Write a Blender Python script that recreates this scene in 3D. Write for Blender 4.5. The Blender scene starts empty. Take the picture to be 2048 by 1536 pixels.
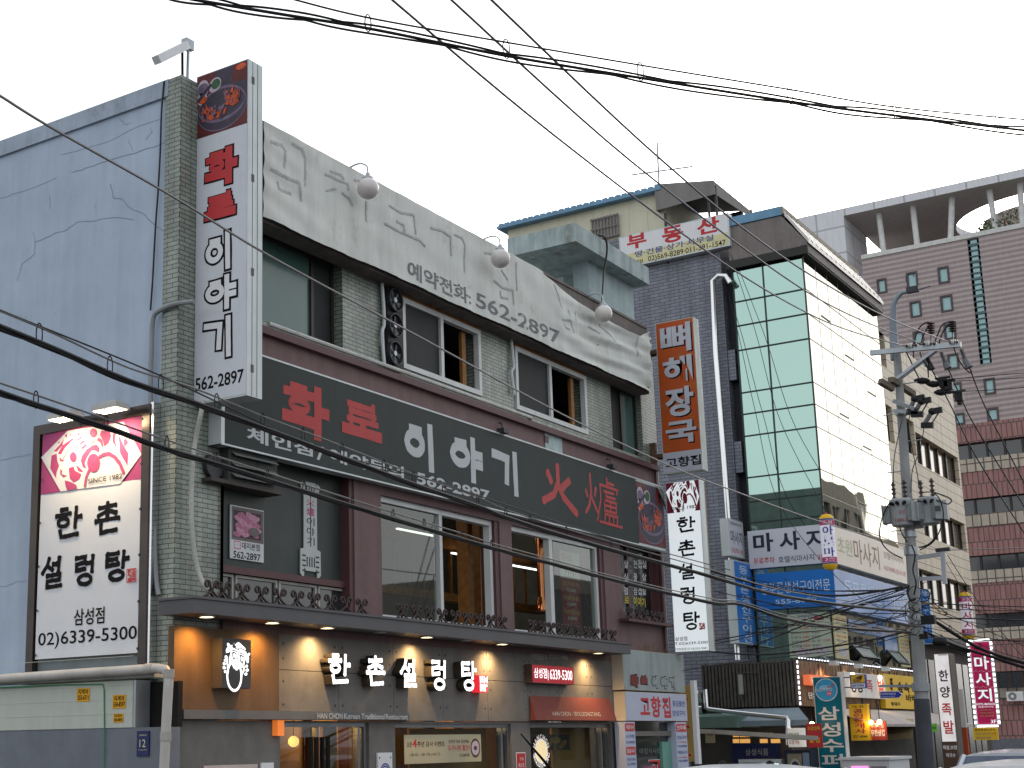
import bpy, math, random
from mathutils import Vector, Matrix
R = math.radians
rnd = random.Random(7)
sc = bpy.context.scene
COL = sc.collection

# ------------------------------------------------------------------ camera
YAW, PITCH, ROLL = 0.96428031, 0.20969008, -0.01516407
FPX, PPX, PPY = 2850.45, 751.12, 877.23          # focal length and principal point in px of a 2048x1536 frame
CAM = Vector((-12.91, -11.99, 2.0))
_f = Vector((math.sin(YAW)*math.cos(PITCH), math.cos(YAW)*math.cos(PITCH), math.sin(PITCH)))
_r0 = Vector((math.cos(YAW), -math.sin(YAW), 0)); _u0 = _r0.cross(_f)
_r = math.cos(ROLL)*_r0 + math.sin(ROLL)*_u0
_u = -math.sin(ROLL)*_r0 + math.cos(ROLL)*_u0
cd = bpy.data.cameras.new("camera"); cam = bpy.data.objects.new("camera", cd); COL.objects.link(cam)
cd.sensor_width = 36; cd.lens = FPX/2048*36
cd.shift_x = (1024-PPX)/2048; cd.shift_y = (PPY-768)/2048
cd.clip_start = .1; cd.clip_end = 2000
cam.matrix_world = Matrix(((_r.x, _u.x, -_f.x, CAM.x), (_r.y, _u.y, -_f.y, CAM.y), (_r.z, _u.z, -_f.z, CAM.z), (0, 0, 0, 1)))
sc.camera = cam

# ------------------------------------------------------------------ sky, sun, exposure
SUN_AZ, SUN_EL = R(80), R(14)                   # azimuth clockwise from +Y
wd = bpy.data.worlds.new("World"); sc.world = wd; wd.use_nodes = True
nt = wd.node_tree; bg = nt.nodes["Background"]
sky = nt.nodes.new("ShaderNodeTexSky"); sky.sky_type = 'NISHITA'; sky.sun_disc = False
sky.sun_elevation = SUN_EL; sky.sun_rotation = SUN_AZ; sky.air_density = 1.6; sky.dust_density = 5.0; sky.ozone_density = 1.0
hs = nt.nodes.new("ShaderNodeHueSaturation"); hs.inputs["Saturation"].default_value = .22
mx = nt.nodes.new("ShaderNodeMix"); mx.data_type = 'RGBA'; mx.inputs[0].default_value = .45   # thin overcast veil over the clear sky
mx.inputs[7].default_value = (7.0, 7.3, 7.8, 1)
nt.links.new(sky.outputs[0], hs.inputs["Color"]); nt.links.new(hs.outputs[0], mx.inputs[6])
nt.links.new(mx.outputs[2], bg.inputs[0]); bg.inputs[1].default_value = .15
sl = bpy.data.lights.new("sun", 'SUN'); sl.energy = .9; sl.angle = R(11); sl.color = (1, .86, .68)
so = bpy.data.objects.new("sun", sl); COL.objects.link(so); so.location = (30, -20, 40)
sd = Vector((math.sin(SUN_AZ)*math.cos(SUN_EL), math.cos(SUN_AZ)*math.cos(SUN_EL), math.sin(SUN_EL)))
so.rotation_euler = sd.to_track_quat('Z', 'Y').to_euler()
vs = sc.view_settings
vs.view_transform = 'Standard'; vs.look = 'None'; vs.gamma = 1; vs.use_curve_mapping = False; vs.exposure = 0.64
sc.cycles.max_bounces = 8; sc.cycles.transparent_max_bounces = 12; sc.cycles.caustics_reflective = False; sc.cycles.caustics_refractive = False
try: sc.cycles.use_denoising = True
except Exception: pass

# ------------------------------------------------------------------ helpers
def ray(px, py):
    return _f + _r*((px-PPX)/FPX) - _u*((py-PPY)/FPX)
def at(px, py, ax, val):                         # a photo point on the plane axis=val
    d = ray(px, py); return CAM + d*((val-CAM[ax])/d[ax])
def atv(px, py, a, b):                           # a photo point on the vertical plane through a and b
    a = Vector((a[0], a[1], 0)); b = Vector((b[0], b[1], 0)); n = (b-a).cross(Vector((0, 0, 1)))
    d = ray(px, py); return CAM + d*((a-CAM).dot(n)/d.dot(n))

class Fr:
    """a plane with its own right (u), up (v) and outward (n) directions"""
    def __init__(s, o, u, v=(0, 0, 1)):
        s.o = Vector(o); s.u = Vector(u).normalized(); s.v = Vector(v).normalized(); s.n = s.u.cross(s.v)
    def p(s, u, v, n=0): return s.o + s.u*u + s.v*v + s.n*n
    def uv(s, px, py, n=0):
        d = ray(px, py); q = s.o + s.n*n
        x = CAM + d*((q-CAM).dot(s.n)/d.dot(s.n)) - s.o
        return x.dot(s.u), x.dot(s.v)
    def R(s, x0, y0, x1, y1, n=0):
        a = s.uv(x0, y0, n); b = s.uv(x1, y1, n); return (a[0], a[1], b[0], b[1])
def FY(y): return Fr((0, y, 0), (1, 0, 0))       # faces the street (-Y); u = X, v = Z
def FX(x): return Fr((x, 0, 0), (0, -1, 0))      # faces up the street (-X); u = -Y, v = Z

WL = {}
class MB:
    def __init__(s): s.v = []; s.f = []; s.mi = []; s.m = 0
    def add(s, vs, fs):
        b = len(s.v); s.v += [Vector(x) for x in vs]
        for f in fs: s.f.append([i+b for i in f]); s.mi.append(s.m)
        return s
    def poly(s, pts): return s.add(pts, [list(range(len(pts)))])
    def box(s, fr, u0, u1, v0, v1, n0, n1):
        P = [fr.p(u, v, n) for n in (n0, n1) for v in (v0, v1) for u in (u0, u1)]
        return s.add(P, [(0, 2, 3, 1), (4, 5, 7, 6), (0, 1, 5, 4), (2, 6, 7, 3), (0, 4, 6, 2), (1, 3, 7, 5)])
    def rect(s, fr, r, n): return s.poly([fr.p(r[0], r[1], n), fr.p(r[2], r[1], n), fr.p(r[2], r[3], n), fr.p(r[0], r[3], n)])
    def flat(s, fr, pts, n): return s.poly([fr.p(a, b, n) for a, b in pts])
    def prism(s, fr, pts, n0, n1):
        k = len(pts); V = [fr.p(a, b, n0) for a, b in pts] + [fr.p(a, b, n1) for a, b in pts]
        F = [list(range(k-1, -1, -1)), list(range(k, 2*k))] + [(i, (i+1) % k, k+(i+1) % k, k+i) for i in range(k)]
        return s.add(V, F)
    def disc(s, fr, u, v, ru, rv=None, n=0, seg=24, rot=0):
        rv = rv or ru; c, q = math.cos(rot), math.sin(rot); pts = []
        for i in range(seg):
            a = 2*math.pi*i/seg; x, y = ru*math.cos(a), rv*math.sin(a); pts.append((u+x*c-y*q, v+x*q+y*c))
        return s.flat(fr, pts, n)
    def tube(s, pts, r, seg=6, cap=True):
        pts = [Vector(p) for p in pts]; rs = r if isinstance(r, (list, tuple)) else [r]*len(pts)
        rings = []; prev = None
        for i, p in enumerate(pts):
            t = (pts[min(i+1, len(pts)-1)] - pts[max(i-1, 0)]).normalized()
            a = prev if prev else (Vector((0, 0, 1)) if abs(t.z) < .9 else Vector((1, 0, 0)))
            a = (a - t*a.dot(t)).normalized(); prev = a; b = t.cross(a)
            rings.append([p + (a*math.cos(2*math.pi*k/seg) + b*math.sin(2*math.pi*k/seg))*rs[i] for k in range(seg)])
        V = [x for g in rings for x in g]; F = []
        for i in range(len(pts)-1):
            for k in range(seg): F.append((i*seg+k, i*seg+(k+1) % seg, (i+1)*seg+(k+1) % seg, (i+1)*seg+k))
        if cap: F += [list(range(seg-1, -1, -1)), [(len(pts)-1)*seg+k for k in range(seg)]]
        return s.add(V, F)
    def lathe(s, o, axis, prof, seg=20):         # prof: (radius, height) pairs
        ax = Vector(axis).normalized(); a = ax.orthogonal().normalized(); b = ax.cross(a); o = Vector(o)
        V = []; F = []
        for r, h in prof:
            for k in range(seg):
                t = 2*math.pi*k/seg; V.append(o + ax*h + (a*math.cos(t)+b*math.sin(t))*max(r, 1e-4))
        for i in range(len(prof)-1):
            for k in range(seg): F.append((i*seg+k, i*seg+(k+1) % seg, (i+1)*seg+(k+1) % seg, (i+1)*seg+k))
        F += [list(range(seg-1, -1, -1)), [(len(prof)-1)*seg+k for k in range(seg)]]
        return s.add(V, F)
    def sphere(s, c, r, seg=24, rings=14):
        return s.lathe(c, (0, 0, 1), [(r*math.sin(math.pi*i/rings), -r*math.cos(math.pi*i/rings)) for i in range(rings+1)], seg)
    def ribbon(s, fr, pts, w, n, jit=0, closed=False, step=None, bulge=0, butt=False):
        """one brush or cut-out stroke lying on the plane"""
        P = [Vector(p).to_2d() if len(p) > 2 else Vector(p) for p in pts]
        if closed: P = P + [P[0]]
        step = step or w*.45; Q = []
        for a, b in zip(P[:-1], P[1:]):
            k = max(1, int((b-a).length/step))
            for i in range(k): Q.append(a.lerp(b, i/k))
        if not closed: Q.append(P[-1])
        N = len(Q); L = []; Rr = []
        for i, q in enumerate(Q):
            if closed: t0 = q-Q[i-1]; t1 = Q[(i+1) % N]-q
            else: t0 = q-Q[max(i-1, 0)]; t1 = Q[min(i+1, N-1)]-q
            if t0.length < 1e-9: t0 = t1
            if t1.length < 1e-9: t1 = t0
            t0 = t0.normalized(); t1 = t1.normalized(); n0 = Vector((-t0.y, t0.x)); n1 = Vector((-t1.y, t1.x)); m = n0+n1
            if m.length < 1e-6: m = n0
            m = m.normalized(); k = 1/max(m.dot(n0), .55)
            e = min(i, N-1-i) if not closed else 9
            g = 1 + (bulge if e == 0 else 0)
            hl = w/2*k*g*(1+jit*rnd.uniform(-1, 1)); hr = w/2*k*g*(1+jit*rnd.uniform(-1, 1))
            L.append(q+m*hl); Rr.append(q-m*hr)
        if not closed and not butt:
            d0 = (Q[0]-Q[1]).normalized()*w*.3; d1 = (Q[-1]-Q[-2]).normalized()*w*.3
            L = [Q[0].lerp(L[0], .55)+d0] + L + [Q[-1].lerp(L[-1], .55)+d1]; Rr = [Q[0].lerp(Rr[0], .55)+d0] + Rr + [Q[-1].lerp(Rr[-1], .55)+d1]
        M = len(L); V = [fr.p(a.x, a.y, n) for a in L] + [fr.p(a.x, a.y, n) for a in Rr]
        F = [(M+i, M+(i+1) % M, (i+1) % M, i) for i in range(M if closed else M-1)]
        return s.add(V, F)
    def text(s, fr, body, box, n, off=.012, fit=True, lines=1.0, ext=0):
        me = glyphs(body, off, lines, ext); u0, v0, u1, v1 = box
        xs = [q.x for q in me[0]]; ys = [q.y for q in me[0]]
        if not xs: return s
        x0, x1, y0, y1 = min(xs), max(xs), min(ys), max(ys)
        sx = (u1-u0)/max(x1-x0, 1e-6); sy = (v1-v0)/max(y1-y0, 1e-6)
        if not fit: sx = min(sx, sy)
        return s.add([fr.p(u0+(q.x-x0)*sx, v0+(q.y-y0)*sy, n+q.z) for q in me[0]], me[1])
    def build(s, name, mats, parent=None, smooth=False, loc=None):
        if not isinstance(mats, (list, tuple)): mats = [mats]
        if parent is not None: o0 = WL[parent.name]
        elif loc is not None: o0 = Vector(loc)
        else:
            xs = [v.x for v in s.v]; ys = [v.y for v in s.v]; o0 = Vector(((min(xs)+max(xs))/2, (min(ys)+max(ys))/2, min(v.z for v in s.v)))
        me = bpy.data.meshes.new(name); me.from_pydata([v-o0 for v in s.v], [], s.f)
        for m in mats: me.materials.append(m)
        me.polygons.foreach_set("material_index", s.mi)
        if smooth: me.polygons.foreach_set("use_smooth", [True]*len(s.f))
        me.update()
        o = bpy.data.objects.new(name, me); COL.objects.link(o)
        if parent is not None: o.parent = parent
        else: o.location = o0
        WL[o.name] = o0
        if smooth:
            try: me.set_sharp_from_angle(angle=R(40))
            except Exception: pass
        return o
_G = {}
def glyphs(body, off, lines, ext):
    k = (body, off, lines, ext)
    if k not in _G:
        c = bpy.data.curves.new('lettering', 'FONT'); c.body = body; c.offset = off; c.resolution_u = 3; c.space_line = lines; c.extrude = ext
        o = bpy.data.objects.new('lettering', c); me = bpy.data.meshes.new_from_object(o)
        _G[k] = ([v.co.copy() for v in me.vertices], [list(p.vertices) for p in me.polygons])
        bpy.data.objects.remove(o); bpy.data.meshes.remove(me); bpy.data.curves.remove(c)
    return _G[k]
def thing(name, label, cat, loc, group=None):
    o = bpy.data.objects.new(name, None); COL.objects.link(o); o.location = loc; o.empty_display_size = .2
    WL[o.name] = Vector(loc); o['label'] = label; o['category'] = cat
    if group: o['group'] = group
    return o
def tag(o, label, cat, group=None):
    o['label'] = label; o['category'] = cat
    if group: o['group'] = group
    return o
def struct(o): o['kind'] = 'structure'; return o
def lamp(name, kind, loc, energy, color, parent=None, **kw):
    l = bpy.data.lights.new(name, kind); l.energy = energy; l.color = color
    for k, v in kw.items(): setattr(l, k, v)
    o = bpy.data.objects.new(name, l); COL.objects.link(o)
    if parent is not None: o.parent = parent; o.location = Vector(loc)-WL[parent.name]
    else: o.location = loc
    return o
def copy_tree(o, parent=None):
    c = o.copy(); COL.objects.link(c); WL[c.name] = WL[o.name]
    if parent is not None: c.parent = parent
    for ch in [x for x in o.children]: copy_tree(ch, c)
    return c
def smooth_path(pts, k=6):
    P = [Vector(p) for p in pts]; out = []
    for i in range(len(P)-1):
        p0 = P[max(i-1, 0)]; p1 = P[i]; p2 = P[i+1]; p3 = P[min(i+2, len(P)-1)]
        for j in range(k):
            t = j/k; out.append(.5*((2*p1)+(p2-p0)*t+(2*p0-5*p1+4*p2-p3)*t*t+(3*p1-p0-3*p2+p3)*t**3))
    out.append(P[-1]); return out
def wall(mb, fr, u0, u1, v0, v1, holes, th):
    """a wall slab (front at n=0, back at n=-th) with real openings"""
    us = sorted({u0, u1} | {min(max(x, u0), u1) for h in holes for x in (h[0], h[2])}); vs_ = sorted({v0, v1} | {min(max(x, v0), v1) for h in holes for x in (h[1], h[3])})
    def inh(a, b): return any(h[0] < a < h[2] and h[1] < b < h[3] for h in holes)
    for i in range(len(us)-1):
        for j in range(len(vs_)-1):
            if inh((us[i]+us[i+1])/2, (vs_[j]+vs_[j+1])/2): continue
            r = (us[i], vs_[j], us[i+1], vs_[j+1])
            mb.rect(fr, r, 0); mb.poly([fr.p(r[2], r[1], -th), fr.p(r[0], r[1], -th), fr.p(r[0], r[3], -th), fr.p(r[2], r[3], -th)])
    for h in list(holes)+[(u0, v0, u1, v1)]:
        a, b, c, d = max(h[0], u0), max(h[1], v0), min(h[2], u1), min(h[3], v1)
        for p, q in (((a, b), (c, b)), ((c, b), (c, d)), ((c, d), (a, d)), ((a, d), (a, b))):
            mb.poly([fr.p(*p, 0), fr.p(*q, 0), fr.p(*q, -th), fr.p(*p, -th)])

# ------------------------------------------------------------------ materials
MATS = {}
def _nodes(name):
    m = bpy.data.materials.new(name); m.use_nodes = True; t = m.node_tree; return m, t, t.nodes["Principled BSDF"]
def mat(name, col, rough=.6, metal=0, var=.18, scale=2.5, streak=0, bump=0, emis=0, spec=.25, grain=0, stain=None):
    if name in MATS: return MATS[name]
    m, t, b = _nodes(name); N = t.nodes.new; Lk = t.links.new
    b.inputs["Roughness"].default_value = rough; b.inputs["Metallic"].default_value = metal; b.inputs["Specular IOR Level"].default_value = spec
    pos = N("ShaderNodeNewGeometry")
    nz = N("ShaderNodeTexNoise"); nz.inputs["Scale"].default_value = scale; nz.inputs["Detail"].default_value = 6; nz.inputs["Roughness"].default_value = .65
    Lk(pos.outputs["Position"], nz.inputs["Vector"])
    rp = N("ShaderNodeMapRange"); rp.inputs[1].default_value = .3; rp.inputs[2].default_value = .7; rp.inputs[3].default_value = 1-var; rp.inputs[4].default_value = 1+var*.6
    Lk(nz.outputs[0], rp.inputs[0]); fac = rp.outputs[0]
    if streak:
        mp = N("ShaderNodeMapping"); mp.inputs["Scale"].default_value = (2.6, 2.6, .2); Lk(pos.outputs["Position"], mp.inputs[0])
        n2 = N("ShaderNodeTexNoise"); n2.inputs["Scale"].default_value = 1.6; n2.inputs["Detail"].default_value = 10; n2.inputs["Roughness"].default_value = .72; Lk(mp.outputs[0], n2.inputs["Vector"])
        r2 = N("ShaderNodeMapRange"); r2.inputs[1].default_value = .42; r2.inputs[2].default_value = .78; r2.inputs[3].default_value = 1; r2.inputs[4].default_value = 1-streak
        Lk(n2.outputs[0], r2.inputs[0]); ml = N("ShaderNodeMath"); ml.operation = 'MULTIPLY'; Lk(fac, ml.inputs[0]); Lk(r2.outputs[0], ml.inputs[1]); fac = ml.outputs[0]
    if grain:
        n3 = N("ShaderNodeTexNoise"); n3.inputs["Scale"].default_value = 60; n3.inputs["Detail"].default_value = 3; Lk(pos.outputs["Position"], n3.inputs["Vector"])
        r3 = N("ShaderNodeMapRange"); r3.inputs[1].default_value = .3; r3.inputs[2].default_value = .7; r3.inputs[3].default_value = 1-grain; r3.inputs[4].default_value = 1+grain
        Lk(n3.outputs[0], r3.inputs[0]); m3 = N("ShaderNodeMath"); m3.operation = 'MULTIPLY'; Lk(fac, m3.inputs[0]); Lk(r3.outputs[0], m3.inputs[1]); fac = m3.outputs[0]
    mul = N("ShaderNodeVectorMath"); mul.operation = 'SCALE'; mul.inputs[0].default_value = col[:3]; Lk(fac, mul.inputs["Scale"])
    outc = mul.outputs[0]
    if stain:                                    # (colour, threshold, scale): patches with a shape of their own
        n4 = N("ShaderNodeTexNoise"); n4.inputs["Scale"].default_value = stain[2]; n4.inputs["Detail"].default_value = 8; n4.inputs["Roughness"].default_value = .7; Lk(pos.outputs["Position"], n4.inputs["Vector"])
        r4 = N("ShaderNodeMapRange"); r4.inputs[1].default_value = stain[1]; r4.inputs[2].default_value = stain[1]+.12; Lk(n4.outputs[0], r4.inputs[0])
        mm = N("ShaderNodeMix"); mm.data_type = 'RGBA'; Lk(r4.outputs[0], mm.inputs[0]); Lk(outc, mm.inputs[6]); mm.inputs[7].default_value = (*stain[0], 1); outc = mm.outputs[2]
    Lk(outc, b.inputs["Base Color"])
    if emis:
        Lk(outc, b.inputs["Emission Color"]); b.inputs["Emission Strength"].default_value = emis
    if bump:
        bp = N("ShaderNodeBump"); bp.inputs["Strength"].default_value = bump; bp.inputs["Distance"].default_value = .02
        Lk(nz.outputs[0], bp.inputs["Height"]); Lk(bp.outputs[0], b.inputs["Normal"])
    MATS[name] = m; return m
def brick(name, c1, c2, mortar, w, h, off=.5, mort=.012, rough=.55, grime=.3, rot=False, bump=.5):
    if name in MATS: return MATS[name]
    m, t, b = _nodes(name); N = t.nodes.new; Lk = t.links.new
    g = N("ShaderNodeNewGeometry"); sp = N("ShaderNodeSeparateXYZ"); Lk(g.outputs["Position"], sp.inputs[0])
    ad = N("ShaderNodeMath"); Lk(sp.outputs[0], ad.inputs[0]); Lk(sp.outputs[1], ad.inputs[1])
    cb = N("ShaderNodeCombineXYZ"); Lk(ad.outputs[0], cb.inputs[0 if not rot else 1]); Lk(sp.outputs[2], cb.inputs[1 if not rot else 0])
    bt = N("ShaderNodeTexBrick"); Lk(cb.outputs[0], bt.inputs["Vector"]); bt.offset = off
    bt.inputs["Color1"].default_value = (*c1, 1); bt.inputs["Color2"].default_value = (*c2, 1); bt.inputs["Mortar"].default_value = (*mortar, 1)
    bt.inputs["Scale"].default_value = 1; bt.inputs["Mortar Size"].default_value = mort; bt.inputs["Mortar Smooth"].default_value = .15; bt.inputs["Bias"].default_value = 0
    bt.inputs["Brick Width"].default_value = w; bt.inputs["Row Height"].default_value = h
    mp = N("ShaderNodeMapping"); mp.inputs["Scale"].default_value = (3, 3, .5); Lk(g.outputs["Position"], mp.inputs[0])
    nz = N("ShaderNodeTexNoise"); nz.inputs["Scale"].default_value = 1.3; nz.inputs["Detail"].default_value = 7; Lk(mp.outputs[0], nz.inputs["Vector"])
    rp = N("ShaderNodeMapRange"); rp.inputs[1].default_value = .35; rp.inputs[2].default_value = .7; rp.inputs[3].default_value = 1.08; rp.inputs[4].default_value = 1-grime; Lk(nz.outputs[0], rp.inputs[0])
    mu = N("ShaderNodeVectorMath"); mu.operation = 'SCALE'; Lk(bt.outputs[0], mu.inputs[0]); Lk(rp.outputs[0], mu.inputs["Scale"]); Lk(mu.outputs[0], b.inputs["Base Color"])
    b.inputs["Roughness"].default_value = rough
    bp = N("ShaderNodeBump"); bp.invert = True; bp.inputs["Strength"].default_value = bump; bp.inputs["Distance"].default_value = .01; Lk(bt.outputs["Fac"], bp.inputs["Height"]); Lk(bp.outputs[0], b.inputs["Normal"])
    MATS[name] = m; return m
def glow(name, col, strength):
    if name in MATS: return MATS[name]
    m, t, b = _nodes(name); b.inputs["Base Color"].default_value = (*[min(c, .8) for c in col], 1); b.inputs["Emission Color"].default_value = (*col, 1); b.inputs["Emission Strength"].default_value = strength
    MATS[name] = m; return m
def pane(name, tint=(.75, .8, .78), refl=(.9, .95, .95), ior=1.5, rough=.02, haze=0.0):
    """thin window glass: tinted transmission with a Fresnel reflection"""
    if name in MATS: return MATS[name]
    m = bpy.data.materials.new(name); m.use_nodes = True; t = m.node_tree; t.nodes.remove(t.nodes["Principled BSDF"]); N = t.nodes.new; Lk = t.links.new
    tr = N("ShaderNodeBsdfTransparent"); tr.inputs[0].default_value = (*tint, 1)
    gl = N("ShaderNodeBsdfGlossy"); gl.inputs[0].default_value = (*refl, 1); gl.inputs["Roughness"].default_value = rough
    lw = N("ShaderNodeLayerWeight"); lw.inputs[0].default_value = .5; pw = N("ShaderNodeMath"); pw.operation = 'POWER'; pw.inputs[1].default_value = 4.5; Lk(lw.outputs["Facing"], pw.inputs[0]); fr = N("ShaderNodeMapRange"); fr.inputs[3].default_value = ((ior-1)/(ior+1))**2*1.8; Lk(pw.outputs[0], fr.inputs[0]); mxs = N("ShaderNodeMixShader"); Lk(fr.outputs[0], mxs.inputs[0])
    if haze:
        df = N("ShaderNodeBsdfDiffuse"); df.inputs[0].default_value = (.35, .38, .37, 1); m2 = N("ShaderNodeMixShader"); m2.inputs[0].default_value = haze; Lk(tr.outputs[0], m2.inputs[1]); Lk(df.outputs[0], m2.inputs[2]); Lk(m2.outputs[0], mxs.inputs[1])
    else: Lk(tr.outputs[0], mxs.inputs[1])
    Lk(gl.outputs[0], mxs.inputs[2]); Lk(mxs.outputs[0], t.nodes["Material Output"].inputs[0]); MATS[name] = m; return m
def mirror_glass(name, face, graze, wob=.0012):
    """coated curtain-wall glass: coloured reflection face on, clearer reflection at a grazing angle"""
    m = bpy.data.materials.new(name); m.use_nodes = True; t = m.node_tree; t.nodes.remove(t.nodes["Principled BSDF"]); N = t.nodes.new; Lk = t.links.new
    lw = N("ShaderNodeLayerWeight"); lw.inputs[0].default_value = .5; rp = N("ShaderNodeMapRange"); rp.inputs[1].default_value = .15; rp.inputs[2].default_value = .7; Lk(lw.outputs["Facing"], rp.inputs[0])
    mc = N("ShaderNodeMix"); mc.data_type = 'RGBA'; mc.inputs[6].default_value = (*face, 1); mc.inputs[7].default_value = (*graze, 1); Lk(rp.outputs[0], mc.inputs[0])
    gl = N("ShaderNodeBsdfGlossy"); gl.inputs["Roughness"].default_value = .015; Lk(mc.outputs[2], gl.inputs[0])
    g = N("ShaderNodeNewGeometry"); nz = N("ShaderNodeTexNoise"); nz.inputs["Scale"].default_value = .55; nz.inputs["Detail"].default_value = 1; Lk(g.outputs["Position"], nz.inputs["Vector"])
    bp = N("ShaderNodeBump"); bp.inputs["Strength"].default_value = 1; bp.inputs["Distance"].default_value = wob*4; Lk(nz.outputs[0], bp.inputs["Height"]); Lk(bp.outputs[0], gl.inputs["Normal"])
    df = N("ShaderNodeBsdfDiffuse"); df.inputs[0].default_value = (.02, .05, .045, 1); ms = N("ShaderNodeMixShader"); ms.inputs[0].default_value = .93; Lk(df.outputs[0], ms.inputs[1]); Lk(gl.outputs[0], ms.inputs[2])
    Lk(ms.outputs[0], t.nodes["Material Output"].inputs[0]); MATS[name] = m; return m

WHITE = mat('white_sheet', (.74, .75, .77), .45, var=.05, streak=.10)
WHITE_LIT = mat('lit_white_sheet', (.70, .76, .78), .4, var=.03, emis=.42)
ALU = mat('sign_frame_metal', (.58, .63, .64), .45, .2, var=.08, streak=.25)
STEEL = mat('galvanised_steel', (.36, .39, .42), .4, .7, var=.15)
CHROME = mat('polished_duct', (.75, .75, .76), .18, 1, var=.05)
BLACK = mat('black_ink', (.014, .014, .016), .8, var=.05, spec=.05)
DARK = mat('dark_metal', (.05, .05, .055), .5, .3)
RED = mat('red_ink', (.50, .035, .04), .5, var=.08)
CRIMSON = mat('crimson_film', (.22, .02, .04), .5, var=.05)
BLUEINK = mat('blue_ink', (.03, .06, .28), .5, var=.05)
NAVY = mat('navy_panel', (.02, .03, .11), .45, var=.1)
YELLOW = mat('yellow_board', (.75, .47, .03), .5, var=.08, streak=.12)
MAROON = mat('maroon_panel', (.16, .098, .10), .6, var=.12, streak=.3, scale=4)
MAROON_D = mat('maroon_trim', (.10, .045, .05), .5, var=.15)
TILE = brick('glazed_tile', (.31, .35, .30), (.235, .275, .24), (.06, .065, .055), .2, .0625, .5, .006, .35, .42)
TILE_S = brick('small_mosaic_tile', (.33, .40, .34), (.27, .34, .29), (.06, .065, .055), .1, .0625, .5, .005, .4, .35)
CONC = mat('fair_faced_concrete', (.165, .155, .145), .7, var=.2, scale=3, streak=.1, grain=.06)
CANOPY = mat('canopy_cladding', (.095, .095, .102), .5, var=.08)
WINWHITE = mat('white_window_frame', (.62, .64, .64), .45, var=.08, streak=.2)
WINDARK = mat('bronze_window_frame', (.045, .04, .038), .4, .3)
WOOD = mat('orange_timber', (.30, .13, .035), .5, var=.35, scale=9, streak=.2)
CABLE = mat('black_cable', (.012, .012, .014), .45, var=.1)
WIRE = mat('bare_wire', (.22, .21, .21), .4, .5)

# ------------------------------------------------------------------ lettering drawn stroke by stroke
def ell(cx, cy, rx, ry, k=18): return [(cx+rx*math.cos(2*math.pi*i/k), cy+ry*math.sin(2*math.pi*i/k)) for i in range(k)]
GL = {
 '한': [[(.22,.95),(.48,.97)], [(.05,.78),(.60,.81)], ('c', ell(.33,.55,.19,.13)), [(.79,1),(.76,.32)], [(.78,.66),(.99,.67)], [(.22,.30),(.26,.07),(.88,.12)]],
 '촌': [[(.5,1),(.5,.87)], [(.16,.84),(.84,.88)], [(.52,.84),(.42,.70),(.12,.58)], [(.50,.74),(.86,.62)], [(.5,.62),(.5,.46)], [(.03,.43),(.97,.46)], [(.25,.33),(.27,.05),(.88,.09)]],
 '설': [[(.34,1),(.26,.76),(.03,.50)], [(.28,.74),(.52,.58)], [(.50,.78),(.72,.79)], [(.80,1),(.77,.50)], [(.24,.42),(.84,.43),(.82,.27),(.28,.24),(.27,.05),(.92,.08)]],
 '렁': [[(.06,.95),(.52,.96),(.50,.77),(.10,.74),(.10,.52),(.54,.56)], [(.56,.74),(.80,.75)], [(.88,1),(.85,.42)], ('c', ell(.52,.19,.30,.16))],
 '탕': [[(.10,.93),(.58,.95)], [(.13,.74),(.52,.75)], [(.10,.94),(.10,.53),(.60,.57)], [(.78,1),(.75,.42)], [(.78,.72),(.99,.73)], ('c', ell(.50,.18,.27,.15))],
 '화': [('w', .75, [(.20,.98),(.44,.98)]), ('w', .75, [(.03,.84),(.62,.86)]), ('c', ell(.33,.58,.21,.13), .62), [(.33,.42),(.33,.28)], [(0,.27),(.66,.24)], [(.80,1),(.79,0)], [(.80,.55),(1,.54)]],
 '로': [('w', .58, [(.16,1.02),(.80,1.0)]), ('w', .58, [(.84,1.04),(.84,.76)]), ('w', .58, [(.84,.75),(.20,.77)]), ('w', .58, [(.18,.80),(.18,.46)]), ('w', .58, [(.14,.47),(.90,.48)]), [(.52,.40),(.52,.16)], [(0,.08),(1,.05)]],
 '이': [('c', ell(.30,.52,.26,.24)), [(.20,.86),(.46,.86)], [(.84,1),(.86,0)]],
 '야': [('c', ell(.30,.55,.26,.22)), [(.20,.86),(.44,.87)], [(.74,1),(.74,0)], [(.76,.66),(1,.66)], [(.76,.40),(1,.40)]],
 '기': [[(.04,.90),(.56,.86),(.52,.24)], [(.86,1),(.88,0)]],
 '火': [[(.18,.80),(.28,.60)], [(.78,.74),(.58,.54)], [(.46,1),(.46,.62),(.34,.34),(.04,.14)], [(.46,.60),(.60,.32),(.96,.04)]],
}
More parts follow.
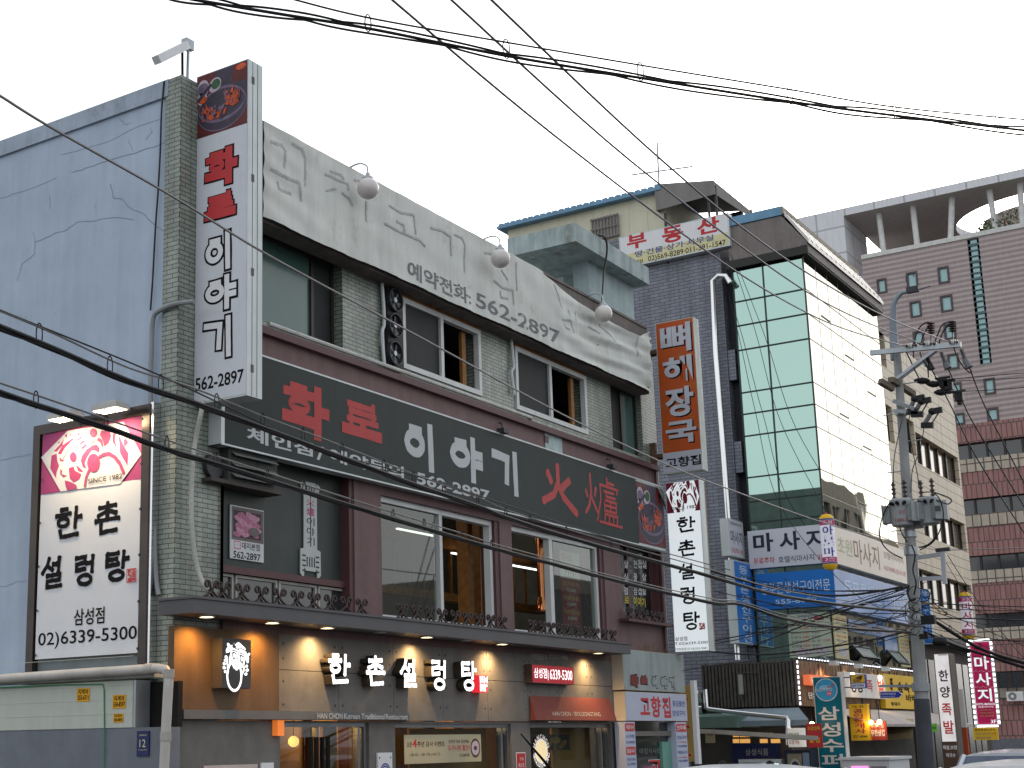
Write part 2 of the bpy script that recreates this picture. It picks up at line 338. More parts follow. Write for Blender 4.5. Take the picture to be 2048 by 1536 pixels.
def hand(mb, fr, ch, box, w, n, jit=.12, bulge=.15, m=None, butt=False):
    """one hand-drawn character; strokes sit 0.4 mm apart so none share a plane"""
    u0, v0, u1, v1 = box; hw = w/2; k = 0
    for st in GL[ch]:
        wf = 1; cl = isinstance(st, tuple) and st[0] == 'c'
        if isinstance(st, tuple) and st[0] == 'w': wf = st[1]; pts = st[2]
        elif cl: pts = st[1]; wf = st[2] if len(st) > 2 else 1
        else: pts = st
        w0 = w; W_ = w*wf
        P = [(u0+hw+(u1-u0-w)*x, v0+hw+(v1-v0-w)*y) for x, y in pts]
        if butt and not cl:                      # block letters: every straight piece is a bar of its own
            for i in range(len(P)-1):
                a, b = Vector(P[i]), Vector(P[i+1]); d = (b-a).normalized()*hw*.98
                mb.ribbon(fr, [a-d*(1 if i or len(P) < 3 else .9), b+d*(1 if i < len(P)-2 or len(P) < 3 else .9)], W_, n+k*.0004, jit, step=w*.8, butt=True); k += 1
            continue
        mb.ribbon(fr, P, W_, n+k*.0004, jit, cl, bulge=bulge, step=w*.6); k += 1
def Zm(ox, oy, s): return lambda x, y: (ox+x*s, oy+y*s)
Z1 = Zm(0, 60, .3418); Z2 = Zm(500, 200, .390625); Z3 = Zm(0, 760, .3125); Z4 = Zm(0, 1160, .3125); Z5 = Zm(380, 680, .3125)
Z6 = Zm(860, 800, .32555); Z7 = Zm(380, 1100, .29297); Z8 = Zm(900, 1150, .26367); Z7b = Zm(60, 820, .12695)
def B(fr, z, l, r, b, t, n=0):
    """box from photo marks: left x, right x, one point on the bottom line, one on the top line"""
    q = lambda x, y: fr.uv(*(z(x, y) if z else (x, y)), n); ym = (b[1]+t[1])/2
    return (q(l, ym)[0], q(*b)[1], q(r, ym)[0], q(*t)[1])
def solve_n(fr, px, py, u):
    lo, hi = -1.0, 3.0
    f = lambda n: fr.uv(px, py, n)[0]-u
    s = f(lo) > 0
    for _ in range(50):
        m = (lo+hi)/2
        if (f(m) > 0) == s: lo = m
        else: hi = m
    return (lo+hi)/2

# ------------------------------------------------------------------ setting: ground
ASPH = mat('asphalt', (.05, .05, .052), .9, var=.2, scale=3, grain=.2)
m_ = MB(); m_.add([(-400, -400, -.15), (600, -400, -.15), (600, 400, -.15), (-400, 400, -.15)], [(0, 1, 2, 3)]); struct(m_.build('ground', mat('packed_earth', (.14, .13, .12), .95)))
m_ = MB(); m_.add([(-120, -20, -.12), (62, -20, -.12), (62, -3.4, -.12), (-120, -3.4, -.12)], [(0, 1, 2, 3)]); struct(m_.build('road', ASPH))
m_ = MB(); fz = Fr((0, 0, 0), (1, 0, 0), (0, 1, 0))
m_.box(fz, -60, 60, -3.4, -3.22, -.15, .02); m_.build('kerb', mat('granite_kerb', (.33, .33, .32), .8)); struct(bpy.data.objects['kerb'])
m_ = MB(); m_.box(fz, -60, 60, -3.22, 14, -.15, .0); struct(m_.build('pavement', brick('paving_block', (.24, .22, .21), (.2, .19, .185), (.1, .1, .1), .2, .1)))
m_ = MB()
for k in range(14): m_.box(fz, -50+8*k, -47+8*k, -11.8, -11.66, -.116, -.112)
struct(m_.build('road_marking', mat('road_paint', (.7, .68, .6), .7)))

# ------------------------------------------------------------------ main building
F0 = FY(0); XR = 14.86
M = thing('tiled_restaurant_building', 'three-storey corner building of pale green glazed tile with a blue painted side wall', 'building', (7.4, 0, 0))
ZTOP = 10.45
ys_ = at(337, 173, 0, 0).y
def hole(z, l, r, b, t): x = B(F0, z, l, r, b, t); return x
hA = (1.3, hole(Z2, 70, 475, (475, 1275), (475, 850))[1], F0.uv(*Z2(475, 1100))[0], 9.05)
hB = list(hole(Z2, 690, 1175, (1175, 1515), (760, 985))); hB[3] = 9.05
hC = list(hole(Z2, 1350, 1712, (1500, 1536), (1355, 1245))); hC[1] = hB[1]; hC[3] = 9.05
hD = list(B(F0, Z6, 1125, 1310, (1310, 355), (1125, 200))); hD[3] = 9.05
z2_0 = 3.75
mW = MB(); wall(mW, F0, 0, XR, 7.5, ZTOP, [hA, tuple(hB), tuple(hC), tuple(hD)], .28)
mW.box(F0, 0, .85, 0, 7.498, -.28, 0)                               # corner pilaster
mW.box(F0, 14.56, XR, 2.3, 7.498, -.28, 0)                           # far pilaster
mW.poly([(-.004, 0, 0), (-.004, 0, 10.6), (-.004, ys_, 10.6), (-.004, ys_, 0)][::-1]); mW.poly([(0, 0, ZTOP), (.85, 0, ZTOP), (.85, .28, ZTOP), (0, .28, ZTOP)])
mW.box(F0, 0.002, .84, ZTOP, 10.68, -.34, -.002)
mW.build('tiled_wall', TILE, M)
# blue side wall with cracks and a stained coping
BLUE = mat('pale_blue_render', (.42, .505, .62), .75, var=.12, scale=.8, streak=.16, bump=.08, stain=((.27, .34, .43), .63, 1.7))
mS = MB(); mS.box(FX(.03), -14, -ys_, 0, 10.44, -.25, 0); mS.m = 1
CR = [(Z1, [(100,1463),(130,1370),(205,1310),(205,1240),(300,1200),(350,1180),(390,1170),(450,1125),(520,1120),(640,1100),(700,1098),(780,1110)]),
 (Z1, [(645,900),(665,985),(720,990),(750,1035),(850,1085),(890,1130),(968,1188)]), (Z1, [(972,655),(870,695),(760,725),(640,760),(500,810),(420,835)]),
 (Z1, [(942,525),(800,570),(640,650),(360,730)]), (Z1, [(755,650),(780,710)]), (Z1, [(850,640),(890,600),(880,570)]), (Z1, [(700,520),(730,550),(770,545)]), (Z1, [(0,985),(120,950),(330,865)]),
 (Z3, [(0,515),(130,490),(203,475)]), (Z3, [(0,1320),(60,1315),(110,1290),(168,1285)]), (Z1, [(290,962),(293,1050)]), (Z1, [(195,1185),(205,1240)])]
fb = FX(.03)
for q, (z, pl) in enumerate(CR):
    P = [Vector(fb.uv(*z(*p))) for p in pl]; Q = []
    for a, b in zip(P[:-1], P[1:]):
        for i in range(3): Q.append(a.lerp(b, i/3)+Vector((rnd.uniform(-.012, .012), rnd.uniform(-.012, .012))))
    mS.ribbon(fb, Q+[P[-1]], .008 if q < 3 else .005, .003+q*.0003, .6)
mS.build('side_wall', [BLUE, mat('crack_shadow', (.20, .25, .31), .9)], M)
mC = MB(); mC.box(FX(-.01), -14, -ys_, 10.44, 10.68, -.3, 0)
mC.build('coping', mat('stained_coping', (.38, .45, .54), .8, var=.2, streak=.3, stain=((.22, .22, .20), .58, 4)), M)
mB_ = MB()
mB_.box(F0, .3, XR-.001, 10.2, 10.40, -9, -.3); mB_.box(F0, .3, XR-.3, 7.15, 7.35, -9, -.3); mB_.box(F0, .3, XR-.3, 3.5, 3.7, -9, -.3)
mB_.box(FX(XR), -9.2, -.285, 0, 10.44, 0, .3); mB_.box(F0, .3, XR-.3, 0, 10.2, -9.3, -9)
mB_.build('roof', mat('grey_render', (.30, .31, .30), .85, var=.2, streak=.2), M)
mI = MB()
for za, zb in ((7.36, 10.19), (3.71, 7.14), (.02, 3.49)): mI.box(F0, .31, XR-.31, za, zb, -4.6, -4.5)
mI.build('inner_wall', mat('dim_plaster', (.115, .11, .085), .8), M)

# windows: frame part with panes below it
GD = pane('window_glass', (.55, .6, .58)); GDIRTY = pane('dusty_glass', (.46, .57, .49), haze=.08); SCREEN = mat('insect_screen', (.028, .032, .032), .6, spec=.2)
TEAL_REFL = mat('teal_reflection_pane', (.065, .135, .12), .18, spec=.6, var=.08)  # the blind's teal reflection is painted into this pane colour
def win(r, n0, depth, fw, fm, panes, name='window', mull=None, mw=None):
    """r = opening; panes = [(u0,u1,material or None,n)], mull = list of mullion u"""
    f = MB(); u0, v0, u1, v1 = r
    f.box(F0, u0, u1, v1-fw, v1, n0-depth, n0); f.box(F0, u0, u1, v0, v0+fw, n0-depth, n0)
    f.box(F0, u0, u0+fw, v0+fw, v1-fw, n0-depth, n0); f.box(F0, u1-fw, u1, v0+fw, v1-fw, n0-depth, n0)
    for m in mull or []: f.box(F0, m-(mw or fw)/2, m+(mw or fw)/2, v0+fw, v1-fw, n0-depth, n0-.003)
    o = f.build(name, fm, M)
    for a, b, pm, dn in panes:
        if pm is None: continue
        p = MB(); p.rect(F0, (a, v0+fw, b, v1-fw), n0-depth/2-dn); p.build('pane', pm, o)
    return o
u_ = lambda z, x, y, n=0: F0.uv(*z(x, y), n)[0]
mA = u_(Z2, 310, 1060, -.2); win((1.3, hA[1], hA[2], 9.05), -.16, .08, .06, WINDARK, [(1.36, mA-.03, TEAL_REFL, 0), (mA+.03, hA[2]-.06, SCREEN, 0)], mull=[mA])
hBw = (u_(Z2, 775, 1180), hB[1], hB[2], F0.uv(*Z2(778, 1010))[1])
mBm = u_(Z2, 980, 1300); win(hBw, .03, .10, .085, WINWHITE, [(hBw[0]+.08, mBm, SCREEN, 0)], mull=[mBm])
hCw = (u_(Z2, 1355, 1400), hC[1], hC[2], hBw[3])
mCm = u_(Z6, 742, 60); win(hCw, .03, .10, .085, WINWHITE, [(hCw[0]+.08, mCm, SCREEN, 0)], mull=[mCm])
win(tuple(hD), -.12, .08, .05, WINDARK, [(hD[0]+.05, (hD[0]+hD[2])/2, SCREEN, 0), ((hD[0]+hD[2])/2, hD[2]-.05, TEAL_REFL, .01)], mull=[(hD[0]+hD[2])/2])
mT = MB()
for w_ in (hBw, hCw): mT.box(F0, w_[0]-.05, w_[2]+.03, w_[3]+.003, w_[3]+.20, -.05, .015); mT.box(F0, w_[2]-.42, w_[2]-.30, w_[1]+.09, w_[3]-.09, -.16, -.10)
mT.build('timber_lining', WOOD, M)

# maroon storey with openings
F2 = FY(-.05)
def h2(z, l, r, b, t): return B(F2, z, l, r, b, t)
bP = h2(Z5, 62, 1052, (1050, 1525), (1050, 930)); bP = (F2.uv(*Z5(70, 1200))[0], 3.72, bP[2], 6.2)
wE = h2(Z5, 1225, 1955, (1225, 1530), (1225, 990)); wE = (wE[0], 3.76, wE[2], wE[3])
wF = h2(Z6, 510, 1052, (510, 1400), (515, 785)); wF = (wF[0], 3.76, wF[2], wE[3])
wG = h2(Z6, 1178, 1420, (1190, 1312), (1190, 900)); wG = (wG[0], wG[1], wG[2], 5.9)
mM = MB(); wall(mM, F2, .85, 14.55, 3.0, 7.46, [bP, (wE[0], wE[1], wE[2]+.14, wE[3]), (wF[0], wF[1], wF[2]+.14, wF[3]), wG], .33)
mM.build('maroon_wall', MAROON, M)
m_ = MB(); m_.box(F0, .85, 14.62, 7.46, 7.56, .0, .14)
for a, d in ((bP, 0), (wE, .14), (wF, .14), (wG, 0)): m_.box(F2, a[2]+d-(.10 if d == 0 else .135), a[2]+d-.003, a[1], a[3], -.30, -.02)
m_.box(F2, 14.50, 14.60, 3.0, 7.46, .002, .05)
m_.build('maroon_trim', MAROON_D, M)
m_ = MB(); a = u_(Z2, 65, 1160); b = u_(Z6, 590, 100)
m_.tube([F0.p(a, 7.63, .10), F0.p(b, 7.63, .10), F0.p(b+.05, 7.60, .03)], .035, 8); m_.build('sill_pipe', mat('white_pvc_pipe', (.55, .56, .54), .5, streak=.3), M, True)
win(wE, -.02, .12, .085, WINWHITE, [(wE[0]+.085, u_(Z5, 1600, 1200, .03), GDIRTY, -.01)], mull=[u_(Z5, 1622, 1200, .03)])
win(wF, -.02, .12, .085, WINWHITE, [(u_(Z6, 792, 1100, .03), wF[2]-.085, GDIRTY, -.01)], mull=[u_(Z6, 765, 1100, .03)], mw=.13)
oG = win((wG[0]+.02, wG[1], wG[2]-.12, wG[3]), -.08, .08, .05, MAROON_D, [(wG[0]+.07, wG[2]-.2, mat('black_window_film', (.012, .014, .015), .2, spec=.6), 0)], mull=[wG[0]+.62], mw=.09)
# dark green board bay with four small lights below
BOARD = mat('dark_green_board', (.040, .050, .048), .45, var=.25, streak=.3, scale=1.5)
r1 = F2.uv(*Z7(60, 100))[1]; m_ = MB(); m_.box(F2, bP[0], bP[2], r1+.06, bP[3], -.28, -.18); m_.build('board_panel', BOARD, M)
m_ = MB(); m_.box(F2, bP[0], bP[2]-.1, r1-.03, r1+.06, -.25, -.10); m_.build('board_rail', MAROON_D, M)
xs4 = [bP[0]+.02] + [u_(Z7, x, 230, -.05) for x in (325, 622, 890, 1118)]
for i in range(4): win((xs4[i]+.02, 3.76, xs4[i+1]-.02, r1-.04), -.10, .07, .035, mat('weathered_white_frame', (.42, .41, .38), .6, streak=.35), [(xs4[i]+.05, xs4[i+1]-.05, mat('smoked_pane', (.03, .036, .04), .12, spec=.7), 0)], name='lower_window')
m_ = MB(); g1 = F2.uv(*Z6(1165, 1345)); g2 = F2.uv(*Z6(1450, 1378)); m_.box(F2, g1[0]-.05, g2[0]-.1, g1[1]-.05, g1[1], .0, .22); m_.build('window_ledge', MAROON_D, M)

# plaster under-canopy wall and canopy
FF = FY(-.06); XE = FF.uv(1240, 1400)[0]
zb0 = FF.uv(600, 1440)[1]
m_ = MB(); xb = FF.uv(*Z7(607, 600))[0]
m_.box(FF, -.05, xb-.004, zb0, 3.42, -.1, .0)
m_.build('brown_fascia', mat('brown_plaster_panel', (.125, .080, .045), .6, var=.25, streak=.3, scale=2), M)
m_ = MB(); jx = [FF.uv(*Z7(x, 1000))[0] for x in (607, 1016, 1390, 1728)] + [FF.uv(*Z8(x, 900))[0] for x in (285, 590, 830, 1060)] + [XE]
jy = FF.uv(*Z7(800, 826))[1]
for a, b in zip(jx[:-1], jx[1:]):
    m_.m = 0
    m_.box(FF, a+.004, b-.004, zb0, jy-.004, -.1, .0); m_.box(FF, a+.004, b-.004, jy+.004, 3.42, -.1, .0)
    m_.m = 1
    for uu in (a+.09, b-.09):
        for vv in (zb0+.2, jy-.15, jy+.15, 3.3): m_.disc(FF, uu, vv, .018, n=.0015, seg=8)
m_.m = 1; m_.box(FF, xb, XE, zb0+.002, 3.42, -.12, -.06)
m_.build('concrete_fascia', [CONC, mat('joint_shadow', (.03, .03, .03), .9)], M)
XC = -.25; XC1 = 11.82
m_ = MB(); c0 = F0.uv(388, 1196, .55); c1 = F0.uv(388, 1225, .55); zc1, zc0 = c0[1], c1[1]
m_.box(F0, XC, XC1, zc0, zc1, -.02, .55); m_.box(F0, XC-.02, XC1+.02, zc1, zc1+.03, -.02, .57)
m_.build('canopy', CANOPY, M)
m_ = MB(); b0 = F0.uv(420, 1438, .12); b1 = F0.uv(420, 1420, .12); xbe = F0.uv(817, 1433, .12)[0]
m_.box(F0, .05, xbe, b0[1], b1[1], .0, .14); bandn = .14; m_.build('door_band', mat('band_cladding', (.13, .135, .14), .5, var=.1), M)

# ground floor: shopfront openings
FGd = FY(-.03); zt = zb0-.01
o1 = (F0.uv(556, 1490)[0], .1, F0.uv(735, 1490)[0], zt-.02); o2 = (F0.uv(787, 1490)[0], .5, F0.uv(1020, 1490)[0], zt-.03); o3 = (F0.uv(1058, 1490)[0], .5, F0.uv(1220, 1490)[0], zt-.03)
m_ = MB(); wall(m_, FGd, 0.01, XE, 0, zt, [o1, o2, o3], .25); m_.build('ground_floor_wall', CONC, M)
WARM = mat('warm_interior', (.32, .17, .06), .6, var=.35, scale=2.2); WARMD = mat('dark_wood_interior', (.10, .032, .015), .5, var=.4, scale=5, streak=.3)
m_ = MB(); m_.box(F0, .3, XE, .0, .04, -4.4, -.3); m_.box(F0, .35, XE, zt+.3, zt+.34, -4.4, -.3); m_.build('shop_floor', WARMD, M)
m_ = MB(); m_.box(F0, .35, XE, .1, zt+.3, -2.2, -2.1); m_.build('shop_inner_wall', WARM, M)
m_ = MB()
for k in range(7): m_.box(F0, 4.4+.9*k, 4.5+.9*k, .1, zt+.3, -2.1, -1.95)
m_.box(F0, .35, o1[2]-.8, 1.0, 1.25, -1.5, -1.3); m_.box(F0, .35, o1[2]-.8, 1.6, 1.68, -1.5, -1.3); m_.build('shop_shelf', WARMD, M)
for o_, ml in ((o1, [F0.uv(638, 1490)[0], F0.uv(720, 1490)[0]]), (o2, [F0.uv(1006, 1490)[0]]), (o3, [F0.uv(1205, 1490)[0]])):
    f = MB(); fwid = .07
    f.box(FGd, o_[0], o_[2], o_[3]-.06, o_[3], -.14, -.04); f.box(FGd, o_[0], o_[0]+.05, o_[1], o_[3]-.06, -.14, -.04); f.box(FGd, o_[2]-.07, o_[2], o_[1], o_[3]-.06, -.14, -.04)
    for q in ml: f.box(FGd, q-.03, q+.03, o_[1], o_[3]-.06, -.13, -.05)
    w_ = f.build('shop_window' if o_ is not o1 else 'shop_door', mat('brushed_frame', (.20, .21, .22), .35, .6), M)
    p = MB(); p.rect(FGd, (o_[0]+.05, o_[1], o_[2]-.07, o_[3]-.06), -.10); p.build('pane', GD, w_)
    if o_ is o1:
        hb = MB()
        for px in (622, 633, 645, 656): a_ = FGd.uv(px, 1500, -.02)[0]; hb.box(FGd, a_-.022, a_+.022, 1.45, FGd.uv(640, 1474)[1], -.05, .0)
        hb.build('handle', BLACK, w_)
m_ = MB(); m_.box(FGd, o2[0]+1.0, o2[2]-.1, .6, o2[3]-.07, -.45, -.42); m_.box(FGd, o1[0]+1.6, o1[2]-.1, .2, o1[3]-.05, -.55, -.5); m_.box(FGd, o3[0]+1.55, o3[2]-.1, .6, o3[3]-.07, -.45, -.42)
m_.build('roller_blind', mat('tan_blind', (.40, .24, .09), .7, var=.12), M)
t_ = thing('globe_lamp', 'glowing yellow globe lamp hanging behind the restaurant door glass', 'lamp', at(587, 1483, 1, .75))
q = at(587, 1483, 1, .75); m_ = MB(); m_.sphere(q, .078); m_.build('shade', glow('yellow_globe_glow', (1, .62, .16), 1.25), t_, True)
m_ = MB(); m_.tube([q+Vector((0, 0, .07)), q+Vector((0, 0, .5))], .006); m_.build('cord', BLACK, t_)
lamp('bulb_light', 'POINT', (2.2, .95, 2.35), 45, (1, .55, .2), M, shadow_soft_size=.1)
lamp('shop_light', 'POINT', (5.6, 1.4, 2.4), 40, (1, .68, .36), M, shadow_soft_size=.2)
lamp('shop_back_light', 'POINT', (9.6, 1.3, 2.3), 30, (1, .6, .28), M, shadow_soft_size=.2)
# first-floor room seen through the open sashes
lamp('room_light', 'POINT', (6.2, 2.2, 6.3), 16, (1, .9, .72), M, shadow_soft_size=.3)
lamp('room_back_light', 'POINT', (11.0, 2.4, 6.2), 13, (1, .9, .72), M, shadow_soft_size=.3)
for i, (px, lb) in enumerate(((938, 'square orange timber post just inside the left open sash'), (962, 'knotty orange timber post beside the left sash edge'))):
    c_ = at(px, 1180, 1, .55+.3*i); m_ = MB(); m_.box(F0, c_.x-.085, c_.x+.085, 3.72, 7.1, -.72-.3*i, -.5-.3*i)
    tag(m_.build('timber_post', WOOD), lb, 'post')
m_ = MB(); m_.box(F0, 4.5, 13.5, 5.55, 5.75, -2.3, -2.1); m_.box(F0, 4.5, 13.5, 4.55, 4.7, -2.3, -2.1)
for k in range(18): m_.box(F0, 4.7+.48*k, 4.75+.48*k, 4.7, 5.55, -2.25, -2.2)
tag(m_.build('timber_screen', WOOD), 'low timber lattice screen inside the upstairs dining room', 'screen')
TUBE = glow('fluorescent_glow', (1, .97, .9), 1.8)
for px, py, yy, lb, ln in ((917, 1109, 2.0, 'short white fluorescent lamp behind the timber posts upstairs', .55), (1045, 1135, 1.9, 'long white fluorescent lamp left of the copper pipe upstairs', 1.3), (830, 1065, 1.6, 'white fluorescent lamp behind the dusty upstairs pane', 1.2)):
    q = at(px, py, 1, yy); m_ = MB(); m_.box(F0, q.x-ln/2, q.x+ln/2, q.z-.012, q.z+.012, -yy, -yy+.05)
    tag(m_.build('fluorescent_lamp', TUBE), lb, 'lamp')
q = at(1081, 1130, 1, .55); m_ = MB(); m_.tube([(q.x, .55, 7.1), (q.x, .55, 4.55)], .075, 14); m_.lathe((q.x, .55, 4.3), (0, 0, 1), [(.15, 0), (.16, .05), (.11, .16), (.075, .27)], 16)
tag(m_.build('copper_exhaust_pipe', mat('polished_copper', (.75, .28, .12), .2, 1, var=.1), smooth=True), 'vertical copper exhaust pipe in the open upstairs window', 'pipe')

# stair tower on the roof
yT = at(1298, 550, 0, XR).y; FT = FY(yT); FTb = FY(yT+.35)
ST = thing('rooftop_stair_tower', 'pale blue rendered stair tower with a thick flat slab roof on the tiled building', 'tower', (11, yT+2, 10.4))
x0 = FT.uv(1150, 445)[0]; z1 = FT.uv(1150, 445)[1]; z0 = FT.uv(1150, 481)[1]; fx = FX(x0); yb = -fx.uv(1015, 500)[0]
PALE = mat('weathered_blue_render', (.36, .45, .47), .8, var=.15, streak=.25); SLAB = mat('stained_slab', (.40, .48, .48), .85, var=.2, streak=.55, stain=((.2, .2, .17), .55, 3))
m_ = MB(); m_.box(FT, x0, XR, z0, z1, -(yb-yT), 0); m_.build('slab_roof', SLAB, ST)
xb0 = FTb.uv(1180, 620)[0]; m_ = MB(); m_.box(FTb, xb0, XR-.1, 10.40, z0, -(yb-yT-1.2), 0); m_.build('wall', PALE, ST)
m_ = MB(); fl = FX(xb0); a = fl.uv(1155, 560); b = fl.uv(1095, 530); m_.box(fl, b[0], a[0]-.3, 10.5, z0-.25, 0, .05); m_.build('door', mat('grey_green_door', (.36, .42, .40), .6), ST)

# ------------------------------------------------------------------ roof-edge banner fascia
nB = .38; FB = FY(-nB); ua = 1.25; ub = FB.uv(1301, 720)[0]
zbt = FB.uv(525, 240)[1]; zbb = FB.uv(812, 562)[1]; us = FB.uv(1088, 545)[0]; um = FB.uv(1275, 672)[0]; zm = FB.uv(1275, 672)[1]
BN = thing('banner_fascia', 'long grimy white cloth banner stretched under the roof edge and sagging at its far end', 'banner', (7.5, 0, zbb))
m_ = MB(); m_.box(F0, ua, ub, zbb+.05, zbt-.03, 0, nB-.05); m_.box(F0, ua, ub+.02, zbb-.02, zbb+.05, 0, nB-.08); m_.box(F0, ua, ub, zbt-.03, zbt+.02, -.1, nB-.03); m_.build('fascia_box', mat('old_fascia', (.15, .13, .12), .7, var=.3, streak=.4), BN)
m_ = MB(); old = FY(-nB+.045)
m_.flat(old, ell(ub-.7, zbt-.62, .55, .36), .003); m_.build('old_print', mat('faded_old_print', (.42, .36, .42), .6, var=.3), BN)
NU, NV = 150, 24; m_ = MB(); V = []; Fq = []
def wv(u, v):
    h = (v-zbb)/(zbt-zbb); sag = max(0, min(1, (u-us)/2.0)); w = .005*math.sin(u*9+3*h)+.004*math.sin(u*23+9*h)*(1-h)+.004*math.sin(h*17+u*2.1)
    if u < ua+1.6: w += .011*math.sin(h*26+u*4)*(1-(u-ua)/1.6)
    return w+sag*(.026*math.sin(h*24+.9*(u-us)+1.1*math.sin(u*1.3))+.010*math.sin(h*47-u*2.2)+.014*math.sin(u*3+h*6))
def drape(mb):
    for v in mb.v: v += FB.n*wv(v.x, v.z)
    return mb
def vtop(u):
    if u <= us: return zbt
    if u <= um: t = (u-us)/(um-us); return zbt-.05+(zm-zbt+.05)*t-.20*math.sin(math.pi*t)*.55
    t = (u-um)/(ub-um); return zm+(zbt-.08-zm)*t**1.3
for i in range(NU+1):
    u = ua+(ub-ua)*i/NU; vt = vtop(u); sag = max(0, min(1, (u-us)/2.0))
    for j in range(NV+1):
        b = zbb+.005*math.sin(u*5.1)+.010*math.sin(u*1.7); v = b+(vt-b)*j/NV; h = (v-zbb)/(zbt-zbb)
        w = wv(u, v)
        V.append(FB.p(u, v, w))
for i in range(NU):
    for j in range(NV): a = i*(NV+1)+j; Fq.append((a, a+NV+1, a+NV+2, a+1))
m_.add(V, Fq); m_.build('cloth', mat('grimy_banner_cloth', (.63, .65, .62), .7, var=.12, scale=1.1, streak=.22, stain=((.42, .46, .40), .58, 1.3)), BN, True)
FADED = mat('faded_grey_paint', (.44, .435, .435), .8, var=.3, scale=14); m_ = MB()
for q, pl in enumerate([[(105,215),(165,230),(183,260),(178,345)],[(215,225),(265,255),(285,300),(280,440)],[(105,355),(180,395),(250,425),(262,515)],[(143,420),(150,455),(210,480)],[(385,380),(440,405),(500,430),(505,460)],[(410,365),(470,385),(480,405)],[(390,465),(440,455)],[(473,475),(510,505),(525,540)],[(530,410),(560,415)],[(595,520),(595,620)],[(715,540),(770,575),(840,590),(848,685)],[(750,620),(785,640),(790,680)],[(690,632),(750,665),(800,690),(870,720),(895,748)],[(925,655),(985,670),(1025,700),(1030,795)],[(1045,690),(1085,705),(1100,740),(1097,880)],[(1200,780),(1250,790)],[(1360,830),(1365,975)],[(1285,870),(1320,920)],[(1250,925),(1290,960),(1345,975),(1352,1045)],[(1280,980),(1285,1010),(1320,1015)]]):
    m_.ribbon(FB, [FB.uv(*Z2(*p)) for p in pl], .045 if q < 4 else .036, .004+q*.0004, .35)
drape(m_).build('faded_lettering', FADED, BN); m_ = MB()
for q, pl in enumerate([[(1555,945),(1580,1010),(1595,1060)],[(1630,1075),(1640,1110)],[(1670,1080),(1665,1130)],[(1600,1125),(1640,1130),(1660,1190)],[(1610,1140),(1615,1165),(1635,1175)],[(1730,1160),(1790,1195)],[(1790,1150),(1850,1210),(1860,1240)],[(1980,1215),(1983,1310)]]):
    m_.ribbon(FB, [FB.uv(*Z2(*p)) for p in pl], .034, .005+q*.0004, .35)
drape(m_).build('sagging_lettering', FADED, BN); m_ = MB()
m_.text(FB, '예약전화:', B(FB, Z2, 808, 1130, (1085, 1033), (838, 833)), .005, .02)
m_.text(FB, '562-2897', B(FB, Z2, 1160, 1580, (1555, 1240), (1185, 995)), .005, .012); drape(m_).build('lettering', mat('grey_paint', (.16, .16, .175), .6), BN)

# globe lamps over the banner
GLOBE = mat('opal_globe', (.62, .58, .56), .25, var=.1, spec=.6)
for px, py, rp, lb in ((736, 377, 22, 'white opal globe lamp on a bent arm, nearest to the tall white sign'), (1001, 517, 19.5, 'white opal globe lamp in the middle of the long cloth banner'), (1207, 627, 17.5, 'white opal globe lamp over the sagging end of the banner')):
    c_ = at(px, py, 1, -.66); dpt = (c_-CAM).dot(_f); r_ = rp/FPX*dpt
    t_ = thing('globe_lamp', lb, 'lamp', c_, 'globe lamps on the roof edge')
    m_ = MB(); m_.sphere(c_, r_, 28, 16); m_.build('globe', GLOBE, t_, True)
    m_ = MB(); m_.lathe(c_+Vector((0, 0, r_*.86)), (0, 0, 1), [(r_*.52, 0), (r_*.5, .03), (r_*.22, .07), (r_*.2, .10)], 16); m_.build('fitting', STEEL, t_, True)
    m_ = MB(); m_.tube(smooth_path([c_+Vector((0, 0, r_+.07)), c_+Vector((0, .02, r_+.20)), c_+Vector((-.02, .16, r_+.26)), c_+Vector((-.03, .40, r_+.22)), Vector((c_.x-.03, -.02, zbt))]), .014, 6); m_.build('arm', STEEL, t_, True)

# extractor fans beside the open window
r_ = B(F0, Z2, 690, 768, (730, 1385), (730, 950)); t_ = thing('extractor_fan_box', 'black box of three stacked extractor fans beside the open third-floor window', 'fan', F0.p((r_[0]+r_[2])/2, r_[1], .1))
m_ = MB(); m_.box(F0, r_[0], r_[2], r_[1], hB[3], -.12, .06); m_.build('casing', mat('sooty_casing', (.03, .032, .032), .6), t_)
for cy in (1025, 1155, 1298):
    c_ = F0.uv(*Z2(738, cy), .08); m_ = MB(); m_.lathe(F0.p(c_[0], c_[1], .06), (0, -1, 0), [(.19, 0), (.19, .07), (.175, .07), (.17, .005)], 20); o = m_.build('fan', DARK, t_, True)
    m_ = MB()
    for k in range(5):
        a = k*1.257+cy; m_.add([F0.p(c_[0]+.03*math.cos(a), c_[1]+.03*math.sin(a), .085), F0.p(c_[0]+.165*math.cos(a-.3), c_[1]+.165*math.sin(a-.3), .08), F0.p(c_[0]+.165*math.cos(a+.25), c_[1]+.165*math.sin(a+.25), .10)], [(0, 1, 2)])
    m_.m = 1; m_.lathe(F0.p(c_[0], c_[1], .07), (0, -1, 0), [(.04, 0), (.04, .04)], 12); m_.build('blade', [mat('fan_blade', (.12, .13, .14), .4), STEEL], o)
for zx, lb in ((682, 'pale ribbed conduit on the tile pier left of the fan box'), (1345, 'pale ribbed conduit on the tile pier right of the first white window')):
    m_ = MB(); p = [F0.p(*F0.uv(*Z2(zx+dx, y), .05), .05) for dx, y in ((-8, 930 if zx < 1000 else 1225), (2, 1060 if zx < 1000 else 1330), (4, 1150 if zx < 1000 else 1370), (-6, 1200 if zx < 1000 else 1400), (8, 1385 if zx < 1000 else 1510))]
    m_.tube(smooth_path(p), .03, 8); tag(m_.build('ribbed_conduit', ALU, smooth=True), lb, 'conduit')

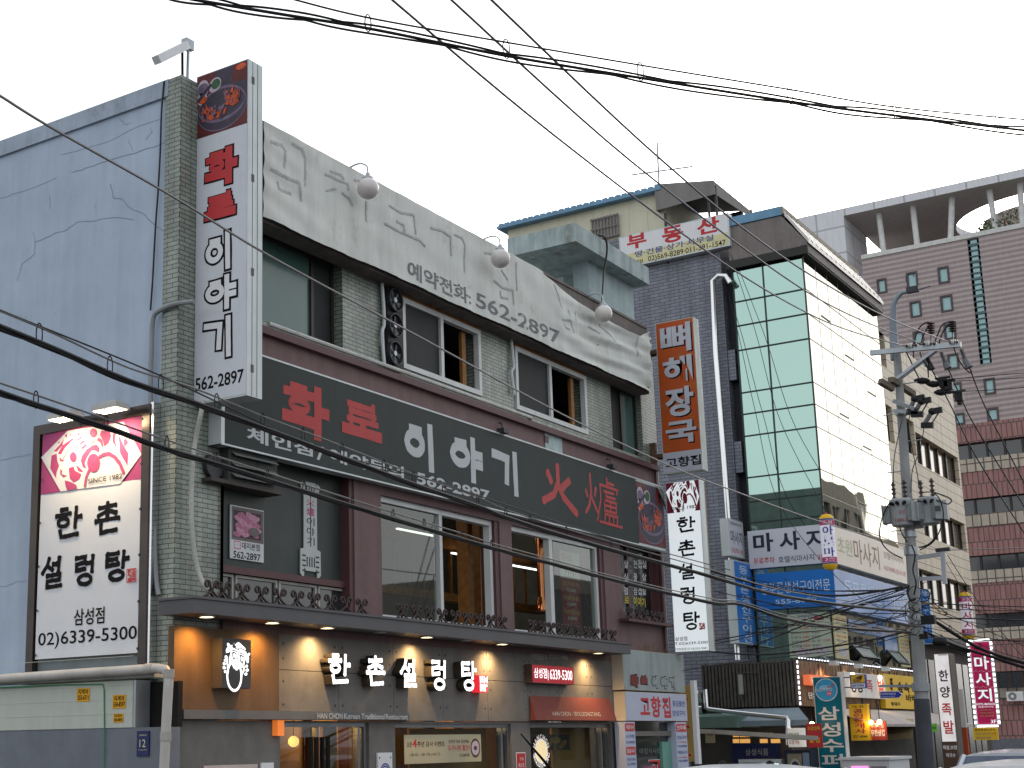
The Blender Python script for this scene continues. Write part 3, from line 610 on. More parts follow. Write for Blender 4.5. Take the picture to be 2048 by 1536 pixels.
# ------------------------------------------------------------------ big dark sign
FS = FY(-.22); zs1 = FS.uv(900, 834)[1]; zs0 = FS.uv(900, 997.5)[1]
zs1 = (FS.uv(527, 711)[1]+FS.uv(1332, 977)[1])/2; zs0 = (FS.uv(441, 886)[1]+FS.uv(1333, 1102.7)[1])/2
DS = thing('long_dark_sign', 'long charcoal sign box with red and pale grey block letters across the front', 'sign', (7, -.15, zs0))
m_ = MB(); m_.box(FS, .60, 14.53, zs0, zs1, -.21, -.012); m_.box(FS, .60, 14.53, zs1-.012, zs1+.012, -.012, .004); m_.box(FS, .60, 14.53, zs0-.01, zs0+.012, -.012, .004); m_.box(FS, .592, .66, zs0, zs1, -.215, .002); m_.box(FS, .588, .60, zs0, zs1, -.13, -.11); m_.build('sign_box', ALU, DS)
us1 = FS.uv(1275, 1030)[0]
m_ = MB(); m_.box(FS, .662, us1, zs0+.013, zs1-.013, -.01, .0); m_.build('face', mat('charcoal_face', (.030, .040, .040), .6, var=.12, streak=.12, scale=1.2, spec=.2), DS)
m_ = MB()
for ch, z, l, r, b, t in (('화', Z5, 588, 890, (850, 655), (670, 255)), ('로', Z5, 970, 1226, (1222, 672), (1015, 370))): hand(m_, FS, ch, B(FS, z, l, r, b, t), .17 if ch == '화' else .16, .002, .06, 0, butt=True)
hand(m_, FS, '火', B(FS, Z6, 672, 915, (880, 728), (770, 376)), .14, .002, .1, .1)
x0, y0, x1, y1 = B(FS, Z6, 955, 1170, (1165, 790), (985, 448))
for q, pl in enumerate([[(.02,.62),(.06,.5)],[(.30,.72),(.26,.55)],[(.15,.98),(.16,.6),(.10,.32),(.0,.16)],[(.17,.5),(.32,.22)],
  [(.62,1),(.62,.86)],[(.62,.90),(.82,.89)],[(.42,.82),(.92,.80),(.88,.70)],[(.42,.82),(.42,.5),(.30,.05)],[(.52,.70),(.80,.70)],[(.58,.72),(.58,.60),(.84,.60)],[(.52,.52),(.86,.51),(.85,.30),(.52,.30),(.52,.52)],[(.69,.52),(.69,.30)],[(.53,.41),(.85,.41)],[(.52,.23),(.88,.22),(.86,.06)],[(.52,.23),(.50,.06)],[(.64,.22),(.63,.06)],[(.76,.22),(.75,.06)],[(.36,.04),(1,.03)]]):
    m_.ribbon(FS, [(x0+(x1-x0)*a, y0+(y1-y0)*b) for a, b in pl], .075 if q < 4 else .055, .002+q*.0004, .1)
m_.build('red_lettering', mat('red_vinyl', (.42, .035, .035), .5, var=.12, streak=.1), DS)
m_ = MB()
for ch, z, l, r, b, t in (('이', Z5, 1365, 1582, (1578, 858), (1405, 498)), ('야', Z5, 1658, 1872, (1842, 925), (1700, 590)), ('기', Z6, 374, 556, (553, 600), (380, 275))): hand(m_, FS, ch, B(FS, z, l, r, b, t), .15, .002, .07, 0, butt=True)
for s_, l, r, b, t in (('체인점', 362, 785, (475, 672), (378, 555)), ('/', 810, 858, (812, 765), (850, 685)), ('예약문의', 890, 1368, (1365, 892), (1300, 795)), ('562-2897', 1452, 1915, (1900, 1032), (1478, 850))): m_.text(FS, s_, B(FS, Z5, l, r, b, t), .002, .026)
m_.build('pale_lettering', mat('pale_grey_vinyl', (.46, .49, .51), .5, var=.06), DS)
FIRE = mat('flame_print', (.62, .10, .03), .5, var=.35, scale=12); EMBER = mat('bowl_print', (.055, .045, .07), .5, var=.25, scale=6); LILAC = mat('ash_print', (.17, .13, .20), .5, var=.3, scale=14); DKRED = mat('dark_red_print', (.12, .022, .024), .5, var=.3, scale=3); LEAF = mat('herb_print', (.05, .13, .06), .6, var=.4, scale=18); CREAM = mat('pale_bowl_print', (.5, .42, .5), .5, var=.2, scale=10)
def firebowl(mb, q, n):
    """printed photograph of a charcoal bowl; q maps picture coordinates 0..1 to the plane; materials 0 dark red,1 bowl,2 lilac,3 fire,4 herb,5 pale"""
    fr = q[0]; u0, v0, u1, v1 = q[1]; T = lambda x, y: (u0+(u1-u0)*x, v0+(v1-v0)*y); W = u1-u0; H = v1-v0
    mb.m = 0; mb.rect(fr, (u0, v0, u1, v1), n)
    def e(m, cx, cy, rx, ry, k, rot=0): mb.m = m; c = T(cx, cy); mb.disc(fr, *c, min(rx, .999*min(cx, 1-cx))*W, ry*H, n+.0006*k, 28, rot)
    mb.m = 1; mb.flat(fr, [T(.38,1), T(.72,1), T(.70,.72), T(.99,.70), T(.99,.42), T(.6,.5), T(.3,.62)], n+.0005)
    e(2, .5, .37, .495, .35, 1); e(1, .5, .36, .48, .32, 2); e(2, .5, .40, .46, .24, 3); e(1, .5, .43, .45, .22, 4)
    e(5, .12, .78, .16, .14, 3); e(2, .12, .77, .11, .1, 4); e(5, .36, .78, .13, .11, 3, .5); e(4, .38, .79, .09, .08, 4, .4); e(5, .10, .62, .14, .1, 4); e(3, .11, .60, .09, .06, 5); e(3, .88, .93, .1, .05, 3)
    mb.m = 1; mb.ribbon(fr, [T(.02,.60), T(.28,.80)], .06*W, n+.0045)
    rr = random.Random(3)
    for k in range(60):
        fx, fy = ((.72, .50) if k % 3 else (.27, .34)); a = rr.uniform(.3, 2.4); L = rr.uniform(.05, .16); x = fx+rr.uniform(-.15, .15); y = fy+rr.uniform(-.12, .08); w_ = rr.uniform(.012, .03)
        if not .05 < x < .95: continue
        mb.m = 3 if rr.random() < .62 else (2 if rr.random() < .6 else 1); mb.flat(fr, [T(x-w_, y), T(x+w_, y-.01), T(min(.97, max(.03, x+L*math.cos(a)*.6)), y+L*math.sin(a))], n+.0105+.00012*k)
    for k, (m, pl) in enumerate([(2, [(.22,.42),(.40,.46),(.34,.30)]), (2, [(.42,.36),(.52,.50),(.58,.34)]), (1, [(.38,.44),(.50,.56),(.62,.52),(.5,.40)]), (2, [(.55,.52),(.66,.56),(.6,.42)]), (3, [(.14,.47),(.20,.38),(.30,.24),(.22,.26)]), (3, [(.24,.34),(.34,.27),(.38,.24),(.26,.22)]), (3, [(.56,.66),(.62,.52),(.70,.44),(.60,.40),(.74,.34),(.84,.38),(.88,.50),(.82,.46),(.78,.56),(.70,.52)]), (3, [(.38,.24),(.52,.38),(.44,.22)]), (3, [(.50,.30),(.62,.36),(.56,.24)]), (1, [(.44,.22),(.58,.42),(.52,.2)])]):
        mb.m = m; mb.flat(fr, [T(*p) for p in pl], n+.005+.0006*k)
PH = [DKRED, EMBER, LILAC, FIRE, LEAF, CREAM]
m_ = MB(); firebowl(m_, (FS, (us1+.02, zs0+.05, 14.50, zs1-.05)), .001)
m_.m = 5; m_.build('bowl_photo', PH, DS)
m_ = MB(); e0 = FS.uv(1312, 978)[0]; m_.add([FS.p(e0, zs1-.02, .01), FS.p(14.52, zs1-.1, .015), FS.p(14.52, zs1-.50, .03), FS.p(e0+.22, zs1-.42, .10), FS.p(e0+.08, zs1-.2, .06)], [(0, 4, 3, 2, 1)]); m_.build('peeling_corner', mat('peeled_film', (.10, .115, .115), .5), DS)
for z, x, y, lb in ((Z6, 440, 200, 'small dark floodlight on a short arm above the block letters'), (Z6, 1110, 418, 'small dark floodlight above the red brush characters')):
    c_ = FS.p(*FS.uv(*z(x, y)), 0); m_ = MB(); m_.box(Fr(c_, (1, 0, 0)), -.09, .09, -.02, .06, -.05, .10); m_.tube([c_+Vector((.1, .05, .02)), c_+Vector((.2, .1, .2)), c_+Vector((.22, .17, .24))], .012); tag(m_.build('floodlight', DARK), lb, 'lamp')
r_ = B(F2, Z6, 705, 808, (760, 318), (760, 218)); m_ = MB(); m_.box(F2, r_[0], r_[2], r_[1]-.08, r_[3], .003, .012); m_.m = 1; m_.box(F2, r_[0]-.02, r_[0]+.12, r_[1]+.12, r_[1]+.24, .012, .02); tag(m_.build('torn_poster', [mat('faded_teal_paper', (.38, .48, .48), .7, var=.3, scale=7), MAROON]), 'torn scrap of faded pale teal poster above the dark sign', 'poster')
# air conditioner under the sign
r_ = B(F2, Z5, 75, 490, (480, 975), (300, 760)); t_ = thing('air_conditioner', 'grimy dark air conditioner on a bracket shelf under the dark sign', 'air conditioner', F2.p((r_[0]+r_[2])/2, r_[1], -.1))
a0 = r_[0]+.05; m_ = MB(); m_.box(F2, a0+.35, a0+1.35, r_[1]+.03, r_[1]+.55, -.26, .10); m_.build('casing', mat('sooty_grey', (.06, .065, .062), .7, var=.4, scale=6), t_)
m_ = MB(); m_.box(F2, a0, a0+1.45, r_[1]-.02, r_[1]+.03, -.26, .12); m_.build('shelf', mat('rusty_shelf', (.07, .06, .055), .7), t_); m_ = MB()
for k in range(3): m_.add([F2.p(a0+.4, r_[1]+.14+.14*k, .10), F2.p(a0+1.3, r_[1]+.14+.14*k, .10), F2.p(a0+1.3, r_[1]+.08+.14*k, .18), F2.p(a0+.4, r_[1]+.08+.14*k, .18)], [(0, 1, 2, 3)])
m_.build('louvre', mat('louvre_grey', (.13, .14, .135), .6), t_)
c_ = F2.p(a0+.17, r_[1]+.2, -.05); m_ = MB(); m_.lathe(c_, (0, -1, 0), [(.16, 0), (.16, .08), (.1, .08)], 16); m_.build('fan_guard', DARK, t_, True)

# boards on the dark green bay
FP = FY(.125); P_ = lambda l, r, b, t: B(FP, Z5, l, r, b, t)
t_ = thing('menu_picture_board', 'white board with a pink photograph of grilled meat and a phone number', 'sign', FP.p(2.3, 5, 0))
r_ = P_(250, 465, (250, 1396), (252, 1054)); m_ = MB(); m_.box(FP, r_[0], r_[2], r_[1], r_[3], .003, .02); m_.build('board', mat('aged_white_board', (.55, .57, .58), .5, var=.08), t_)
r2 = P_(258, 463, (258, 1275), (258, 1062)); ph = P_(270, 447, (270, 1258), (270, 1086)); m_ = MB(); m_.rect(FP, r2, .021); m_.m = 1; m_.rect(FP, ph, .0215)
for k in range(26):
    m_.m = 2+(k % 2); cx = ph[0]+(ph[2]-ph[0])*(.14+.72*((k*37) % 26)/25); cy = ph[1]+(ph[3]-ph[1])*(.12+.76*k/25); m_.disc(FP, cx, cy, .085, .038, .022+.0002*k, 12, .3*math.sin(k*2.2))
m_.m = 0; m_.disc(FP, ph[2]-.15, ph[1]+.1, .11, .06, .029, 14)
m_.build('meat_photo', [mat('brown_border', (.13, .11, .11), .5), mat('grill_print', (.04, .02, .03), .5), mat('meat_print', (.40, .14, .24), .5, var=.4, scale=20), mat('pale_meat_print', (.5, .24, .34), .5, var=.4, scale=20)], t_)
m_ = MB(); m_.text(FP, '대지본점', P_(325, 438, (400, 1348), (400, 1305)), .0215); m_.text(FP, '562-2897', P_(270, 443, (300, 1398), (300, 1352)), .0215, .015); m_.m = 1
st_ = P_(275, 315, (295, 1335), (295, 1290)); m_.ribbon(FP, [(st_[0], st_[1]), (st_[2], st_[1]), (st_[2], st_[3]), (st_[0], st_[3])], .012, .0215, closed=True); m_.text(FP, '火爐', (st_[0]+.03, st_[1]+.06, st_[2]-.03, st_[3]-.04), .0215); m_.build('lettering', [BLACK, mat('pink_ink', (.5, .12, .25), .5)], t_)
t_ = thing('skewer_sign', 'white cut-out sign shaped like a stringed instrument on the dark green board', 'sign', FP.p(4, 5, 0)); c_ = P_(722, 806, (760, 1480), (760, 912)); cx = (c_[0]+c_[2])/2; hw = (c_[2]-c_[0])/2; zt_, zb_ = c_[3], c_[1]
w2 = (P_(700, 828, (760, 1400), (760, 1390))); wb = (w2[2]-w2[0])/2
zA = P_(722, 806, (760, 1345), (760, 985)); zk = zA[1]; zj = zA[3]
ol = [(-hw*.75, zt_), (hw*.75, zt_), (hw, zt_-.05), (hw, zj+.16), (wb, zj+.13), (wb*.8, zj), (hw, zj), (hw, zk+.02), (wb, zk), (wb*1.02, zk-.34), (hw, zk-.42), (hw, zb_+.05), (hw*.7, zb_), (-hw*.7, zb_), (-hw, zb_+.05), (-hw, zk-.42), (-wb*1.02, zk-.34), (-wb, zk), (-hw, zk+.02), (-hw, zj), (-wb*.8, zj), (-wb, zj+.13), (-hw, zj+.16), (-hw, zt_-.05)]
m_ = MB(); m_.prism(FP, [(cx+a, b) for a, b in ol], .003, .02); m_.build('board', mat('aged_white_cutout', (.46, .49, .48), .5, var=.08), t_)
m_ = MB()
for k in (-.55, -.18, .18, .55): m_.rect(FP, (cx+hw*k-.014, zj+.03, cx+hw*k+.014, zt_-.06), .0215); m_.rect(FP, (cx+hw*k-.014, zb_+.06, cx+hw*k+.014, zk-.10), .0215)
for k in range(4): m_.rect(FP, (cx-wb*.85, zk-.10-.07*k, cx-hw*.75, zk-.075-.07*k), .0215); m_.rect(FP, (cx+hw*.75, zk-.10-.07*k, cx+wb*.85, zk-.075-.07*k), .0215)
m_.rect(FP, (cx-.012, zk+.05, cx+.012, zj-.03), .021)
m_.m = 1
for k, ch in enumerate('火爐이야기'): 
    m_.m = 1 if k < 2 else 0; h_ = (zj-zk-.1)/5; m_.text(FP, ch, (cx-hw*.6, zj-.06-h_*k-h_*.8, cx+hw*.6, zj-.06-h_*k), .0225, .008)
m_.build('lettering', [BOARD, mat('magenta_ink', (.42, .07, .2), .5)], t_)

# white corrugated hose hanging at the corner
pts = [at(*Z3(x, y), 1, -.12-.1*(y < 300)-.25*max(0, (y-1200)/200)) for x, y in ((1300, 130), (1285, 220), (1255, 360), (1235, 500), (1225, 700), (1225, 900), (1240, 1080), (1270, 1230), (1320, 1330), (1395, 1392))]
m_ = MB(); sp_ = smooth_path(pts, 12); m_.tube(sp_, [.03+.003*(i % 2) for i in range(len(sp_))], 10); tag(m_.build('drain_hose', mat('dirty_white_hose', (.46, .46, .42), .6, streak=.3), smooth=False), 'dirty white corrugated hose curving down from the tall sign to the canopy', 'hose')

# wrought-iron scroll rails on the canopy and on the small ledge
IRON = mat('brown_iron', (.045, .03, .03), .45, .3)
def scroll(fr, u, v, n, s):
    mb = MB()
    for d in (-1, 1):
        c = [(d*s*(.44-.28*math.cos(a)*(1-a/13)), s*(.86+.26*math.sin(a)*(1-a/13))) for a in [i*.5 for i in range(0, 15)]]
        leg = [(d*s*.12, s*.66), (d*s*.03, s*.5), (-d*s*.30, s*.26), (-d*s*.8, s*.01)]
        mb.tube([fr.p(u+a, v+b, n+.004*d) for a, b in c[::-1]+leg], .016, 6)
        mb.tube([fr.p(u+a, v+b, n-.04+.004*d) for a, b in [(d*s*.04, s*.55), (-d*s*.12, s*.3), (-d*s*.45, s*.01)]], .014, 6)
    return mb
FR = FY(-.53)
for lb, pxs, fr, zz, s in (('brown iron scroll rail on the canopy below the dark green board', [Z7(x, 340)[0] for x in (150, 230, 360, 490, 612, 735, 848, 960, 1065, 1175)], FR, zc1+.03, .185),
   ('brown iron scroll rail on the canopy below the wide two-sash window', [805, 833.5, 860, 885, 911, 935, 958, 983, 1006], FR, zc1+.03, .185),
   ('brown iron scroll rail on the canopy below the window with the copper pipe', [1065, 1086, 1103.5, 1122, 1138.6, 1156, 1175.5, 1192.7, 1210, 1227], FR, zc1+.03, .185),
   ('short brown iron scroll rail on the ledge of the small black window', [1262.5, 1280, 1294, 1311, 1325], FY(-.18), g1[1], .20)):
    us_ = [fr.uv(x, 1200 if s < .3 else 1200)[0] for x in pxs]; us_ = [fr.uv(x, 1195+.106*(x-388))[0] for x in pxs]
    t_ = thing('iron_scroll_rail', lb, 'railing', fr.p((us_[0]+us_[-1])/2, zz, 0), 'iron scroll rails')
    for u in us_: scroll(fr, u, zz, 0, s).build('scroll', IRON, t_)
    m_ = MB(); m_.box(fr, us_[0]-.1, us_[-1]+.1, zz, zz+.012, -.02, .02); m_.build('base_bar', IRON, t_)

# downlights under the canopy
lit = [(433, 1230), (556, 1243), (671, 1253), (865, 1272), (1019, 1286), (1213, 1304)]
ordn = ['above the lion emblem box', 'at the edge between brown and grey panels', 'over the first white channel letter', 'over the gap before the last two channel letters', 'between the channel letters and the red phone sign', 'at the far end of the canopy']
for (px, py), w in zip(lit, ordn):
    q = at(px, py, 2, zc0); q.y = max(min(q.y, -.26), -.36)
    t_ = thing('downlight', 'lit warm downlight recessed in the canopy '+w, 'lamp', q, 'canopy downlights')
    m_ = MB(); m_.lathe(q+Vector((0, 0, -.012)), (0, 0, 1), [(.085, 0), (.085, .01)], 20); m_.build('diffuser', glow('downlight_glow', (1, .72, .36), 9), t_)
    m_ = MB(); m_.lathe(q+Vector((0, 0, -.02)), (0, 0, 1), [(.11, .018), (.11, 0), (.088, 0), (.088, .014)], 20); m_.build('trim_ring', STEEL, t_, True)
    lamp('beam', 'SPOT', Vector((q.x, -.27, q.z-.035)), 72 if px < 600 else 88, (1, .46, .09) if px < 600 else (1, .62, .26), t_, spot_size=R(150), spot_blend=1.0, shadow_soft_size=.05)
for (px, py), w in (((775, 1263), 'over the second channel letter'), ((948, 1279), 'over the red stamp')):
    q = at(px, py, 2, zc0); q.y = max(min(q.y, -.26), -.36); m_ = MB(); m_.lathe(q+Vector((0, 0, -.015)), (0, 0, 1), [(.09, 0), (.09, .014)], 18); tag(m_.build('downlight', STEEL), 'unlit downlight in the canopy '+w, 'lamp')

# lion emblem box
LB = F0.R(443.7, 1375.6, 502, 1280, .24); FL = FY(-.24)
t_ = thing('lion_emblem_box', 'square charcoal light box with a white lion door-knocker emblem', 'sign', FL.p((LB[0]+LB[2])/2, LB[1], 0))
m_ = MB(); m_.box(FL, LB[0], LB[2], LB[1], LB[3], -.17, 0); m_.build('box', mat('charcoal_box', (.055, .055, .06), .45), t_)
Z3b = Zm(300, 1150, .13)
def LP(x, y): return FL.uv(*Z3b(x, y))
m_ = MB(); m_.m = 0
m_.flat(FL, [LP(*p) for p in [(1255,1100),(1320,1120),(1400,1085),(1470,1150),(1490,1250),(1460,1320),(1440,1430),(1390,1420),(1370,1440),(1290,1440),(1250,1360),(1215,1350),(1210,1290),(1230,1230),(1240,1160)]], .002)
m_.flat(FL, [LP(*p) for p in [(1170,1200),(1165,1150),(1200,1090),(1270,1075),(1250,1130),(1215,1190)]], .0025); m_.flat(FL, [LP(*p) for p in [(1480,1190),(1520,1260),(1515,1350),(1490,1360),(1470,1290)]], .0025)
m_.flat(FL, [LP(*p) for p in [(1275,1035),(1310,1075),(1330,1045),(1365,1035),(1400,1065),(1430,1095),(1470,1135),(1440,1150),(1330,1110)]], .0028)
c_ = LP(1300, 1500); a_ = LP(1390, 1500); ry = .19; m_.ribbon(FL, ell(LP(1295, 1490)[0], LP(1295, 1490)[1]-.05, .135, .18, 28), .032, .004, closed=True)
for q, (cx_, cy_, s_, d_) in enumerate([(1200,1065,22,1),(1520,1215,18,-1),(1165,1260,22,1),(1150,1310,18,1),(1135,1360,22,1),(1135,1420,26,1),(1150,1485,18,1),(1480,1400,22,-1),(1490,1460,24,-1),(1470,1520,22,-1),(1440,1300,12,1)]):
    m_.ribbon(FL, [Vector(LP(cx_+d_*s_*math.cos(a)*(1-a/10), cy_+s_*math.sin(a)*(1-a/10))) for a in [i*.5 for i in range(14)]], .014, .005+.0003*q)
m_.ribbon(FL, [LP(*p) for p in [(1165,1250),(1180,1350),(1195,1430),(1190,1500)]], .03, .0088); m_.ribbon(FL, [LP(*p) for p in [(1440,1420),(1430,1480),(1400,1530)]], .03, .0091)
m_.m = 1
for cx_, cy_ in ((1285, 1240), (1398, 1290)): m_.disc(FL, *LP(cx_, cy_), .035, .052, .010, 14, .2)
for q, pl in enumerate([[(1255,1165),(1290,1160),(1330,1185)],[(1370,1205),(1420,1215),(1445,1250)],[(1250,1200),(1290,1195),(1320,1215)],[(1365,1235),(1410,1245),(1440,1270)],[(1345,1130),(1350,1210),(1330,1310)],[(1290,1335),(1320,1350),(1350,1340)],[(1260,1110),(1330,1140),(1400,1135),(1470,1170)],[(1235,1300),(1255,1340)],[(1420,1330),(1400,1390)]]): m_.ribbon(FL, [LP(*p) for p in pl], .012, .0105+.0003*q)
m_.m = 0
for cx_, cy_ in ((1285, 1240), (1398, 1290)): m_.disc(FL, *LP(cx_, cy_), .022, .034, .0145, 12, .2)
m_.disc(FL, *LP(1320, 1395), .042, .06, .0148, 14)
m_.build('lion_mark', [glow('lit_white_mark', (.92, .97, 1), .95), BLACK], t_)

# white channel letters
t_ = thing('channel_letter_sign', 'row of five glowing white brush-style channel letters on the grey panels', 'sign', FF.p(6, 2.6, 0))
FC = FY(-.21); LETW = glow('lit_white_acrylic', (.95, .98, 1), 1.15)
for ch, l, r, b, t in (('한', 932, 1100, (1000, 930), (1045, 703)), ('촌', 1193, 1338, (1270, 940), (1245, 712)), ('설', 1428, 1558, (1500, 950), (1540, 738)), ('렁', 1640, 1758, (1700, 966), (1750, 748)), ('탕', 1842, 1960, (1895, 970), (1910, 752))):
    bx = B(FC, Z7, l, r, b, t); f_ = MB(); hand(f_, FC, ch, bx, .056, .003, .14, .22); o = f_.build('letter', LETW, t_)
    s_ = MB()
    for v0_ in range(0): pass
    st0 = rnd.getstate(); g_ = MB(); hand(g_, FC, ch, bx, .060, 0, .05, .1); k = len(g_.v)
    s_.add(g_.v+[v+Vector((0, .14, 0)) for v in g_.v], [f for f in g_.f]+[[i+k for i in f] for f in g_.f])
    ed = {}
    for f in g_.f:
        for i in range(len(f)): a, c = f[i], f[(i+1) % len(f)]; ed[(a, c)] = 1
    for a, c in ed:
        if (c, a) not in ed: s_.add([g_.v[a], g_.v[c], g_.v[c]+Vector((0, .14, 0)), g_.v[a]+Vector((0, .14, 0))], [(0, 1, 2, 3)])
    s_.build('return', mat('letter_return', (.06, .05, .04), .4, .3), o)
def stamp(mb, fr, r, n, seed, lw):
    rr = random.Random(seed); u0, v0, u1, v1 = r; W = u1-u0; H = v1-v0
    for i in range(2):
        for j in range(2):
            x = u0+W*(.1+.45*i); y = v0+H*(.08+.46*j)
            for k in range(5):
                if rr.random() < .55: yy = y+H*.09*k; mb.ribbon(fr, [(x, yy), (x+W*.36, yy+H*rr.uniform(-.03, .03))], lw, n+.0003*(k+7*i+13*j), .2)
                else: xx = x+W*.08*k; mb.ribbon(fr, [(xx, y), (xx+W*rr.uniform(-.04, .04), y+H*.4)], lw, n+.0003*(k+7*i+13*j), .2)
r_ = B(FC, Z7, 1975, 2031, (2000, 972), (2000, 856)); t2 = thing('red_stamp_box', 'small glowing red square seal box at the end of the channel letters', 'sign', FC.p(r_[0], r_[1], 0))
m_ = MB(); m_.box(FC, r_[0], r_[2], r_[1], r_[3], -.14, 0); m_.build('box', glow('lit_red', (.55, .02, .03), .8), t2); m_ = MB(); stamp(m_, FC, r_, .003, 5, .018); m_.build('seal_mark', LETW, t2)

# english lettering on the door band
FBd = FY(-bandn); t_ = thing('band_lettering', 'pale raised English words along the door band', 'sign', FBd.p(3, 2.4, 0)); m_ = MB()
for s_, l, r in (('HAN CHON', 860, 1032), ('Korean', 1042, 1150), ('Traditional', 1160, 1318), ('Restaurant', 1326, 1478)): m_.text(FBd, s_, B(FBd, Z7, l, r, (1000, 1154), (1000, 1115)), .025, .012)
m_.build('lettering', mat('pale_letters', (.55, .55, .55), .5), t_)
# phone text and red phone sign
t_ = thing('fascia_lettering', 'thin grey franchise phone line above the red phone sign', 'sign', FF.p(9.5, 3.2, 0)); m_ = MB(); m_.text(FF, '가맹점문의', B(FF, Z8, 610, 732, (670, 642), (670, 598)), .012, .008); m_.text(FF, '02)555-9081', B(FF, Z8, 748, 887, (820, 652), (820, 606)), .012, .006); m_.build('lettering', mat('grey_letters', (.42, .42, .42), .5), t_)
r_ = B(FC, Z8, 625, 938, (800, 822), (800, 693)); t_ = thing('red_phone_sign', 'crimson light box with the white phone number 6339-5300', 'sign', FC.p(r_[0], r_[1], 0))
m_ = MB(); m_.box(FC, r_[0]-.01, r_[2]+.01, r_[1]-.01, r_[3]+.01, -.14, -.004); m_.build('box', mat('brown_sign_box', (.10, .07, .055), .5), t_); m_ = MB(); m_.rect(FC, r_, 0); m_.build('face', glow('lit_crimson', (.36, .008, .02), .30), t_); m_ = MB(); m_.text(FC, '삼성점|', B(FC, Z8, 637, 745, (690, 795), (690, 706)), .003, .008); m_.text(FC, '6339-5300', B(FC, Z8, 757, 926, (840, 795), (840, 720)), .003, .006); m_.build('lettering', glow('lit_white_text', (1, .95, .95), .9), t_)
# burgundy awning
a0 = FF.uv(*Z8(597, 915)); a1 = FF.uv(*Z8(1200, 937)); na = solve_n(FF, *Z8(660, 1100), a0[0]+.02); zaw = FF.uv(*Z8(900, 1102), na)[1]; za1 = (a0[1]+a1[1])/2
t_ = thing('burgundy_awning', 'small burgundy wedge awning over the right shop window', 'awning', FF.p(a0[0], zaw, 0)); m_ = MB()
A = [FF.p(a0[0], za1, .02), FF.p(a1[0], za1, .02), FF.p(a1[0]+.04, zaw, na), FF.p(a0[0], zaw, na), FF.p(a0[0], zaw, .02), FF.p(a1[0]+.04, zaw, .02)]
m_.add(A, [(0, 3, 2, 1), (0, 4, 3), (1, 2, 5), (3, 4, 5, 2)]); m_.build('cloth', mat('burgundy_canvas', (.20, .055, .045), .8, var=.1), t_)
fa = Fr(A[3], (1, 0, 0), A[0]-A[3]); m_ = MB(); q0 = fa.uv(*Z8(780, 1068)); q1 = fa.uv(*Z8(1135, 1042)); m_.text(fa, 'HAN CHON - SEOLLEONGTANG', (q0[0], q0[1], q1[0], q1[1]), .004, .0); m_.build('lettering', mat('cream_print', (.55, .48, .40), .6), t_)
# shop window posters and plates
FGp = FY(-.0); t_ = thing('event_poster', 'cream event poster with brown writing and a black soup bowl behind the window', 'poster', FGp.p(5.5, 1.6, 0)); m_ = MB(); zq = Z7
pr = B(FGp, zq, 1460, 1985, (1470, 1462), (1470, 1262)); m_.box(FGp, pr[0], pr[2], pr[1], pr[3], .002, .008); m_.build('sheet', mat('cream_paper', (.44, .40, .27), .6, var=.06), t_); m_ = MB(); U = lambda l, r, b, t: B(FGp, zq, l, r, (1500, b), (1500, t))
m_.text(FGp, '오픈', U(1475, 1512, 1345, 1312), .01); m_.text(FGp, '주년 감사 이벤트', U(1548, 1735, 1345, 1308), .01, .015); m_.text(FGp, '5월 4일 ~ 5월 17일 (14일 간)', U(1500, 1705, 1412, 1388), .01, .004); m_.text(FGp, '한촌의 대표 보양메뉴', U(1762, 1905, 1325, 1300), .01, .008); m_.text(FGp, '10,000원', U(1838, 1905, 1425, 1398), .01); m_.m = 1; m_.text(FGp, '4', U(1515, 1545, 1350, 1292), .01, .02); m_.text(FGp, '도가니탕 할인!', U(1758, 1905, 1378, 1338), .01, .02); m_.m = 0
cb = U(1912, 1978, 1432, 1292); cc = ((cb[0]+cb[2])/2, (cb[1]+cb[3])/2); m_.disc(FGp, *cc, (cb[2]-cb[0])/2, (cb[3]-cb[1])/2, .0095); m_.m = 2; m_.disc(FGp, *cc, (cb[2]-cb[0])*.4, (cb[3]-cb[1])*.38, .010); m_.m = 0; m_.disc(FGp, *cc, .05, .035, .0105)
m_.build('print', [mat('brown_ink', (.09, .045, .03), .6), RED, CREAM], t_)
def plate(name, label, cat, fr, r, n, base, items, th=.02, mats=None):
    t = thing(name, label, cat, fr.p((r[0]+r[2])/2, r[1], n)); m = MB(); m.box(fr, r[0], r[2], r[1], r[3], n, n+th); m.build('plate', base, t)
    m = MB(); items(m, n+th+.0015); m.build('lettering', mats or [BLACK], t); return t
r_ = B(FGd, Z7, 1262, 1368, (1300, 1540), (1300, 1384)); r_ = (r_[0]+.03, r_[1], r_[2], r_[3])
def it(m, n):
    c = ((r_[0]+r_[2])/2, r_[3]-.30); m.m = 1
    for q, rr in enumerate((.13, .10, .06)): m.ribbon(FGd, [(c[0]+rr*math.cos(a), c[1]+rr*1.1*math.sin(a)) for a in [i*.3+.5*q for i in range(19)]], .022, n+.0005*q, .1)
    m.m = 0; m.text(FGd, 'A', (c[0]-.03, c[1]-.05, c[0]+.03, c[1]+.04), n+.003)
    for a in (-.14, .14): m.disc(FGd, c[0]+a, r_[3]-.07, .015, n=n, seg=8)
plate('award_plate', 'white square plate with a blue ring emblem on the grey pillar', 'plaque', FGd, r_, .004, WHITE, it, .03, [BLACK, BLUEINK])
r_ = B(FGd, Z8, 500, 572, (530, 1500), (530, 1345)); 
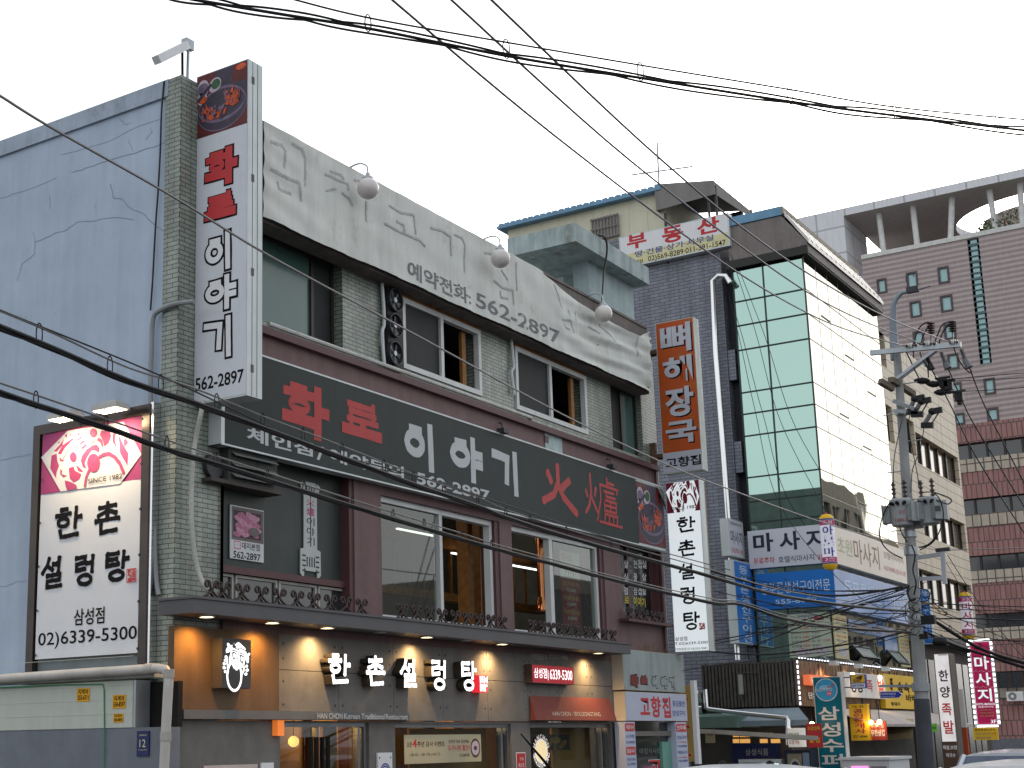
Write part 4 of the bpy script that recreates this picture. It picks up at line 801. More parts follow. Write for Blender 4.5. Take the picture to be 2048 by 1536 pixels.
def it(m, n):
    zl = r_[3]-.30; m.m = 1; m.rect(FGd, (r_[0]+.015, zl, r_[2]-.015, r_[3]-.015), n); m.m = 2; m.text(FGd, '세스코', (r_[0]+.06, zl+.05, r_[2]-.06, zl+.13), n+.001); m.text(FGd, '안심', (r_[0]+.12, zl+.17, r_[2]-.08, zl+.22), n+.001, .005); m.m = 3; m.text(FGd, 'SECOM', (r_[0]+.03, zl-.12, r_[2]-.03, zl-.03), n, .02)
plate('security_sticker', 'red and white security company sticker on the grey pillar', 'sticker', FGd, r_, .004, WHITE, it, .004, [BLACK, RED, WHITE, BLUEINK])
# round window emblem
FWd = FY(.055); c_ = FWd.uv(1082.5, 1502); ru = (FWd.uv(1099, 1502)[0]-c_[0]); rv = ru
t_ = thing('round_window_emblem', 'round cream and maroon glass emblem ringed with white capital letters', 'emblem', FWd.p(*c_, 0)); m_ = MB(); rv = abs(FWd.uv(1082, 1470)[1]-c_[1])
m_.disc(FWd, *c_, ru, rv, 0, 36); m_.m = 1; m_.disc(FWd, *c_, ru*.76, rv*.76, .002, 32); m_.m = 2; m_.disc(FWd, *c_, ru*.69, rv*.69, .003, 32)
for s_, a0_, a1_, fl in (('HANCHON', 2.75, .40, 1), ('SEOLLEONGTANG', 3.45, 6.0, -1)):
    for i, ch in enumerate(s_):
        a = a0_+(a1_-a0_)*i/(len(s_)-1); p = Vector((c_[0]+ru*.88*math.cos(a), c_[1]+rv*.88*math.sin(a))); th = a-math.pi/2 if fl > 0 else a+math.pi/2
        f_ = Fr(FWd.p(p.x, p.y, .002), FWd.u*math.cos(th)+FWd.v*math.sin(th), -FWd.u*math.sin(th)+FWd.v*math.cos(th)); m_.m = 1; m_.text(f_, ch, (-.035, -.042, .035, .042), .001, .012)
m_.build('print', [mat('maroon_print', (.13, .03, .05), .5), mat('white_print', (.8, .78, .72), .5, emis=.35), mat('cream_print_lit', (.75, .60, .34), .5, var=.1, scale=22, emis=.5)], t_)
r_ = B(FWd, Zm(1000, 1380, .12695), 760, 965, (860, 568), (860, 490)); m_ = MB(); m_.flat(FWd, [(r_[0], r_[3])]+[((r_[0]+r_[2])/2-(r_[2]-r_[0])/2*math.cos(a), r_[3]-(r_[3]-r_[1])*math.sin(a)) for a in [i*math.pi/12 for i in range(1, 12)]]+[(r_[2], r_[3])], 0)
m_.m = 1
for k in (.24, .34, .44, .66, .76, .86): x = r_[0]+(r_[2]-r_[0])*k; m_.rect(FWd, (x-.012, r_[1]+(r_[3]-r_[1])*(.18+.6*abs(k-.55)), x+.012, r_[3]-.01), .002)
tag(m_.build('window_reflection', [WHITE_LIT, mat('green_print', (.02, .10, .06), .5)]), 'painted reflection of a half-round white and green logo under the burgundy awning', 'reflection')  # logo mirrored from the shop opposite, painted on as a glowing half-disc
r_ = B(FWd, Zm(1000, 1380, .12695), 470, 1160, (700, 955), (700, 700)); t_ = thing('dim_food_poster', 'dim brown poster of golden food inside the right shop window', 'poster', FWd.p(*r_[:2], -.08)); m_ = MB(); m_.box(FWd, r_[0], r_[2], r_[1], r_[3], -.10, -.08); m_.m = 1
for q, (x, y, a, b) in enumerate(((.66, .62, .14, .2), (.84, .36, .1, .2), (.52, .28, .12, .12), (.66, .45, .12, .1))): m_.disc(FWd, r_[0]+(r_[2]-r_[0])*x, r_[1]+(r_[3]-r_[1])*y, (r_[2]-r_[0])*a, (r_[3]-r_[1])*b, -.079+.001*q, 14, .4*q)
m_.build('sheet', [mat('dim_poster', (.05, .045, .045), .4, var=.3), mat('golden_food_print', (.32, .19, .06), .5, var=.5, scale=15)], t_)
r_ = (FGd.uv(555, 1460)[0], 0, 0, 0); c_ = FGd.uv(551, 1456); m_ = MB(); m_.box(FGd, c_[0]-.07, c_[0]+.07, c_[1]-.1, c_[1]+.1, .003, .09); tag(m_.build('alarm_box', glow('orange_alarm', (.8, .2, .03), .35)), 'orange alarm box beside the restaurant door', 'alarm')
r_ = FGd.R(406, 1545, 513, 1528); m_ = MB(); m_.box(FGd, r_[0], r_[2], r_[1]-.3, r_[3], .003, .02); tag(m_.build('blank_board', mat('pinkish_board', (.6, .5, .46), .6)), 'blank pinkish board at the foot of the grey wall', 'board')
r_ = FGd.R(519, 1545, 544, 1525); m_ = MB(); m_.box(FGd, r_[0], r_[2], r_[1]-.2, r_[3], .003, .03); tag(m_.build('letter_box', WHITE), 'small white letter box on the grey wall left of the door', 'letter box')

# ------------------------------------------------------------------ tall white projecting sign at the corner
FA = FX(.32); a_ = FA.R(390, 798, 495, 117); ul = FA.uv(393, 155)[0]; ur = (FA.uv(495.3, 117)[0]+FA.uv(494, 790)[0])/2; va1 = FA.uv(495.3, 117)[1]; va0 = FA.uv(494, 790)[1]
TS = thing('tall_projecting_sign', 'tall white projecting sign with red and outlined block letters under a charcoal-fire photograph', 'sign', (.45, -.4, va0))
wS = .30; m_ = MB(); m_.box(FA, ul, ur, va0, va1, -wS, -.004); m_.build('sign_box', ALU, TS); m_ = MB()
for k in (.33, .66): m_.box(FY(-ur), .32+wS*k-.004, .32+wS*k+.004, va0+.01, va1-.01, -.01, .003)
for zz in (.94, .64, .36, .08): m_.box(FY(-ur), .32+wS*.33-.02, .32+wS*.33+.03, va0+(va1-va0)*zz-.05, va0+(va1-va0)*zz+.05, .0, .006)
m_.build('hinge', mat('dark_seam', (.08, .08, .08), .5), TS)
vph = FA.uv(495, 246)[1]; m_ = MB(); m_.box(FA, ul+.02, ur-.012, va0+.02, vph, -.004, .002); m_.build('face', mat('bluish_white_sheet', (.60, .63, .68), .4, var=.05, streak=.08), TS)
m_ = MB(); firebowl(m_, (FA, (ul+.02, vph+.004, ur-.012, va1-.015)), .002); m_.build('bowl_photo', PH, TS)
m_ = MB(); OUT = [('화', Z1, 1195, 1400, (1320, 915), (1360, 664), 0), ('로', Z1, 1192, 1390, (1194, 1143), (1360, 924), 0), ('이', Z1, 1190, 1380, (1320, 1415), (1376, 1150), 1), ('야', None, 406, 477, (457, 622), (470, 540), 1), ('기', None, 402, 473, (452, 719), (466, 624), 1)]
for ch, z, l, r, b, t, k in OUT: hand(m_, FA, ch, B(FA, z, l, r, b, t), .165 if k == 0 else .14, .004, .05, .04, butt=True)
m_.build('letter_outline', BLACK, TS); m_ = MB()
for ch, z, l, r, b, t, k in OUT:
    x = B(FA, z, l, r, b, t); d = .022 if k == 0 else .030; m_.m = k; hand(m_, FA, ch, (x[0]+d, x[1]+d, x[2]-d, x[3]-d), .165-2*d if k == 0 else .14-2*d, .008, .03, 0, butt=True)
m_.m = 2; m_.text(FA, '562-2897', B(FA, None, 391, 488, (394, 783), (487, 737)), .004, .018); m_.build('lettering', [RED, WHITE, BLACK], TS)
m_ = MB()
for zz in (va1-1.35, va0+.75): m_.box(F0, .64, .82, zz, zz+.42, .0, .12)
m_.build('bracket', mat('blue_grey_bracket', (.22, .26, .31), .6), TS)
# antenna on the corner
p0 = at(374, 158, 1, .2); p1 = at(377, 88, 1, .2); t_ = thing('panel_antenna', 'white panel antenna tilted on a thin roof pole', 'antenna', p0); m_ = MB(); m_.tube([p0-Vector((0, 0, .6)), p1], .022, 8); m_.build('pole', STEEL, t_, True)
a = at(313, 121, 1, .2); b = at(372, 92, 1, .2); d = (b-a).normalized(); fr_ = Fr(a, d, Vector((0, 0, 1)).cross(d).cross(d)*-1); m_ = MB(); m_.box(fr_, 0, (b-a).length, -.05, .06, -.06, .06); m_.build('panel', WHITE, t_); m_ = MB(); m_.tube([a+(b-a)*.83-Vector((0, 0, .05)), p0+Vector((-.1, 0, .35)), p0+Vector((-.09, 0, 0))], .018, 6); m_.build('feeder_cable', BLACK, t_); m_ = MB(); m_.box(Fr(p1, (1, 0, 0)), -.09, .06, -.09, .05, -.05, .05); m_.build('clamp', STEEL, t_)

# ------------------------------------------------------------------ banner frame on the blue wall
def emblem(mb, fr, T, n, lw):
    """round-eyed mask emblem; T maps marks to the plane; materials 0 white, 1 colour"""
    mb.m = 0; mb.flat(fr, [T(*p) for p in [(185,750),(490,1285),(1425,1165),(1765,700),(1480,185),(600,330)]], n)
    P = [[(350,720),(430,690),(440,800),(470,880),(430,980),(420,1080),(330,920)],[(385,650),(470,560),(545,460),(520,560),(430,660)],[(440,520),(500,490),(460,530)],[(450,690),(520,560),(690,440),(705,450),(560,600),(500,700)],
      [(760,380),(790,350),(800,390),(745,430)],[(750,470),(820,410),(830,440),(770,490)],[(785,540),(850,470),(885,500),(800,560)],[(815,590),(890,530),(920,555),(840,630)],
      [(830,720),(900,620),(1000,560),(1060,540),(1110,610),(1090,680),(1040,640),(980,640),(900,760),(870,840),(900,930),(840,900),(810,800)],
      [(470,740),(510,780),(545,790),(540,810),(490,810)],[(735,870),(780,900),(850,965),(830,980),(770,960)],[(1090,430),(1150,470),(1165,560),(1150,600),(1120,520),(1060,480)],
      [(1130,330),(1270,320),(1290,420),(1250,520),(1180,580),(1160,480),(1110,400)],[(1310,380),(1370,360),(1350,480),(1390,620),(1310,500)],[(1400,360),(1490,560),(1560,680),(1545,880),(1500,800),(1430,680),(1420,560)],[(1480,470),(1530,450),(1560,520),(1500,580)],
      [(620,920),(700,890),(720,960),(820,1010),(790,1090),(700,1140),(640,1080)],[(490,930),(520,960),(510,1010),(560,1030),(600,1030),(540,1060),(490,1010)],[(560,1110),(640,1130),(740,1180),(760,1240),(600,1270),(570,1180)],[(560,400),(600,380),(590,450)],[(640,390),(660,370),(650,430)]]
    mb.m = 1
    for q, pl in enumerate(P): mb.flat(fr, [T(*p) for p in pl], n+.001+.0002*q)
    for q, (cx, cy, rx, ry) in enumerate(((695, 740, 55, 78), (1010, 365, 58, 72), (1015, 835, 102, 148))):
        mb.flat(fr, [T(cx+rx*math.cos(i*.35), cy+ry*math.sin(i*.35)) for i in range(18)], n+.006+.0003*q)
    for q, (pl, w) in enumerate((([(1110,740),(1180,700),(1260,690),(1350,740),(1430,840),(1490,990)], 2.2), ([(945,950),(900,1060),(880,1200)], 1.9), ([(540,770),(600,650),(680,580),(760,590),(800,670)], .4), ([(890,470),(930,540),(1000,560)], .4), ([(900,300),(880,390),(920,470),(990,510),(1060,470)], .5))): mb.ribbon(fr, [T(*p) for p in pl], lw*w, n+.008+.0003*q, .1)
FN = FX(-.14); o = FN.R(50, 1345, 297, 806); 
BF = thing('framed_wall_banner', 'tall dark-framed white banner with a magenta mask emblem on the blue wall', 'banner', FN.p((o[0]+o[2])/2, o[1], 0))
fl = (FN.uv(67, 852)[0]+FN.uv(50, 1344)[0])/2; frr = FN.uv(296, 1000)[0]; ft = FN.uv(67, 853)[1]; fbm = FN.uv(60, 1344)[1]
m_ = MB(); W_ = .13
m_.box(FN, fl, frr, ft-W_, ft, -.16, 0); m_.box(FN, fl, fl+W_, fbm, ft-W_, -.16, 0); m_.box(FN, frr-W_, frr, fbm, ft-W_, -.16, 0); m_.build('frame', mat('dark_mirror_frame', (.07, .06, .055), .22, .7), BF)
m_ = MB(); m_.box(FN, frr+.002, frr+.05, fbm, ft+.02, -.17, -.02); m_.build('edge_trim', CHROME, BF)
m_ = MB(); m_.box(FN, fl+W_, frr-W_, fbm, ft-W_, -.15, -.10); m_.build('backing', mat('grey_backing', (.22, .25, .27), .6, streak=.2), BF); m_ = MB(); m_.box(FN, fl-.03, frr+.1, fbm-.16, fbm-.002, -.17, .03); m_.build('sill', mat('pale_green_sill', (.36, .44, .33), .7, streak=.3), BF)
FNb = FX(-.125); bl = (FNb.uv(86, 869)[0]+FNb.uv(70, 1319)[0])/2; br = (FNb.uv(289, 831)[0]+FNb.uv(281, 1304)[0])/2; bt = FNb.uv(86, 869)[1]; bb = FNb.uv(70, 1319)[1]; bp_ = FNb.uv(*Z3(245, 737))[1]
def cloth(mb, fr, r, amp=.0028):
    u0, v0, u1, v1 = r; nu, nv = 16, 30; V = []
    for i in range(nu+1):
        for j in range(nv+1):
            x, y = i/nu, j/nv; V.append(fr.p(u0+(u1-u0)*x+.008*math.sin(y*9)*(x-.5), v0+(v1-v0)*y, amp*(math.sin(7*x+4*y)+.7*math.sin(13*x-9*y))))
    return mb.add(V, [(i*(nv+1)+j, (i+1)*(nv+1)+j, (i+1)*(nv+1)+j+1, i*(nv+1)+j+1) for i in range(nu) for j in range(nv)])
m_ = MB(); cloth(m_, FNb, (bl, bb, br, bp_)); cloth(m_, FNb, (bl, bp_, br, bt)); m_.mi = [0]*480+[1]*480; m_.build('cloth', [mat('white_banner_cloth', (.66, .68, .72), .6, var=.05), mat('magenta_cloth', (.36, .055, .17), .6, var=.06)], BF, True)
m_ = MB(); emblem(m_, FNb, lambda x, y: FNb.uv(*Z7b(x, y)), .010, .022); m_.m = 2; m_.text(FNb, 'SINCE 1982', B(FNb, Z7b, 935, 1468, (935, 1165), (1465, 1000)), .021, .006); m_.build('mask_emblem', [mat('banner_white', (.68, .66, .68), .6), mat('magenta_ink2', (.40, .06, .17), .6), BLACK], BF)
m_ = MB()
for ch, l, r, b, t in (('한', 340, 535, (430, 1030), (470, 800)), ('촌', 598, 782, (700, 996), (690, 768)), ('설', 258, 418, (370, 1345), (340, 1122)), ('렁', 466, 620, (540, 1328), (560, 1110)), ('탕', 660, 838, (720, 1302), (740, 1085))): hand(m_, FNb, ch, B(FNb, Z3, l, r, b, t), .058, .006, .18, .25)
m_.text(FNb, '삼성점', B(FNb, Z4, 475, 670, (570, 285), (570, 178)), .006, .012); m_.text(FNb, '02)6339-5300', B(FNb, Z4, 247, 877, (560, 425), (560, 315)), .006, .008); m_.m = 1; st_ = B(FNb, Z3, 820, 877, (850, 1292), (850, 1210)); stamp(m_, FNb, st_, .018, 9, .012); m_.ribbon(FNb, [(st_[0], st_[1]), (st_[2], st_[1]), (st_[2], st_[3]), (st_[0], st_[3])], .012, .024, closed=True)
m_.build('lettering', [BLACK, RED], BF)
m_ = MB()
for i in range(6):
    for uu in (bl+.03, br-.03): m_.disc(FNb, uu, bb+.05+(bt-bb-.1)*i/5, .018, n=.022, seg=8)
m_.build('eyelet', DARK, BF)
for z, x, y, lb in ((Z3, 410, 262, 'left twin flood lamp glowing warm above the framed wall banner'), (Z3, 700, 205, 'right twin flood lamp glowing warm above the framed wall banner')):
    c_ = FN.p(*FN.uv(*z(x, y), .30), .30); t_ = thing('flood_lamp', lb, 'lamp', c_, 'banner flood lamps'); f_ = Fr(c_, (0, -1, 0), (0, 0, 1))
    m_ = MB(); m_.box(f_, -.21, .23, .02, .09, -.13, .11); m_.box(f_, -.14, .16, .09, .13, -.10, .06); m_.build('housing', mat('pale_lamp_housing', (.5, .5, .48), .5), t_); m_ = MB(); m_.tube([f_.p(0, .1, -.1), f_.p(0, .12, -.3), f_.p(0, -.02, -.42)], .015); m_.build('arm', STEEL, t_)
    m_ = MB(); m_.rect(Fr(f_.p(0, .017, 0), (0, -1, 0), (1, 0, 0)), (-.19, -.10, -.01, .10), 0); m_.rect(Fr(f_.p(0, .017, 0), (0, -1, 0), (1, 0, 0)), (.03, -.10, .21, .10), 0); m_.build('lens', glow('flood_glow', (1, .80, .5), 14), t_)
    lamp('beam', 'SPOT', f_.p(0, .0, 0), 60, (1, .74, .42), t_, spot_size=R(140), spot_blend=1, shadow_soft_size=.08).rotation_euler = (0, R(-22), 0)

# orange and white projecting signs at the far corner
FO = FX(14.5); u0 = FO.uv(1319, 800)[0]; u1 = FO.uv(1396, 790)[0]; v1 = FO.uv(1386.8, 633)[1]; v0 = FO.uv(1405.7, 938.6)[1]; vm = FO.uv(1402.5, 897)[1]
OS = thing('orange_projecting_sign', 'orange projecting sign with fat white letters high on the far corner', 'sign', FO.p((u0+u1)/2, v0, -.1))
m_ = MB(); m_.box(FO, u0, u1, v0, v1, -.28, -.003); m_.box(FY(-u1), 14.5+.09, 14.5+.10, v0, v1, -.01, .004); m_.box(FY(-u1), 14.5+.18, 14.5+.19, v0, v1, -.01, .004); m_.build('sign_box', mat('cream_sign_frame', (.58, .62, .58), .5, streak=.2), OS)
m_ = MB(); m_.rect(FO, (u0+.015, vm, u1-.015, v1-.015), .001); m_.m = 1; m_.rect(FO, (u0+.015, v0+.015, u1-.015, vm), .001); m_.build('face', [mat('orange_sheet', (.50, .095, .022), .45, var=.07, streak=.06), mat('lavender_sheet', (.5, .52, .6), .45, var=.04)], OS)
Zo = Zm(1280, 600, .2995); m_ = MB()
for pas in (0, 1):
    d = (.028, -.028) if pas == 0 else (0, 0); m_.m = pas
    for ch, l, r, b, t in (('뼈', 135, 340, (330, 335), (180, 168)), ('해', 155, 350, (215, 557), (215, 380)), ('장', 168, 360, (300, 770), (200, 590)), ('국', 172, 378, (200, 965), (345, 795))):
        x = B(FO, Zo, l, r, b, t); m_.text(FO, ch, (x[0]+d[0], x[1]+d[1], x[2]+d[0], x[3]+d[1]), .003+.003*pas, .034 if ch != '뼈' else .026)
m_.m = 0; m_.text(FO, '고향집', B(FO, Zo, 172, 408, (240, 1118), (330, 1038)), .006, .02)
m_.m = 2
for x, y in ((330, 140), (270, 370), (355, 570), (160, 720), (350, 770), (185, 985)): c_ = FO.uv(*Zo(x, y)); m_.ribbon(FO, [(c_[0]+.05*math.cos(a)*(1+a*.1), c_[1]+.04*math.sin(a)) for a in [i*.5 for i in range(12)]], .012, .0025)
m_.build('lettering', [BLACK, mat('lavender_white', (.55, .57, .64), .45), mat('olive_ink', (.36, .22, .04), .5)], OS)
FWs = FX(14.5); w0 = (FWs.uv(1331.8, 966)[0]+FWs.uv(1348.8, 1305)[0])/2; w1 = (FWs.uv(1399.2, 958)[0]+FWs.uv(1417.2, 1301.6)[0])/2; y1 = FWs.uv(1399, 958)[1]; y0 = FWs.uv(1417, 1301.6)[1]
WS = thing('white_projecting_sign', 'glowing white projecting sign with a crimson mask emblem and five black brush letters', 'sign', FWs.p((w0+w1)/2, y0, -.1)); Z5c = Zm(1200, 880, .13); Z5b = Zm(1300, 940, .2604)
m_ = MB(); m_.box(FWs, w0, w1, y0, y1, -.30, -.003); m_.m = 1; m_.box(FY(-w1), 14.77, 14.802, y0+.05, y1-.02, -.01, .004); m_.build('sign_box', [ALU, mat('rusty_edge', (.4, .28, .16), .7)], WS)
ye = FWs.uv(*Z5c(1555, 1078))[1]; m_ = MB(); m_.rect(FWs, (w0+.012, y0+.012, w1-.012, ye), .001); m_.build('face', WHITE_LIT, WS)
m_ = MB(); m_.m = 1; m_.rect(FWs, (w0+.012, ye, w1-.012, y1-.012), .001)
L0 = FWs.uv(*Z5c(1015, 800)); L1 = FWs.uv(*Z5c(1550, 740)); tb = FWs.uv(*Z5c(1180, 1112)); e0 = FNb.uv(*Z7b(185, 750)); e1 = FNb.uv(*Z7b(1765, 700)); e2 = FNb.uv(*Z7b(490, 1285)); kx = (L1[0]-L0[0])/(e1[0]-e0[0]); ky = (L0[1]-ye)/(e0[1]-e2[1])
def TE(x, y): p = FNb.uv(*Z7b(x, y)); return (min(L0[0]+(p[0]-e0[0])*kx, w1-.013), min(max(L0[1]+(p[1]-e0[1])*ky, ye), y1-.013))
emblem(m_, FWs, TE, .003, .013); m_.m = 2; m_.text(FWs, 'SINCE 1982', B(FWs, Z5c, 1095, 1492, (1350, 1062), (1350, 1010)), .014, .01); m_.build('mask_emblem', [WHITE_LIT, CRIMSON, BLACK], WS)
m_ = MB()
for ch, l, r, b, t in (('한', 195, 355, (270, 488), (320, 350)), ('촌', 208, 357, (280, 670), (270, 532)), ('설', 215, 352, (290, 848), (300, 712)), ('렁', 225, 362, (300, 1035), (330, 893)), ('탕', 245, 390, (300, 1235), (320, 1085))): hand(m_, FWs, ch, B(FWs, Z5b, l, r, b, t), .043, .004, .18, .25)
m_.text(FWs, '삼성점', B(FWs, Z5b, 193, 287, (240, 1312), (240, 1280)), .004); m_.text(FWs, 'T.02)6339-5300', B(FWs, Z5b, 192, 445, (320, 1345), (320, 1318)), .004, .008); m_.text(FWs, '가맹점문의 02)555-9081', B(FWs, Z5b, 195, 440, (320, 1386), (320, 1362)), .004, .002); m_.m = 1; stamp(m_, FWs, B(FWs, Z5b, 375, 428, (400, 1228), (400, 1172)), .004, 9, .013)
m_.build('lettering', [BLACK, RED], WS)
for zz, lb in ((10.0, 'upper'), (7.75, 'lower')):
    m_ = MB(); m_.box(F0, 14.52, 14.75, zz-.02, zz+.06, .0, .28); m_.box(F0, 14.46, 14.56, zz-.25, zz+.3, .0, .12); tag(m_.build('sign_bracket', mat('rusty_iron', (.12, .075, .05), .8, var=.4, scale=12)), 'rusty iron bracket holding the %s end of the orange sign' % lb, 'bracket')

# ------------------------------------------------------------------ right-hand small restaurant front
nR = solve_n(F0, 1368, 1345, XR+.02); FRr = FY(-nR); Z3c = Zm(1230, 1250, .09764); Z4c = Zm(1230, 1390, .09505)
s0 = FRr.uv(*Z3c(165, 900))[0]; sb = FRr.uv(*Z3c(700, 1350))[1]; stp = FRr.uv(*Z3c(700, 545))[1]; BEIGE = mat('beige_return', (.62, .54, .42), .6, var=.1, streak=.15)
t_ = thing('old_grey_sign', 'stained grey sign box with small red and outlined letters above the narrow restaurant', 'sign', FRr.p(14, sb, 0)); m_ = MB(); m_.box(FRr, s0, XR+.03, sb, stp, -nR+.06, -.002); m_.build('sign_box', BEIGE, t_); m_ = MB(); m_.rect(FRr, (s0+.005, sb+.005, XR+.025, stp-.005), .001); m_.build('face', mat('stained_grey_sheet', (.33, .38, .38), .6, var=.12, streak=.3), t_)
m_ = MB()
for ch, l, r, b, t, k in (('화', 310, 482, (430, 1285), (430, 1000), 0), ('로', 512, 665, (600, 1232), (600, 1020), 0), ('이', 740, 885, (860, 1308), (860, 1035), 1), ('야', 920, 1075, (1030, 1318), (1030, 1045), 1), ('기', 1100, 1245, (1220, 1330), (1220, 1058), 1)): x = B(FRr, Z3c, l, r, b, t); hand(m_, FRr, ch, x, .13 if k == 0 else .10, .003, .04, 0, butt=True)
m_.build('letter_outline', BLACK, t_); m_ = MB()
for ch, l, r, b, t, k in (('화', 310, 482, (430, 1285), (430, 1000), 0), ('로', 512, 665, (600, 1232), (600, 1020), 0), ('이', 740, 885, (860, 1308), (860, 1035), 1), ('야', 920, 1075, (1030, 1318), (1030, 1045), 1), ('기', 1100, 1245, (1220, 1330), (1220, 1058), 1)):
    x = B(FRr, Z3c, l, r, b, t); d = .014; m_.m = k; hand(m_, FRr, ch, (x[0]+d, x[1]+d, x[2]-d, x[3]-d), .13-2*d if k == 0 else .10-2*d, .007, .03, 0, butt=True)
m_.build('lettering', [mat('dull_red', (.2, .035, .035), .6), mat('stained_grey_sheet', (.33, .38, .38))], t_)
pb = FRr.uv(*Z4c(900, 545))[1]; p0_ = FRr.uv(*Z4c(228, 300))[0]; p1_ = FRr.uv(*Z4c(1512, 300))[0]
t_ = thing('lavender_shop_sign', 'pale lavender sign with three large red brush letters over the narrow restaurant', 'sign', FRr.p((p0_+p1_)/2, pb, 0)); m_ = MB(); m_.box(FRr, s0+.03, p1_+.01, pb, sb-.03, -nR+.06, -.002); m_.build('sign_box', BEIGE, t_); m_ = MB(); m_.rect(FRr, (p0_, pb+.005, p1_, sb-.035), .001); m_.build('face', mat('lavender_face', (.46, .50, .62), .5, var=.04), t_)
m_ = MB()
for ch, l, r, b, t in (('고', 528, 732, (620, 420), (620, 62)), ('향', 755, 960, (870, 475), (830, 28)), ('집', 995, 1168, (1100, 482), (1140, 45))): m_.text(FRr, ch, B(FRr, Z4c, l, r, b, t), .003, .032)
m_.m = 1; m_.text(FRr, '황금불판', B(FRr, Z4c, 1208, 1468, (1330, 245), (1330, 118)), .003, .012); m_.text(FRr, '양념구이', B(FRr, Z4c, 1208, 1472, (1330, 442), (1330, 325)), .003, .012); m_.build('lettering', [RED, BLUEINK], t_)
def column_sign(l, r, items, lb):
    x = FRr.uv(*Z4c(l, 900))[0]; y = FRr.uv(*Z4c(r, 900))[0]; t = thing('price_column', lb, 'sign', FRr.p((x+y)/2, .3, 0)); m = MB(); m.box(FRr, x, y, .3, pb-.02, -.2, -.002); m.build('board', mat('lavender_face', (.46, .50, .62)), t); m = MB(); k = 0
    for s_, v0_, v1_, st in items:
        a = FRr.uv(*Z4c((l+r)/2, v0_))[1]; b = FRr.uv(*Z4c((l+r)/2, v1_))[1]; W = y-x; k += 1
        if st == 2: m.m = 0; m.prism(FRr, [(x+.06, a-.03), (y-.06, a-.03), (y-.02, a), (y-.02, b), (y-.06, b+.03), (x+.06, b+.03), (x+.02, b), (x+.02, a)], .001, .003); m.m = 2; m.text(FRr, s_, (x+.05, a, y-.05, b), .005, .02)
        else: m.m = st; pd = .05 if len(s_) > 3 else .2*W; m.text(FRr, s_, (x+pd, a, y-pd, b), .003, .008)
    m.build('lettering', [RED, BLUEINK, WHITE], t)
column_sign(212, 432, [('아침식사', 725, 630, 2), ('소고기국밥', 905, 830, 1), ('5,000', 1025, 965, 1), ('점심식사', 1225, 1125, 2), ('안심구이정식', 1395, 1320, 1), ('6,000', 1485, 1425, 1)], 'lavender price column left of the green restaurant door')
column_sign(1290, 1520, [('안주류', 740, 640, 2), ('안심구이', 930, 855, 1), ('(180g)', 1005, 975, 0), ('10,000', 1105, 1050, 1), ('제꿀살구이', 1240, 1170, 1), ('(180g)', 1330, 1300, 0), ('10,000', 1415, 1360, 1)], 'lavender price column right of the green restaurant door')
t_ = thing('restaurant_entrance', 'dark glass restaurant entrance with pale green jambs between two price columns', 'door', FRr.p(14, 0, -.2)); dl = FRr.uv(*Z4c(425, 900))[0]; dr = FRr.uv(*Z4c(1295, 900))[0]
GRN = mat('pale_green_frame', (.16, .36, .30), .5); m_ = MB(); m_.box(FRr, dl, dr, .1, pb, -.20, -.18); m_.build('pane', mat('dark_door_glass', (.018, .028, .026), .08, spec=.8), t_); m_ = MB(); q = FRr.uv(*Z4c(1110, 1000))[0]; m_.box(FRr, q, dr, .1, pb-.4, -.18, -.12); m_.build('jamb', GRN, t_); m_ = MB(); a = FRr.uv(*Z4c(800, 860))[1]; b = FRr.uv(*Z4c(800, 760))[1]; m_.box(FRr, dl, dr, a, b, -.18, -.1); m_.build('transom', mat('grey_transom', (.16, .15, .14), .6), t_)
m_ = MB(); m_.text(FRr, '아침식사됩니다', B(FRr, Z4c, 520, 1150, (800, 1235), (800, 1110), -.17), -.175, .004); m_.m = 1; x = B(FRr, Z4c, 690, 985, (830, 1640), (830, 1368), -.17); m_.text(FRr, '고', (x[0]-.01, x[1]-.01, x[2]+.01, x[3]+.01), -.176, .05); m_.m = 2; m_.text(FRr, '고', x, -.173, .03); m_.build('lettering', [mat('grey_print', (.2, .2, .2), .5), WHITE, RED], t_)
m_ = MB(); m_.box(F0, 12.6, XR+.005, .0, stp-.1, .0, nR-.21); m_.build('porch_wall', BEIGE, M)
m_ = MB(); gw = Z3c
for k in range(60):
    u = FRr.uv(*gw(rnd.uniform(640, 1180), 560))[0]; n_ = -rnd.uniform(.1, .6); h_ = rnd.uniform(.04, .22); dx = rnd.uniform(-.12, .12); m_.tube([FRr.p(u, stp, n_), FRr.p(u+dx*.5, stp+h_*.7, n_+.02), FRr.p(u+dx, stp+h_, n_+.05)], [.006, .005, .002], 4)
tag(m_.build('dry_weeds', mat('dry_grass', (.2, .15, .06), .8)), 'tuft of dry weeds growing on top of the stained grey sign', 'weeds')['kind'] = 'stuff'

